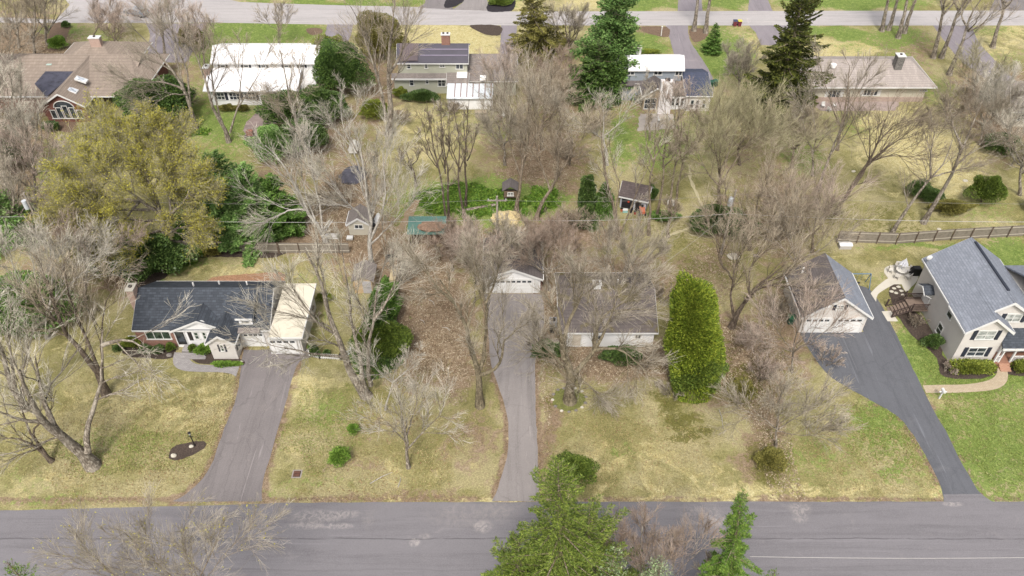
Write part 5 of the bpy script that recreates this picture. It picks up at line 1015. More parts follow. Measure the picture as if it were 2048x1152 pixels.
T1('thin tree in front of the cream ranch house', (1626,352), [[(1626,325),(1622,300),(1612,270,0),(1600,220,.5)],[(1624,310),(1632,270,0),(1625,210,.5),(1640,160,1)]], 3.2, bk='grey', tw='grey', seed=63, r0=.2, dens=.9)
T1('fan shaped bare tree standing in front of the cream ranch windows', (1675,300), [[(1680,265),(1690,225),(1695,180,0),(1700,130,.5)],[(1682,255),(1665,215,0),(1650,170,0),(1640,130,.5)],[(1688,230),(1715,190,0),(1735,150,0)]], 3.2, bk='brown', tw='grey', seed=64, r0=.24, dens=1.0)
for i, (lb, bs, tp, rr, ln_) in enumerate([('tall thick trunk, left of the pair at the top centre driveway', (1388,62), (1402,-120), 3.5, 65), ('tall forked trunk, right of the pair at the top centre driveway', (1411,66), (1440,-120), 4, 66), ('grey trunk, first from the left at the top right roadside', (1764,62), (1800,-90), 3.5, 67), ('grey trunk, second from the left at the top right roadside', (1776,60), (1815,-80), 3.0, 68), ('thick trunk with spreading roots at the top right roadside', (1796,76), (1835,-90), 4, 69), ('leaning trunk beside the thick rooted one at the top right roadside', (1808,66), (1860,-80), 3.5, 70), ('dark trunk at the left side of the upper right driveway', (1866,116), (1905,-60), 4.2, 71), ('pale trunk leaning over the upper right driveway', (1882,116), (1950,-60), 4.2, 72), ('long limbed trunk behind the cream ranch corner', (1898,150), (1975,-30), 4.8, 73), ('bare tree at the top right corner, right of the upper driveway', (1985,95), (2030,-60), 4.4, 74)]):
    generic_tree(lb, bs, tp, rr, n=4, tw='tan', bk='grey', seed=ln_, dens=.45, r0=.42, fork=.5, group='tall roadside trunks along the far street')
generic_tree('whitish tangled tree at the right edge above the grey roof', (2010,300), (2030,150), 6, n=6, tw='white', bk='pale', seed=75, dens=1.4, r0=.26)
generic_tree('grey thicket tree beside the grey roof at the right edge', (1960,290), (1980,175), 5, n=6, tw='grey', bk='grey', seed=76, dens=1.3, r0=.22)
generic_tree('olive twigged tree behind the cream ranch, right of the chimney', (1950,215), (1965,110), 5, n=5, tw='olive', bk='grey', seed=77, dens=1.2, r0=.2)
generic_tree('grey bare tree at the right edge near the dark green shrub', (2040,390), (2055,240), 5, n=5, tw='white', bk='grey', seed=78, dens=1.0, r0=.24)
generic_tree('fuzzy bare tree between the spruce and the blue grey house', (1480,190), (1478,95), 4, n=6, tw='grey', bk='grey', seed=79, dens=1.6, r0=.22)
generic_tree('tan bare tree below the spruce', (1585,335), (1590,230), 4.4, n=6, tw='tan', bk='brown', seed=80, dens=1.7, r0=.22)
generic_tree('broad fuzzy bare tree right of the stone path', (1480,330), (1475,225), 5, n=6, tw='olive', bk='brown', seed=81, dens=1.7, r0=.22)
generic_tree('bare tree beside the lamp white chimney of the blue grey house', (1350,300), (1352,160), 3.6, n=5, tw='pink', bk='grey', seed=82, dens=.9, r0=.18)
generic_tree('slim bare tree in front of the white chimney', (1300,280), (1296,150), 3, n=4, tw='grey', bk='grey', seed=83, dens=.7, r0=.16)
generic_tree('pinkish tree beside the side wing of the sage house', (1015,225), (1000,100), 4.6, n=5, tw='pink', bk='grey', seed=84, dens=1.1, r0=.2)
generic_tree('gnarled bare tree behind the cypress by the far street', (1140,120), (1135,15), 4.4, n=5, tw='grey', bk='dark', seed=85, dens=1.2, r0=.24)
generic_tree('bare tree standing on the brick house front lawn', (233,96), (225,35), 4.0, n=5, tw='pink', bk='brown', seed=86, dens=1.0, r0=.22, fork=.2)
generic_tree('tall fine twigged tree beside the far side road junction', (330,115), (315,-20), 5.5, n=5, tw='pink', bk='grey', seed=87, dens=1.3, r0=.26)
generic_tree('fine twigged tree at the left end of the white roof', (410,140), (395,30), 4.5, n=5, tw='pink', bk='grey', seed=88, dens=1.0, r0=.2)
generic_tree('young tree on the green lawn behind the white roof', (560,90), (555,10), 3.6, n=5, tw='tan', bk='grey', seed=89, dens=.7, r0=.12)
for i, (lb, bs, tp, rr, tw, sd) in enumerate([('brown thicket tree in the top left corner', (38,95), (15,-30), 5.5, 'brown', 90), ('dark limbed thicket tree second from the top left corner', (68,110), (60,-20), 5, 'tan', 91), ('thicket tree with pale limbs beside the mulch bed at top left', (95,90), (92,-25), 4.5, 'grey', 92), ('whitish tree against the left end of the brown roof', (28,262), (10,130), 4.2, 'white', 93), ('grey tree left of the brown roofed house at the frame edge', (5,170), (-10,50), 5.5, 'grey', 94), ('pale many limbed tree below the arched gable', (70,350), (40,225), 4.4, 'white', 95), ('white limbed tree at the left edge above the transformer', (10,360), (-15,215), 5.5, 'white', 96), ('pinkish tree left of the budding maple', (75,420), (50,270), 5.5, 'pink', 97), ('pale tree beside the left transformer pole', (30,470), (10,330), 4.5, 'grey', 98), ('brown tree under the budding maple at left', (135,480), (115,370), 4.2, 'brown', 99)]):
    generic_tree(lb, bs, tp, rr, n=6, tw=tw, bk='grey', seed=sd, dens=.9, r0=.24, fork=.22, group='bare trees on the left side')
generic_tree('bare tree arching over the far bend of the street at top left', (185,75), (215,5), 4.0, n=5, tw='pink', bk='brown', seed=100, dens=1.2, r0=.16, fork=.2)
# near side of the street, seen from above
T1('fine twigged tree on the near verge at lower left, over the street', (400,1290), [[(398,1220),(402,1160),(425,1100,.5),(445,1050,1)],[(400,1200),(385,1150,0),(365,1100,.5),(370,1050,1)],[(398,1210),(330,1140,0),(250,1080,.5)],[(398,1200),(430,1130,-.5),(500,1060,0)],[(398,1215),(300,1160,-1),(190,1120,-1)],[(398,1215),(260,1170,1),(160,1090,1)],[(398,1215),(320,1130,2),(300,1060,2)]], 2.8, bk='brown', tw='grey', seed=101, r0=.15, dens=2.4, rmin=.007, buds=BUD_Y, nbud=.05, levels=(6,7,6,5))
T1('reddish twigged tree on the near verge between the two groups of conifers', (1290,1300), [[(1288,1230),(1284,1160),(1280,1100,.5),(1285,1050,.5)],[(1288,1210),(1310,1140,0),(1345,1080,.5)],[(1286,1220),(1250,1150,0),(1225,1090,.5)],[(1288,1200),(1350,1150,-.5),(1400,1100,-.5)],[(1286,1190),(1300,1120,2),(1310,1060,2)]], 2.3, bk='grey', tw='red', seed=102, r0=.16, dens=1.7, rmin=.009, up=.2)
T1('brown twigged sapling beside the right foreground conifer', (1400,1250), [[(1405,1200),(1415,1150),(1410,1110,0)],[(1405,1190),(1440,1150,0),(1455,1110,.5)]], 1.3, bk='brown', tw='tan', seed=103, r0=.09, dens=1.2, rmin=.009)
# budding maple
T1('huge budding maple with yellow green haze, left of centre', (340,512), [[(332,490),(326,455),(318,420),(305,380,.5),(285,330,1),(270,270,1)],[(330,470),(342,430,0),(335,380,.5),(330,320,1)],[(322,430),(280,400,-1),(240,370,-1.5),(200,340,-1.5)],[(318,420),(290,350,2),(250,300,3),(220,260,3)],[(340,430,0),(370,400,-.5),(385,360,-.5)],[(305,380,.5),(330,320,2),(320,260,3)],[(322,440),(270,440,-2),(210,430,-3),(170,400,-3)],[(280,400,-1),(200,390,0),(150,350,0)],[(280,400),(235,455,-2),(200,480,-3)],[(330,470),(360,455,-1),(385,450,-1.5)],[(300,420),(210,420,-3),(140,430,-3)],[(326,460),(290,470,-2),(250,490,-3)]], 3.2, bk='grey', tw='olive', seed=104, r0=.55, dens=8, buds=BUD_Y, nbud=1.2, budsize=.15, rmin=.012)
T1('second budding maple with pale trunk leaning out from under the first', (214,492), [[(204,468),(192,440),(175,400,.5),(160,350,1),(150,290,1)],[(195,450),(170,430,-.5),(150,400,-1)],[(180,410),(215,350,1),(210,290,1)]], 4.2, bk='pale', tw='olive', seed=105, r0=.34, dens=1.5, buds=BUD_Y, nbud=.9, budsize=.17)

# ------------------------------------------------------------------ evergreens
shrub('tall dense golden green arborvitae, widest evergreen on the lawn right of the mossy roof', (1390,774), 2.35, 2.0, 13.4, F_arb, lean=-2.3, seed=1, n=62000, leaf=.24, shape='arb', lumps=120, name='arborvitae', cat='evergreen', group='evergreen trees', rough=.45, asp=.42, up=.5)
shrub('rounded lower lobe of dark green arborvitae at the foot of the golden one', (1387,786), 2.3, 1.8, 5.4, F_box, seed=2, n=15000, leaf=.24, lumps=40, name='arborvitae', cat='evergreen', group='evergreen trees', up=.3)
shrub('small rounded evergreen at the left side of the golden arborvitae', W(1352,762), 1.1, 1.1, 7.0, F_box, seed=3, n=9000, leaf=.24, lumps=30, name='arborvitae', cat='evergreen', group='evergreen trees', up=.3)
conifer('tall feathery yellow green conifer rising from the near verge at bottom centre', W(1120,1345), 27.4, 5.0, F_yel, seed=4, n=110000, leaf=.17, asp=.25, side_w=.13, droop=-.1, p=.8, nb=250, rough=.5, t0=.35, lean=(-1.2,0))
conifer('second feathery conifer right of the tallest one at bottom centre', Vector((5.3,25,0)), 22.2, 4.8, F_yel, seed=5, n=80000, leaf=.17, asp=.25, side_w=.14, droop=-.1, p=.7, nb=190, rough=.55, t0=.35, lean=(-.8,0))
conifer('dark conifer low at the bottom left of the foreground group', W(1035,1330), 18.6, 4.2, F_yel, seed=6, n=36000, leaf=.24, asp=.22, side_w=.22, droop=0, p=.7, nb=150, t0=.35)
conifer('slim bright green conifer standing apart at the lower right', Vector((15.7,26.1,0)), 21.9, 2.5, F_lime, seed=7, n=60000, leaf=.16, asp=.25, side_w=.14, droop=-.15, p=.72, nb=190, rough=.55, t0=.3, lean=(-2.1,0))
conifer('small leading tip of a green conifer at the bottom left corner', Vector((-33.2,26,0)), 14.0, 2.6, F_lime, seed=8, n=16000, leaf=.17, nb=160)
conifer('green conifer tip at the very bottom, right of the slim conifer', Vector((16.9,25,0)), 14.6, 2.4, F_lime, seed=70, n=12000, leaf=.17, nb=140)
for i, (x, h_, r_) in enumerate([(3.6, 17.6, 3.0), (6.2, 18.0, 3.0), (9.2, 17.0, 2.6)]):
    conifer(['pale green fluffy treetop at the bottom edge, leftmost of three', 'pale green fluffy treetop at the bottom edge, middle of three', 'pale green fluffy treetop at the bottom edge, rightmost of three'][i], Vector((x, 24.3, 0)), h_, r_, F_blue, seed=9+i, n=20000, leaf=.15, puff=.12, p=.6, nb=170, name='pine_tree', cat='pine')
conifer('broad bright green pine beside the far street at the top centre', (1218,175), 16.5, 5.2, m_foliage('deeper pine green', K(98,134,66), K(146,178,100), .55), seed=12, n=30000, leaf=.5, puff=.25, p=.5, nb=170, droop=.05, name='pine_tree', cat='pine', rough=.3, asp=.45)
conifer('dark cedar in front of the bright pine', (1190,200), 9.5, 4.2, F_dark, seed=13, n=22000, leaf=.4, p=.6, nb=170, droop=.1)
shrub('dark green juniper mass left of the blue grey house', (1200,190), 3.6, 3.0, 6.5, F_dark, seed=14, n=18000, leaf=.36, lumps=40, name='juniper', cat='evergreen', group='evergreen trees', up=.2)
conifer('yellowish cypress leaning beside the far street, left of the bright pine', (1080,118), 12.5, 4.4, F_olive, seed=15, n=18000, leaf=.42, p=.55, nb=110, droop=.1, rough=.5, lean=(-2.0, 0))
conifer('tall ragged Norway spruce with drooping boughs, upper right', (1545,238), 19.5, 5.4, F_spruce, seed=16, n=46000, leaf=.42, droop=.5, p=.55, nb=170, rough=.4, t0=.02, lean=(0, 0), asp=.4)
conifer('small dark spruce on the lawn beside the top centre driveway', (1423,106), 5.4, 1.9, F_mid, seed=17, n=8000, leaf=.28, nb=110)
# the pine clump left of centre
for i, (lb, bs, h_, r_, m_, sd) in enumerate([('soft green pine at the right end of the clump by the wooden fence', (520,470), 10.5, 4.2, F_pine, 20), ('soft green pine in the middle of the clump by the wooden fence', (462,474), 9.0, 4.0, F_pine, 21), ('upper soft green pine on the lawn behind the clump', (455,420), 8.5, 5.5, F_pine, 22), ('dark green pine between the budding maple and the soft pines', (410,472), 7.0, 3.6, F_mid, 23), ('dark pine at the right tip of the clump', (568,462), 8.5, 3.2, F_mid, 24), ('leading pine filling the gap at the front of the clump', (500,478), 6.5, 3.6, F_pine, 29)]):
    conifer(lb, bs, h_, r_, m_, seed=sd, n=34000, leaf=.3, puff=.08, p=.75, nb=110, droop=.05, name='pine_tree', cat='pine', rough=.3, asp=.45, group='pine clump by the wooden fence', side_w=.26)
shrub('spreading dark hemlock under the budding maple', (300,540), 5.5, 3.0, 4.2, F_rhodo, seed=25, n=17000, leaf=.3, lumps=40, name='hemlock', cat='evergreen', group='evergreen trees')
shrub('low green mound of undergrowth left of the hemlock', (215,520), 4.5, 2.4, 3.0, F_olive, seed=26, n=9000, leaf=.28, lumps=30)
conifer('green cedar behind the left edge thicket', (30,470), 7, 4, F_pine, seed=27, n=12000, leaf=.4, puff=.15)
shrub('dark evergreen clump at the left edge', (10,340), 3.5, 3, 6, F_dark, seed=28, n=9000, leaf=.3, group='evergreen trees', cat='evergreen')
shrub('green undergrowth beneath the whitish tree at left', (85,650), 5.5, 4.0, 5.0, F_mid, seed=29, n=14000, leaf=.3, lumps=40)
shrub('dark green yew between brick house and white house', (325,240), 4.6, 4.2, 6.2, F_dark, seed=30, n=16000, leaf=.32, lumps=36, group='evergreen trees', cat='evergreen')
shrub('green yew mass below the brick house wing', (290,225), 3.6, 2.4, 4.2, F_rhodo, seed=31, n=9000, leaf=.3, group='evergreen trees', cat='evergreen')
for i, (lb, bs, rx, ry, h_, m_, sd, shp) in enumerate([
 ('upright dark arborvitae row between the white and sage houses', (690,190), 3.6, 4.0, 8.5, F_dark, 32, 'ball'), ('olive green arborvitae beside the white roofed house driveway', (672,160), 3.0, 4.0, 8.0, F_hedge, 33, 'arb'),
 ('dark rhododendron mass below the dark arborvitae row', (640,240), 4.2, 3.0, 4.5, F_rhodo, 34, 'ball'), ('green shrub mass right of the flagstone patio', (590,260), 4.0, 3.0, 5.5, F_dark, 35, 'ball'), ('feathery green yew left of the crooked white limbs', (560,310), 3.6, 3.0, 4.0, F_pine, 36, 'ball'),
 ('dark shrub at the foot of the right yew', (610,300), 3.0, 2.6, 4.6, F_rhodo, 37, 'ball'), ('green juniper at the foot of the twin poplar', (750,235), 2.0, 1.6, 2.6, F_hedge, 38, 'ball'), ('olive cedar behind the twin poplar crown', (765,120), 3.6, 3.2, 7.5, F_olive, 39, 'ball'),
 ('leafy green rhododendron under the sage house windows', (845,203), 2.6, 1.3, 1.7, F_rhodo, 40, 'ball'), ('yellow green bush at the left corner of the sage house', (800,195), 1.1, .9, 1.5, F_hedge, 41, 'ball'), ('dark cedar leftmost beside the grey shed', (1172,425), 1.15, 1.0, 5.4, F_rhodo, 42, 'arb'),
 ('round topped small cedar in front of the leftmost dark one', (1178,452), 1.4, 1.2, 3.2, F_rhodo, 43, 'cone'), ('feathery green cedar touching the left side of the grey shed', (1208,426), 1.7, 1.4, 4.6, F_mid, 44, 'cone'), ('dark shrub at the right side of the grey shed', (1298,405), 1.0, .9, 2.6, F_rhodo, 45, 'ball'),
 ('low green juniper by the round white stone', (1328,437), 1.8, 1.1, .9, F_mid, 46, 'ball'), ('big dark evergreen shrub under the transformer', (1428,468), 2.9, 2.0, 3.8, F_rhodo, 47, 'ball'), ('second dark evergreen shrub under the transformer', (1475,472), 2.2, 1.6, 3.0, F_rhodo, 48, 'ball'),
 ('round dark shrub left of the leaning trunks', (1830,392), 1.5, 1.3, 2.2, F_rhodo, 49, 'ball'), ('dark shrub touched by the leaning trunk', (1858,402), 1.5, 1.0, 1.6, F_rhodo, 50, 'ball'), ('sparse brown green shrub between leaning trunk and tall shrub', (1898,425), 2.4, 1.2, 1.7, F_olive, 51, 'ball'),
 ('tall oval shrub on the right back lawn', (1962,405), 2.1, 1.6, 4.0, F_box, 52, 'ball'), ('dark shrub near the right edge beyond the straw lawn', (1998,305), 2.4, 2, 2.8, F_rhodo, 53, 'ball'), ('dark bush cut by the right edge above the fence', (2062,422), 1.3, 1.1, 3, F_rhodo, 54, 'ball'),
 ('tall dark hemlock hedge along the edge of the leafy yard', (762,700), 2.6, 3.6, 6.6, F_dark, 55, 'cone'), ('lower bright hemlock in front of the tall hedge', (765,715), 2.8, 1.8, 4.4, F_box, 56, 'ball'), ('thin hemlock behind the hedge beside the trailer', (775,640), 1.6, 3.4, 4.4, F_mid, 57, 'ball'),
 ('round boxwood mound on the front lawn beside the tall foreground conifer', (1148,955), 1.75, 1.5, 2.3, F_box, 58, 'ball'), ('small bright oval evergreen on the middle front lawn', (681,927), .92, .85, 1.9, F_green, 59, 'ball'), ('leafy green sprig behind the small oval evergreen', (708,868), .6, .5, 1.3, F_green, 60, 'ball'),
 ('green rhododendron at the left front corner of the mossy roofed house', (1097,712), 1.7, 1.0, 1.6, F_rhodo, 61, 'ball'), ('green rhododendron at the middle front of the mossy roofed house', (1245,722), 1.9, 1.0, 1.8, F_rhodo, 62, 'ball'),
 ('round shrub at the foot of the beige house side wall', (1857,694), .95, .85, 1.7, F_rhodo, 63, 'ball'), ('clipped hedge below the front windows of the beige house', (1940,743), 2.15, .75, 1.15, F_hedge, 64, 'box'), ('clipped hedge right of the brick steps at the right edge', (2048,742), 1.2, .7, 1.1, F_hedge, 65, 'box'),
 ('yellow green shrub at the left corner of the brick front', (268,694), .9, .7, 1.4, F_hedge, 66, 'ball'), ('rounded shrub first under the picture window', (294,706), .68, .55, .95, F_rhodo, 67, 'ball'), ('rounded shrub second under the picture window', (319,706), .68, .55, .95, F_rhodo, 68, 'ball'), ('small round shrub left of the front steps', (343,701), .5, .45, .95, F_box, 69, 'ball'),
 ('small upright shrub right of the front steps', (388,704), .42, .4, 1.0, F_box, 70, 'ball'), ('leafy light green shrub right of the front steps', (408,707), .75, .6, 1.1, F_green, 71, 'ball'), ('low green strip of groundcover before the small gable', (455,730), 1.6, .4, .35, F_green, 72, 'ball'), ('tiny dark shrub left of the grouped front bed', (240,700), .7, .5, .7, F_rhodo, 73, 'ball'),
 ('upright green shrub at the white picket fence', (632,715), .55, .5, 1.9, F_rhodo, 74, 'ball'), ('small shrub in the middle of the white picket fence', (655,712), .35, .3, .9, F_rhodo, 75, 'ball'), ('green shrub on the back lawn right of the tan roof', (650,602), .8, .6, 1.2, F_hedge, 76, 'ball'),
 ('green shrub in the back bed against the wooden fence', (392,515), .95, .6, 1.3, F_green, 77, 'ball'), ('brownish shrub next along the back bed fence', (425,512), 1.1, .6, 1.2, F_olive, 78, 'ball'), ('yellow green bush left of the brick house lawn', (120,98), 1.4, 1.2, 2.0, F_green, 79, 'ball'), ('round dark bush at the top of the mulch bed by the far street', (133,56), .8, .7, 1.1, F_rhodo, 80, 'ball'),
 ('dark green bush below the arched gable', (106,262), 1.1, .9, 1.4, F_rhodo, 81, 'ball'), ('tall brown green bush behind the white house lawn', (388,100), 2.2, 1.9, 4.2, F_olive, 82, 'ball'), ('yellow green juniper bed behind the white roof of the blue grey house', (1275,108), 3.2, 1.2, .8, F_hedge, 83, 'ball'),
 ('mossy twig shrub at the right of the golden arborvitae', (1480,790), 1.6, 1.2, 1.4, F_olive, 84, 'ball'), ('low green shrub in the island bed at top', (1000,8), 2.2, 1.4, 1.0, F_box, 85, 'ball'), ('small shrub row under the white house windows', (455,222), 1.2, .7, 1.0, F_olive, 86, 'ball'), ('second low shrub under the white house windows', (485,222), 1.2, .7, 1.0, F_olive, 87, 'ball'),
 ('mossy shrub in the street side thicket right of the mound', (1535,925), 1.5, 1.2, 1.2, F_olive, 88, 'ball')]):
    vol = rx*ry+rx*h_; shrub(lb, bs, rx, ry, h_, m_, seed=sd, n=int(min(20000, 900+1000*vol)), leaf=min(.3, .11+.035*max(rx, h_/2)), shape=shp, lumps=int(14+3*vol), up=.25)

# leafless shrubs
for i, (lb, bs, R0, h_, tw) in enumerate([('low tan twig shrub in front of the mossy roofed house at its right end', (1290,735), 2.0, 1.8, 'tan'), ('twig shrub behind the rhododendron at the left front corner', (1075,700), 1.6, 1.6, 'brown'), ('pale twig shrub at the left foot of the golden arborvitae', (1345,790), 1.6, 1.6, 'grey'),
 ('brown dwarf shrub left of the clipped hedge at the beige house', (1893,745), .95, 1.0, 'pink'), ('brown climbing shrub below the timber staircase', (1828,655), 1.2, 1.3, 'brown'), ('twig shrub beside the tan roofed garage wing', (628,640), 1.1, 1.5, 'brown'), ('reddish twig thicket above the right thicket tree', (1500,700), 2.6, 2.4, 'pink'),
 ('tan thicket by the leafy yard behind the hedge', (820,560), 2.4, 2.4, 'tan'), ('brown thicket right of the teal roofed shelter', (900,500), 2.6, 2.2, 'brown'), ('grey brown thicket behind the detached garage', (1120,480), 3.2, 2.6, 'red'), ('tan thicket below the ivy bank', (1150,460), 3.0, 2.6, 'tan'),
 ('tan thicket right of the transformer shrub', (1560,480), 3.0, 3.0, 'tan'), ('olive thicket left of the right fence', (1640,440), 2.4, 2.6, 'olive'), ('brown thicket in the bottom of the left woods', (180,520), 3.2, 3.0, 'brown'), ('reddish thicket under the left whitish tree', (150,570), 3.0, 3.2, 'red'),
 ('tan thicket left of the playhouse', (640,430), 3, 2.6, 'tan'), ('brown thicket under the crooked white limbs', (680,400), 2.6, 2.2, 'brown'), ('twig shrub under the twin poplar', (800,250), 2.0, 1.8, 'tan'), ('brown thicket left of the patio table', (900,230), 2.2, 1.4, 'brown'), ('tan thicket below the dark cedars', (1190,270), 3.2, 3.2, 'tan'),
 ('brown thicket left of the pair of dark cedars', (1140,330), 3.2, 3.2, 'brown'), ('pinkish thicket behind the blue grey house chimney', (1395,260), 2.4, 3, 'pink'), ('grey thicket right of the small spruce', (1470,150), 2.8, 3.2, 'grey'), ('thicket at the corner of the cream ranch', (1900,230), 2.6, 2.4, 'tan'), ('grey thicket left of the grey roof at right', (1985,215), 2.6, 3.0, 'grey'),
 ('olive thicket beyond the right lawn', (2020,330), 3.0, 3.0, 'olive'), ('tan thicket between white house and yew', (380,215), 2.2, 2.6, 'tan'), ('brown thicket at left end of the brick house', (20,260), 3.2, 3.0, 'brown'), ('pale thicket at the far left centre', (15,420), 3.4, 3.4, 'white'), ('tan thicket beside the far left pole', (110,450), 3.0, 3.0, 'tan'),
 ('low twig shrub in the lawn right of the garage', (1325,500), 1.0, 1.1, 'grey'), ('pinkish thicket at the left edge of the blue grey driveway', (1648,730), 1.8, 2.2, 'pink'), ('tan thicket on the left of the brown garage', (1545,640), 2.2, 2.6, 'tan'), ('pink thicket below the brown garage', (1520,760), 2.2, 2.4, 'pink'), ('brown thicket between mossy roof and golden arborvitae', (1325,610), 1.8, 2.2, 'brown')]):
    twig_bush(lb, bs, R0, h_, tw=tw, seed=200+i, n=9 if R0 < 2 else 14, dens=1.0, group='leafless shrubs', r0=.05, rmin=.012)
def inside(p, pg):
    r = np.zeros(len(p), bool); n = len(pg)
    for i in range(n):
        (x0, y0), (x1, y1) = pg[i], pg[(i+1) % n]
        if y0 == y1: continue
        c = ((y0 > p[:, 1]) != (y1 > p[:, 1])) & (p[:, 0] < (x1-x0)*(p[:, 1]-y0)/(y1-y0)+x0); r ^= c
    return r
# ivy bank: nobody could count its leaves
def groundcover(name, pts, n, leaf, mat, seed, hz=.35):
    rng = np.random.default_rng(seed); C = []
    for (x, y, rx, ry) in pts:
        m = int(n*rx*ry/sum(p[2]*p[3] for p in pts)); c = W(x, y); s = 25.4*(sT+cT*(y-576)/F)
        a = rng.random(m)*6.283; r = np.sqrt(rng.random(m))*(1+.2*np.sin(a*5+x)); C.append(np.stack([c[0]+np.cos(a)*r*rx/s, c[1]+np.sin(a)*r*ry/s/.68, np.abs(rng.normal(size=m))*hz*.5+.03], 1))
    C = np.concatenate(C)
    keep = np.ones(len(C), bool)
    for pg in AVOID: keep &= ~inside(C[:, :2], pg)
    C = C[keep]; V, q = leaves(C, leaf, rng, None, .8); V[:, 2] = np.maximum(V[:, 2], .015); o = link(name, mesh_np(name, V, [q]), mat); tag(o, kind='stuff'); return o
F_ivy = m_foliage('ivy leaves', K(96,136,44), K(146,176,70), .5)
o = groundcover('ivy_bank', [(960,405,60,38),(905,400,60,36),(1010,418,50,22),(1085,400,34,28),(850,400,30,20)], 26000, .24, F_ivy, 5); tag(o, 'bright green ivy and groundcover around the slim trunks', 'groundcover')
o = groundcover('groundcover', [(330,520,60,20),(305,540,36,20),(395,265,26,10)], 9000, .2, F_ivy, 6, .3); tag(o, 'green groundcover in the bed under the budding maple', 'groundcover')
L_leaf = m_foliage('fallen oak leaves', K(176,154,124), K(220,204,176), .5)
o = groundcover('fallen_leaves', [(860,640,80,120),(900,720,70,70),(1010,560,60,30),(1480,720,110,90),(1230,720,150,40),(1120,620,30,50),(700,420,90,90),(1090,700,20,120),(1540,860,40,120),(60,110,90,70),(1090,310,90,100),(1430,540,60,60),(1560,430,80,120)], 60000, .15, L_leaf, 7, .04); tag(o, 'brown fallen leaves scattered over the bare yard and under the trees', 'leaves')
o = groundcover('scattered_leaves', [(760,900,180,95),(1240,870,150,100),(300,880,220,90),(1720,880,120,80),(1100,900,30,90)], 5200, .13, m_foliage('scattered brown leaves', K(150,116,84), K(190,156,120), .5), 17, .02); tag(o, 'few brown leaves scattered on the front lawns', 'leaves')
DRY = m_foliage('dry grass tufts', K(186,168,112), K(214,198,148), .4); GRN = m_foliage('green grass tufts', K(132,148,66), K(178,188,106), .4)
o = groundcover('grass_tufts', [(280,870,260,120),(760,900,190,100),(1280,920,180,70),(1720,920,140,70),(440,800,60,80)], 42000, .10, DRY, 8, .05); tag(o, 'dry grass tufts on the front lawns', 'grass')
o = groundcover('green_grass_tufts', [(1990,870,110,100),(1960,745,110,20),(1845,700,24,60),(1760,860,90,60),(250,900,150,40),(650,850,80,70)], 26000, .10, GRN, 9, .05); tag(o, 'green grass tufts on the right front lawn', 'grass')
# ------------------------------------------------------------------ fences, poles and wires
FW = m_plain('weathered fence boards', K(160,150,136), .85, .3, 3); FD = m_plain('grey brown fence posts', K(126,108,94), .85, .2, 3)
def fence(label, P, hgt, m, step=2.44, name='wooden_fence', board=.14, rails=True, group=None, postm=None):
    t_ = thing(name, label, 'fence', (P[0][0], P[0][1], 0), group); bd = MB(); rl = MB(); posts = []; rng = random.Random(5)
    for a, b in zip(P[:-1], P[1:]):
        a = Vector((a[0], a[1], 0)); b = Vector((b[0], b[1], 0)); L = (b-a).length; u = (b-a)/L; nn = Vector((u.y, -u.x, 0))
        n = int(L/board)
        for k in range(n):
            h_ = hgt+rng.uniform(-.03, .03); c = a+u*(k*board)
            q = [c, c+u*(board-.012), c+u*(board-.012)-nn*.02, c-nn*.02]; bd.slab([(v[0], v[1]) for v in q], .04, h_)
        if rails:
            for z in (.35, hgt*.82): q = [a+nn*.002, b+nn*.002, b+nn*.06, a+nn*.06]; rl.slab([(v[0], v[1]) for v in q], z, z+.09)
        k = 0.
        while k <= L: posts.append(a+u*k+nn*.11); k += step
    bd.build('boards', m, t_)
    if rails: rl.build('rail', m_plain('pale fence rail', K(206,196,178), .8), t_)
    for p in posts: MB().box(p[0]-.05, p[0]+.05, p[1]-.05, p[1]+.05, 0, hgt+.08).build('post', postm or FD, t_)
    return t_
g2 = lambda *L: [W(x, y)[:2] for x, y in L]
fence('long weathered board fence with dark posts behind the right hand houses', g2((1672,484),(1790,488),(1900,480),(2048,472),(2200,466)), 1.75, FW)
fence('old grey board fence behind the brown back bed at left', g2((352,500),(440,503),(560,506),(700,506)), 1.6, FW)
fence('narrow board fence running away beside the tall hemlock hedge', g2((793,640),(794,600),(797,545),(800,500)), 1.5, FW)
PW = WHITE
def picket(label, P, hgt):
    t_ = thing('picket_fence', label, 'fence', (P[0][0], P[0][1], 0)); bd = MB(); rl = MB()
    for a, b in zip(P[:-1], P[1:]):
        a = Vector((*a, 0)); b = Vector((*b, 0)); L = (b-a).length; u = (b-a)/L; nn = Vector((u.y, -u.x, 0))
        for k in range(int(L/.19)): c = a+u*(k*.19); q = [c, c+u*.09, c+u*.09-nn*.02, c-nn*.02]; bd.slab([(v[0], v[1]) for v in q], .05, hgt)
        for z in (.25, hgt*.75): q = [a+nn*.002, b+nn*.002, b+nn*.05, a+nn*.05]; rl.slab([(v[0], v[1]) for v in q], z, z+.07)
        for p in (a, b): MB().box(p[0]-.06, p[0]+.06, p[1]-.06, p[1]+.06, 0, hgt+.12).build('post', PW, t_)
    bd.build('pickets', PW, t_); rl.build('rail', PW, t_)
picket('low white picket fence beside the giant three stemmed maple', g2((620,713),(640,718),(682,720),(703,708)), .85)
POLE = m_bark('weathered pole timber', K(176,164,150), K(206,196,182)); TRF = m_plain('pale grey transformer paint', K(226,230,234), .4, .06)
WIRE = m_plain('pale cable', K(206,202,196), .5, .05); WIRED = m_plain('grey cable', K(170,164,158), .6, .05)
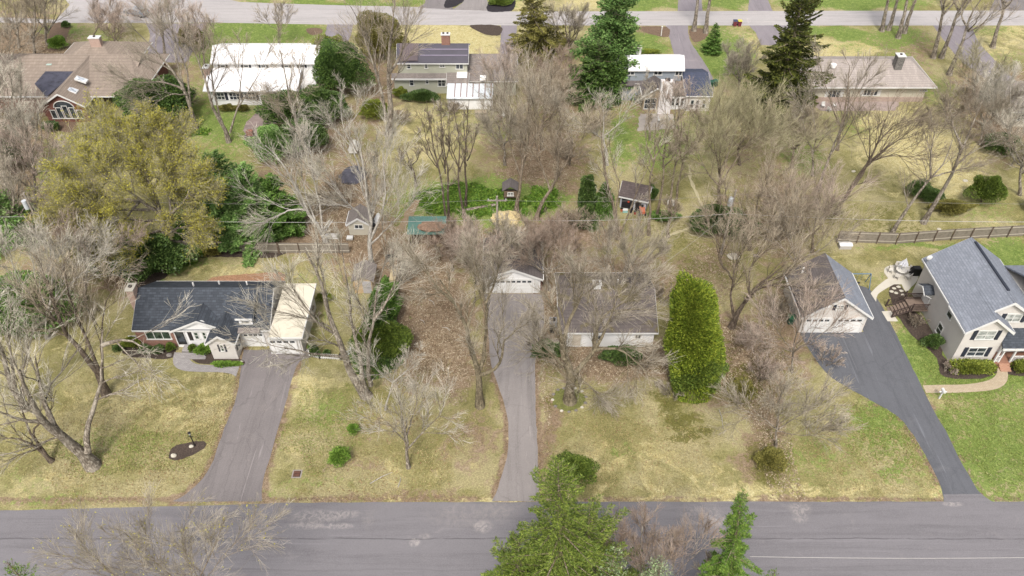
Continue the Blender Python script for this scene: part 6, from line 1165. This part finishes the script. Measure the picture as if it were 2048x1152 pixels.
def pole(label, top, z=9.6, trans=False, arm=True):
    q = W(*top, z); t_ = thing('utility_pole', label, 'utility pole', (q[0], q[1], 0), 'utility poles')
    MB().cyl((q[0], q[1], 0), (q[0], q[1], z), .17, .11, 10).build('pole', POLE, t_)
    if arm:
        MB().box(q[0]-1.15, q[0]+1.15, q[1]-.06, q[1]+.06, z-.7, z-.56).build('crossarm', POLE, t_)
        for x in (-1.0, -.1, 1.0): MB().cyl((q[0]+x, q[1], z-.56), (q[0]+x, q[1], z-.36), .05, .04, 6).build('insulator', TRF, t_)
    if trans:
        MB().cyl((q[0]-.36, q[1]-.1, z-2.1), (q[0]-.36, q[1]-.1, z-1.0), .27, .27, 14).build('transformer', TRF, t_)
    return q
pA = pole('utility pole with transformer at the left among pale trees', (47,386), trans=True, arm=False); pB = pole('utility pole with crossarm above the ivy bank', (994,392)); pC = pole('utility pole with grey transformer above the dark shrubs', (1472,380), trans=True, arm=False)
pD = Vector((60+35, pC[1]-1.5, 9.6)); pL = Vector((-135, pA[1]+1, 9.6))
pole_far = W(2400, 395, 9.6)
def cable(label, a, b, r, m, sag=.5):
    pts = []; n = 24
    for i in range(n+1): t = i/n; p = a.lerp(b, t); pts.append((p[0], p[1], p[2]-sag*4*t*(1-t)))
    V, q = tubes(np.array([pts]), np.full((1, n+1), r), 6); o = link('overhead_cable', mesh_np('overhead_cable', V, [q]), m); tag(o, label, 'cable', 'overhead cables'); return o
dz = lambda p, d: Vector((p[0], p[1]-.2, p[2]-d))
cable('lower pale cable from the left edge to the left transformer pole', dz(pL, 3.2), dz(pA, 3.2), .022, WIRE); cable('lower pale cable over the pines between left pole and crossarm pole', dz(pA, 3.2), dz(pB, 3.2), .022, WIRE, .6)
cable('lower pale cable past the grey shed to the transformer pole', dz(pB, 3.2), dz(pC, 3.2), .022, WIRE, .5); cable('bright lower cable running right over the wooden fence', dz(pC, 3.2), dz(pole_far, 3.0), .028, WIRE, .7)
cable('thin upper cable from the left pole to the crossarm pole', dz(pA, .4), dz(pB, .4), .012, WIRED, .8); cable('thin upper cable from the crossarm pole to the transformer pole', dz(pB, .4), dz(pC, .4), .012, WIRED, .6); cable('thin upper cable from the transformer pole to the right edge', dz(pC, .4), dz(pole_far, .4), .012, WIRED, .8)
cable('slanting service drop from the crossarm pole to the detached garage', dz(pB, 2.6), Vector((-.5, 73.5, 3.6)), .014, WIRED, .4); cable('slanting service drop from the transformer pole toward the mossy roof', dz(pC, 2.6), Vector((14.5, 64.8, 4.3)), .014, WIRE, .5)
cable('cable over the near street at the lower right', W(1500, 1113, 8.5), W(2300, 1110, 8.5), .020, WIRE, .35)

# ------------------------------------------------------------------ vehicles
TYRE = m_plain('black tyre rubber', K(46,44,46), .9, .1); RIM = m_plain('alloy rim', K(190,192,196), .35, .05, 1, .5, .5); LAMP = m_plain('clear lamp plastic', K(236,236,230), .2, .05); RLAMP = m_plain('red lamp plastic', K(190,50,44), .3, .05)
def car(name, label, c, ang, paint, suv=True):
    """nose points along +y before turning"""
    t_ = thing(name, label, 'car', (0, 0, 0)); L = 4.6; w2 = .92; hb = 1.0; ht = 1.68 if suv else 1.42
    low = [(-2.3, .35), (2.3, .35), (2.3, .7), (2.15, .88), (1.05, hb), (-2.2, hb+.04), (-2.32, .8)]
    b = MB(); b.prism(low, -w2, w2, 'x')
    cab = [(1.1, hb), (.45, ht-.02), (-1.75 if suv else -1.2, ht), (-2.15, hb+.03)]
    n = len(cab); b.add([(-w2*(.97 if z < hb+.1 else .78), y, z) for y, z in cab]+[(w2*(.97 if z < hb+.1 else .78), y, z) for y, z in cab], [tuple(range(n))[::-1], tuple(range(n, 2*n))]+[(i, (i+1) % n, n+(i+1) % n, n+i) for i in range(n)])
    bo = b.build('body', paint, t_)
    def pane(pts): MB().add(pts, [tuple(range(len(pts)))]).build('window', GLASS, t_)
    e = .012
    pane([(-.80, 1.02+e, hb+.08), (.80, 1.02+e, hb+.08), (.68, .52+e, ht-.09), (-.68, .52+e, ht-.09)])
    pane([(.80, -2.14-e, hb+.12), (-.80, -2.14-e, hb+.12), (-.66, -1.84-e if suv else -1.4-e, ht-.12), (.66, -1.84-e if suv else -1.4-e, ht-.12)])
    for s in (-1, 1):
        for (y0, y1) in ((-1.7, -.55), (-.45, .75)): pane([(s*(w2*.95+e), y0, hb+.08), (s*(w2*.95+e), y1, hb+.08), (s*(w2*.80+e), y1-(.32 if y1 > 0 else 0), ht-.12), (s*(w2*.80+e), y0+.12, ht-.12)])
        for y in (-1.45, 1.42):
            wh = MB().cyl((s*(w2-.2), y, .34), (s*(w2+.02), y, .34), .34, .34, 16).build('wheel', TYRE, t_); MB().cyl((s*(w2+.02), y, .34), (s*(w2+.035), y, .34), .2, .2, 12).build('rim', RIM, wh)
        MB().box(s*.72-.14, s*.72+.14, 2.27, 2.315, .62, .76).build('headlight', LAMP, t_); MB().box(s*.76-.1, s*.76+.1, -2.36, -2.3, .75, .98).build('tail_light', RLAMP, t_)
        MB().box(s*(w2+.09)-.08, s*(w2+.09)+.08, .7, .82, hb+.02, hb+.14).build('mirror', paint, t_)
    t_.location = (c[0], c[1], .02); t_.rotation_euler = (0, 0, ang); return t_
car('parked_car', 'white sport utility car parked on the driveway behind the white roofed house', W(654,113), R_(4), m_plain('white car paint', K(240,242,244), .3, .03, 1, .5))
car('parked_car', 'silver car on the far street at top left, half hidden by twigs', W(275,30), R_(70), m_plain('silver car paint', K(176,184,192), .3, .03, 1, .5, .3), False)

# ------------------------------------------------------------------ small things
def trash_bin(label, c, body, lid, s=1.):
    t_ = thing('trash_bin', label, 'trash bin', (c[0], c[1], 0), 'wheeled trash bins')
    v = [(-.27, -.3, .06), (.27, -.3, .06), (.27, .3, .06), (-.27, .3, .06), (-.33, -.38, 1.0), (.33, -.38, 1.0), (.33, .38, 1.0), (-.33, .38, 1.0)]
    MB().add([(c[0]+x*s, c[1]+y*s, z*s) for x, y, z in v], [(3,2,1,0),(4,5,6,7),(0,1,5,4),(1,2,6,5),(2,3,7,6),(3,0,4,7)]).build('body', body, t_)
    MB().prism([(c[1]-.43*s, 1.003*s), (c[1]-.38*s, 1.07*s), (c[1]+.3*s, 1.12*s), (c[1]+.42*s, 1.003*s)], c[0]-.36*s, c[0]+.36*s, 'x').build('lid', lid, t_)
    for q in (-1, 1): MB().cyl((c[0]+q*.28*s, c[1]+.3*s, .13*s), (c[0]+q*.34*s, c[1]+.3*s, .13*s), .13*s, .13*s, 10).build('wheel', TYRE, t_)
MAR = m_plain('maroon bin plastic', K(136,66,76), .5, .1); GRB = m_plain('dark green bin plastic', K(48,96,76), .5, .1)
trash_bin('maroon wheeled bin with navy lid at the far street kerb', W(1469,52), MAR, m_plain('navy lid plastic', K(66,72,104), .5)); trash_bin('maroon wheeled bin with yellow lid at the far street kerb', W(1478,52), MAR, m_plain('yellow lid plastic', K(236,222,90), .5))
trash_bin('dark green wheeled bin, left of two beside the slate side wing', W(1421,174), GRB, GRB); trash_bin('dark green wheeled bin, right of two beside the slate side wing', W(1430,172), GRB, m_plain('green lid', K(62,120,92), .5)); trash_bin('dark green wheeled bin left of the beige two bay garage', W(1579,646), GRB, m_plain('bright green lid', K(50,128,88), .5))
# lamp post
b = W(390,892); t_ = thing('lamp_post', 'black lamp post in the stone edged mulch bed on the left lawn', 'lamp post', b)
BLK = m_plain('black painted metal', K(40,38,40), .5, .1); MB().cyl(b, b+Vector((0, 0, 1.75)), .06, .045, 10).build('post', BLK, t_); MB().box(b[0]-.25, b[0]+.25, b[1]-.025, b[1]+.025, 1.45, 1.5).build('crossbar', BLK, t_)
MB().cyl(b+Vector((0, 0, 1.75)), b+Vector((0, 0, 2.05)), .07, .13, 6).build('lantern', m_glass('lamp glass', (.3, .3, .28, 1), .2), t_); MB().cyl(b+Vector((0, 0, 2.055)), b+Vector((0, 0, 2.2)), .17, .02, 6).build('cap', BLK, t_)
def rock(label, px, s, m, seed=1, flat=.6):
    c = W(*px); r = random.Random(seed); o = MB().ball((0, 0, s*flat*.35), s, s*.8, s*flat, 9, 6, r, .12).xf(lambda p: p+c).build('rock', m, None); o.location = (0, 0, 0); tag(o, label, 'rock', 'garden rocks')
RK = m_plain('pale rock', K(226,218,200), .9, .15, 4); RKG = m_plain('grey rock', K(150,142,134), .9, .25, 4)
rock('large pale rock at the left end of the lamp post bed', (348,912), .30, RK, 1); rock('pale rock beside the lamp post', (383,893), .24, RK, 2); rock('grey boulder in the bed left of the front steps', (339,711), .32, RKG, 3); rock('pale rock at the end of the groundcover strip by the driveway', (483,724), .2, RK, 4)
rock('broad flat pale boulder in the brown back yard', (1466,514), .75, RK, 5, .35); rock('grey flat stone right of the pale boulder', (1512,512), .4, RKG, 6, .3); rock('pale stone on the lawn behind the golden arborvitae', (1361,567), .35, RK, 7, .4); rock('pale flat stone on the right back lawn', (1707,343), .3, RK, 8, .4); rock('white flat stone at the far right straw lawn', (1930,362), .38, RK, 9, .35); rock('stone at the foot of the fence', (1878,459), .3, RK, 10, .4)
for i, (x, y) in enumerate([(1788,577),(1797,574),(1783,583),(1792,586),(1803,582),(1806,590)]): rock(['flat stepping stone nearest the patio corner', 'flat stepping stone close to the beige wall', 'flat stepping stone at the left of the mulch', 'flat stepping stone in the middle of the mulch', 'flat stepping stone right of the middle one', 'flat stepping stone nearest the timber stairs'][i], (x, y), .26, RK, 20+i, .25)
ring = [(1105,800),(1107,789),(1116,780),(1164,783),(1172,794),(1171,806),(1164,815),(1152,821),(1138,824),(1123,822),(1111,813),(1128,777),(1150,777)]
for i, (x, y) in enumerate(ring): rock('small edging stone in the ring around the stout maple', (x, y), .19, RKG if i % 3 else RK, 40+i, .6)
# round white stone disc
c = W(1343,410); t_ = thing('stone_table', 'round pale stone disc lying beside the straight trunks', 'stone table', c)
MB().cyl(c+Vector((0, 0, .32)), c+Vector((0, 0, .42)), .68, .68, 24).build('top', CONC, t_); MB().cyl(c, c+Vector((0, 0, .318)), .3, .3, 12).build('base', RKG, t_)
# storm drain
c = W(594,948); t_ = thing('storm_drain', 'square storm drain with rusty grate set in the middle front lawn', 'storm drain', c)
MB().box(c[0]-.45, c[0]+.45, c[1]-.45, c[1]+.45, -.05, .03).build('frame', m_plain('concrete rim', K(176,164,156), .9, .2, 3), t_)
g = MB()
for k in range(6): x = c[0]-.3+k*.1; g.box(x, x+.06, c[1]-.3, c[1]-.02, .031, .06); g.box(x, x+.06, c[1]+.02, c[1]+.3, .031, .06)
g.build('grate', m_plain('rusty iron', K(140,96,80), .8, .3, 4), t_); MB().box(c[0]-.33, c[0]+.33, c[1]-.33, c[1]+.33, .030, .034).build('painted_gap_shadow', m_plain('painted pit shade', K(40,34,32), .9), t_)  # dark plate, its colour painting the shade below the grate
# mailbox by the right driveway
c = W(1878,797); t_ = thing('mailbox', 'white mailbox on a white post beside the tan brick walkway', 'mailbox', c)
MB().box(c[0]-.06, c[0]+.06, c[1]-.06, c[1]+.06, 0, 1.15).build('post', WHITE, t_); MB().prism([(c[0]-.14, 1.153), (c[0]-.14, 1.3), (c[0]-.07, 1.39), (c[0]+.07, 1.39), (c[0]+.14, 1.3), (c[0]+.14, 1.153)], c[1]-.3, c[1]+.25, 'y').build('box', WHITE, t_)
MB().box(c[0]-.35, c[0]+.4, c[1]-.05, c[1]+.05, 1.0, 1.1).build('arm', WHITE, t_)
c = W(1322,72); t_ = thing('signpost', 'white post in the mulch bed beside the far street driveway', 'post', c); MB().box(c[0]-.07, c[0]+.07, c[1]-.07, c[1]+.07, 0, 1.7).build('post', WHITE, t_); MB().box(c[0]-.13, c[0]+.13, c[1]-.13, c[1]+.13, 1.703, 1.8).build('cap', WHITE, t_)
# patio set with closed parasol
def chair(c, ang, m, label, group):
    t_ = thing('patio_chair', label, 'chair', (c[0], c[1], .04), group); Bm = lambda *a: MB().box(*a)
    Bm(-.25, .25, -.25, .25, .42, .47).build('seat', m, t_).location = (0, 0, 0); Bm(-.25, .25, .23, .28, .47, .95).build('backrest', m, t_)
    for x in (-.22, .22):
        for y in (-.22, .22): Bm(x-.02, x+.02, y-.02, y+.02, 0, .42).build('leg', m, t_)
    for x in (-.28, .25): Bm(x, x+.03, -.22, .24, .62, .65).build('armrest', m, t_)
    for ch in t_.children: ch.data.transform(Matrix.Translation((c[0], c[1], .04)))
    t_.rotation_euler = (0, 0, ang); return t_
PT = m_plain('pale cast metal', K(232,226,216,.6), .6, .1); c = W(1799,549)
t_ = thing('patio_table', 'round pale patio table under the closed parasol', 'table', (c[0], c[1], .036)); MB().cyl((c[0], c[1], .74), (c[0], c[1], .78), .62, .62, 24).build('tabletop', PT, t_); MB().cyl((c[0], c[1], .04), (c[0], c[1], .738), .06, .06, 8).build('pedestal', PT, t_); MB().cyl((c[0], c[1], .04), (c[0], c[1], .07), .35, .3, 16).build('foot', PT, t_)
for i in range(5):
    a = 2*math.pi*i/5+.3; chair((c[0]+1.1*math.cos(a), c[1]+1.0*math.sin(a)), a-math.pi/2, PT, ['pale patio chair on the right side of the round table', 'pale patio chair behind the round table', 'pale patio chair at the left behind the round table', 'pale patio chair at the left front of the round table', 'pale patio chair in front of the round table'][i], 'patio chairs round the parasol table')
t_ = thing('parasol', 'half closed grey parasol standing through the round patio table', 'parasol', (c[0], c[1], .04)); MB().cyl((c[0], c[1], .79), (c[0], c[1], 2.55), .03, .03, 8).build('pole', WHITE, t_)
pm = MB(); n = 8; vs = [(c[0], c[1], 2.5)]
for k in range(16): a = math.pi*k/8; r = .62 if k % 2 == 0 else .3; vs.append((c[0]+r*math.cos(a), c[1]+r*math.sin(a), 1.45 if k % 2 == 0 else 1.6))
vs.append((c[0], c[1], 1.9)); pm.add(vs, [(0, 1+k, 1+(k+1) % 16) for k in range(16)]+[(17, 1+(k+1) % 16, 1+k) for k in range(16)]); pm.build('canopy', m_plain('grey parasol cloth', K(224,224,230,.6), .8, .1), t_)
c = W(1829,549); t_ = thing('covered_grill', 'grill under a black cover at the corner of the patio', 'grill', (c[0], c[1], .036))
MB().prism([(c[0]-.6, .04), (c[0]-.62, .75), (c[0]-.42, 1.1), (c[0]+.42, 1.1), (c[0]+.62, .75), (c[0]+.6, .04)], c[1]-.32, c[1]+.32, 'y').build('cover', BLK, t_); MB().box(c[0]-.66, c[0]+.66, c[1]-.05, c[1]+.05, .72, .78).build('strap', m_plain('grey strap', K(90,90,94), .6), t_)
# blue swing frame
c = W(1712,572); BLU = m_plain('blue steel tube', K(92,138,176), .4, .1); t_ = thing('swing_frame', 'small blue steel swing frame behind the two bay garage', 'swing', c); X, Y = c[0], c[1]
MB().cyl((X-1.2, Y, 1.9), (X+1.2, Y, 1.9), .05, .05, 8).build('top_bar', BLU, t_)
for s in (-1, 1):
    for d2 in (-.7, .7): MB().cyl((X+s*1.2, Y, 1.9), (X+s*1.3, Y+d2, 0), .045, .045, 8).build('leg', BLU, t_)
    MB().cyl((X+s*.25, Y, 1.88), (X+s*.25, Y, .55), .012, .012, 5).build('chain', BLU, t_)
MB().box(X-.3, X+.3, Y-.12, Y+.12, .5, .54).build('seat', BLK, t_)
# straw pile, log, tarp, fire pit, patio furniture
c = W(1012,440); o = MB().ball((0, 0, .2), 1.9, 1.5, .75, 24, 9, random.Random(8), .13).xf(lambda p: p+c).build('straw_pile', m_mulch('heaped straw', K(236,214,160)), None); tag(o, 'heap of pale straw at the edge of the ivy bank', 'straw pile')
a, b = W(928,424), W(992,412); o = MB().cyl(a+Vector((0, 0, .22)), b+Vector((0, 0, .24)), .24, .2, 12).build('fallen_log', bark('grey'), None); tag(o, 'grey fallen log lying in the ivy left of the utility pole', 'log')
a, b = W(1076,470), W(1104,452, 1.6); o = MB().cyl(a, b, .05, .03, 6).build('broken_branch', m_plain('fresh split wood', K(230,206,150), .8), None); tag(o, 'pale broken branch sticking up in the brush above the garage', 'branch')
for i, (x0, y0, x1, y1, l) in enumerate([(740,968,785,945,'bent white fallen branch on the middle front lawn'), (796,975,801,955,'short white fallen stick on the middle front lawn'), (840,640,850,650,'pale wood splinter in the leafy yard'), (900,662,884,655,'broken pale stick in the leafy yard'), (1438,1000-180,1446,858,'pale stick under the thicket at right'), (857,600,870,612,'short pale log in the leafy yard')]):
    a, b = W(x0, y0), W(x1, y1); o = MB().cyl(a+Vector((0, 0, .06)), a.lerp(b, .5)+Vector((.1, .15, .1)), .045, .04, 6).cyl(a.lerp(b, .5)+Vector((.1, .15, .1)), b+Vector((0, 0, .05)), .04, .02, 6).build('fallen_branch', bark('pale'), None); tag(o, l, 'branch', 'fallen branches')
c = W(709,304); t_ = thing('tarp_covered_object', 'small upright bundle under a white tarpaulin on the back lawn', 'tarp bundle', c); MB().prism([(c[0]-.6, .3), (c[0]-.68, .9), (c[0]-.3, 1.5), (c[0]+.3, 1.5), (c[0]+.68, .9), (c[0]+.6, .3)], c[1]-.8, c[1]+.9, 'y').build('tarpaulin', m_plain('white tarpaulin', K(250,246,238), .6, .12, 3), t_)  # unidentified upright object under a tarpaulin
for s in (-1, 1): MB().cyl((c[0]+s*.5, c[1], .3), (c[0]+s*.66, c[1], .3), .3, .3, 12).build('wheel', TYRE, t_)
t_.name = 'covered_object'
c = W(502,278); t_ = thing('fire_pit', 'round stone fire pit with a brick chimney top at the flagstone patio', 'fire pit', c); MB().cyl(c, c+Vector((0, 0, .6)), .95, .85, 14).build('ring', m_brick('dark fire pit stone', K(96,84,80), K(70,62,60), K(120,110,104), .2, .35), t_); MB().box(c[0]-.45, c[0]+.45, c[1]-.1, c[1]+.5, .603, 1.3).build('stack', BR_, t_)
c = W(962,232); t_ = thing('picnic_table', 'small wooden picnic table on the lawn below the milky roofed lean-to', 'table', c); MB().box(c[0]-.9, c[0]+.9, c[1]-.4, c[1]+.4, .72, .77).build('tabletop', m_plain('pale picnic boards', K(206,188,160), .8, .15), t_)
for s in (-1, 1): MB().box(c[0]-.9, c[0]+.9, c[1]+s*.75-.13, c[1]+s*.75+.13, .42, .46).build('bench', bpy.data.materials['pale picnic boards'], t_); MB().box(c[0]+s*.7-.04, c[0]+s*.7+.04, c[1]-.7, c[1]+.7, .3, .36).build('brace', FD, t_); MB().box(c[0]+s*.7-.04, c[0]+s*.7+.04, c[1]-.04, c[1]+.04, 0, .72).build('leg', FD, t_)
c = W(1000,240); chair((c[0], c[1]), 2.2, m_plain('dark red chair plastic', K(150,70,74), .5), 'dark red chair near the picnic table', None); c = W(1006,236); chair((c[0], c[1]), -.5, WHITE, 'white chair near the picnic table', None); c = W(985,224); chair((c[0], c[1]), 1.0, BLK, 'black chair behind the picnic table', None)
for i, (x, y) in enumerate([(1645,216),(1668,216),(1657,224)]): c = W(x, y); chair((c[0], c[1]), 1.1*i, WHITE, ['white chair, left on the red brown patio', 'white chair, right on the red brown patio', 'white chair, front on the red brown patio'][i], 'white chairs on the red brown patio')
for i, (x, y) in enumerate([(1300,242),(1318,245),(1334,240)]): c = W(x, y); chair((c[0], c[1]), 1.3*i, WHITE if i else BLK, ['black chair on the patio slabs', 'white chair in the middle of the patio slabs', 'white chair at the right of the patio slabs'][i], 'chairs on the patio slabs')
# things around the shed and house
c = W(1106,650); t_ = thing('heat_pump', 'grey outdoor cooling unit beside the mossy roofed house', 'cooling unit', c); MB().box(c[0]-.4, c[0]+.4, c[1]-.4, c[1]+.4, .05, .85).build('cabinet', m_plain('grey sheet metal', K(166,170,178), .5, .1), t_); MB().cyl((c[0], c[1], .853), (c[0], c[1], .88), .32, .32, 16).build('fan_grille', BLK, t_)
c = W(1104,664); trash_bin('black wheeled bin beside the cooling unit', c, BLK, BLK, .8)
ORG = m_plain('orange plastic', K(232,130,96), .5, .1)
c = W(1283,424); t_ = thing('garden_tractor', 'small orange garden tractor parked in front of the grey shed', 'tractor', c); X, Y = c[0], c[1]
MB().box(X-.35, X+.35, Y-.2, Y+.7, .4, .85).build('body', ORG, t_); MB().prism([(Y-1.0, .4), (Y-1.0, .75), (Y-.25, .92), (Y-.21, .4)], X-.28, X+.28, 'x').build('hood', ORG, t_); MB().box(X-.22, X+.22, Y+.2, Y+.6, .853, 1.0).build('seat', BLK, t_); MB().cyl((X, Y-.1, .9), (X, Y-.02, 1.2), .17, .17, 12).build('steering_wheel', BLK, t_)
for s in (-1, 1): MB().cyl((X+s*.36, Y+.4, .36), (X+s*.56, Y+.4, .36), .36, .36, 14).build('wheel', TYRE, t_); MB().cyl((X+s*.3, Y-.75, .24), (X+s*.46, Y-.75, .24), .24, .24, 12).build('wheel', TYRE, t_)
c = W(1250,424); t_ = thing('cooler', 'pale blue cooler box in front of the grey shed', 'cooler', c); MB().box(c[0]-.3, c[0]+.3, c[1]-.2, c[1]+.2, 0, .35).build('body', m_plain('pale blue plastic', K(170,220,216), .4), t_); MB().box(c[0]-.32, c[0]+.32, c[1]-.22, c[1]+.22, .353, .42).build('lid', WHITE, t_)
for i, (x, y, mm, l) in enumerate([(1243,422,ORG,'orange bucket left of the cooler'), (1262,425,BLK,'black bucket right of the cooler'), (1270,428,RLAMP,'red bucket beside the garden tractor')]):
    c = W(x, y); t_ = thing('bucket', l, 'bucket', c, 'buckets by the grey shed'); MB().cyl(c, c+Vector((0, 0, .4)), .15, .19, 12).build('body', mm, t_); MB().cyl(c+Vector((0, 0, .401)), c+Vector((0, 0, .42)), .2, .2, 12).build('rim', BLK, t_)
# garden statues / small ornaments in the back bed
for i, (x, y, l) in enumerate([(404,512,'small white statue near the wooden fence'), (341,541,'small white and red ornament in the green bed'), (327,545,'white stone ornament left of the red one'), (379,492,'small white birdhouse on the wooden fence line')]):
    c = W(x, y); t_ = thing('garden_ornament', l, 'ornament', c, 'garden ornaments'); MB().cyl(c, c+Vector((0, 0, .15)), .16, .13, 8).build('base', RK, t_); MB().ball((c[0], c[1], .38), .13, .12, .24, 9, 6).build('figure', WHITE, t_)
# ladder and clutter near the playhouse
a, b = W(645,466), W(662,442); t_ = thing('ladder', 'white ladder lying on the brown ground left of the playhouse', 'ladder', a); u = (b-a).normalized(); v = Vector((-u.y, u.x, 0)); m_ = MB()
for s in (-1, 1): m_.cyl(a+v*.22*s+Vector((0, 0, .1)), b+v*.22*s+Vector((0, 0, .1)), .04, .04, 6)
m_.build('rail', WHITE, t_); m_ = MB()
for k in range(9): p = a.lerp(b, (k+.5)/9)+Vector((0, 0, .1)); m_.cyl(p-v*.21, p+v*.21, .025, .025, 6)
m_.build('rungs', WHITE, t_)
def stack(name, label, cat, px, wx, wy, hz, m, m2):
    c = W(*px); t_ = thing(name, label, cat, c); MB().box(c[0]-wx/2, c[0]+wx/2, c[1]-wy/2, c[1]+wy/2, 0, hz*.5).build('lower_layer', m, t_); MB().box(c[0]-wx*.45, c[0]+wx*.5, c[1]-wy*.45, c[1]+wy*.42, hz*.5+.003, hz).build('upper_layer', m2, t_)
stack('board_stack', 'flat stack of white boards left of the playhouse', 'boards', (664,474), 1.7, .9, .3, WHITE, m_plain('weathered white boards', K(220,214,206), .8, .2, 3))
stack('board_stack', 'small stack of pale boards right of the playhouse ladder', 'boards', (700,478), .8, .7, .35, FW, WHITE)
c = W(754,440); t_ = thing('plastic_sheeting', 'folded white and black plastic sheeting beside the playhouse', 'plastic sheeting', c); MB().ball((c[0], c[1], .15), .35, 1.2, .2, 12, 7, random.Random(4), .2).build('white_fold', WHITE, t_); MB().ball((c[0]-.4, c[1]-1.0, .15), .35, 1.0, .22, 12, 7, random.Random(5), .2).build('black_fold', BLK, t_)
c = W(705,352); o = MB().ball((0, 0, .1), 1.8, 2.2, .35, 20, 8, random.Random(6), .16).xf(lambda p: p+c).build('tarpaulin', m_plain('bluish black tarpaulin', K(96,94,104), .6, .5, 1.5), None); tag(o, 'bluish black tarpaulin heaped on the brown ground behind the playhouse', 'tarpaulin')
for i, (x, y, s) in enumerate([(790,512,1.0), (800,505,.8), (778,520,.9)]):
    c = W(x, y); t_ = thing('crate', ['dark crate at the top of the hedge fence', 'small reddish crate at the top of the hedge fence', 'grey crate left of the dark one'][i], 'crate', c, 'crates by the narrow fence'); MB().box(c[0]-.4*s, c[0]+.4*s, c[1]-.4*s, c[1]+.4*s, 0, .6*s).build('box', (BLK, BR2, RKG)[i], t_); MB().box(c[0]-.43*s, c[0]+.43*s, c[1]-.43*s, c[1]+.43*s, .6*s+.003, .66*s).build('lid', (FD, FW, BLK)[i], t_)
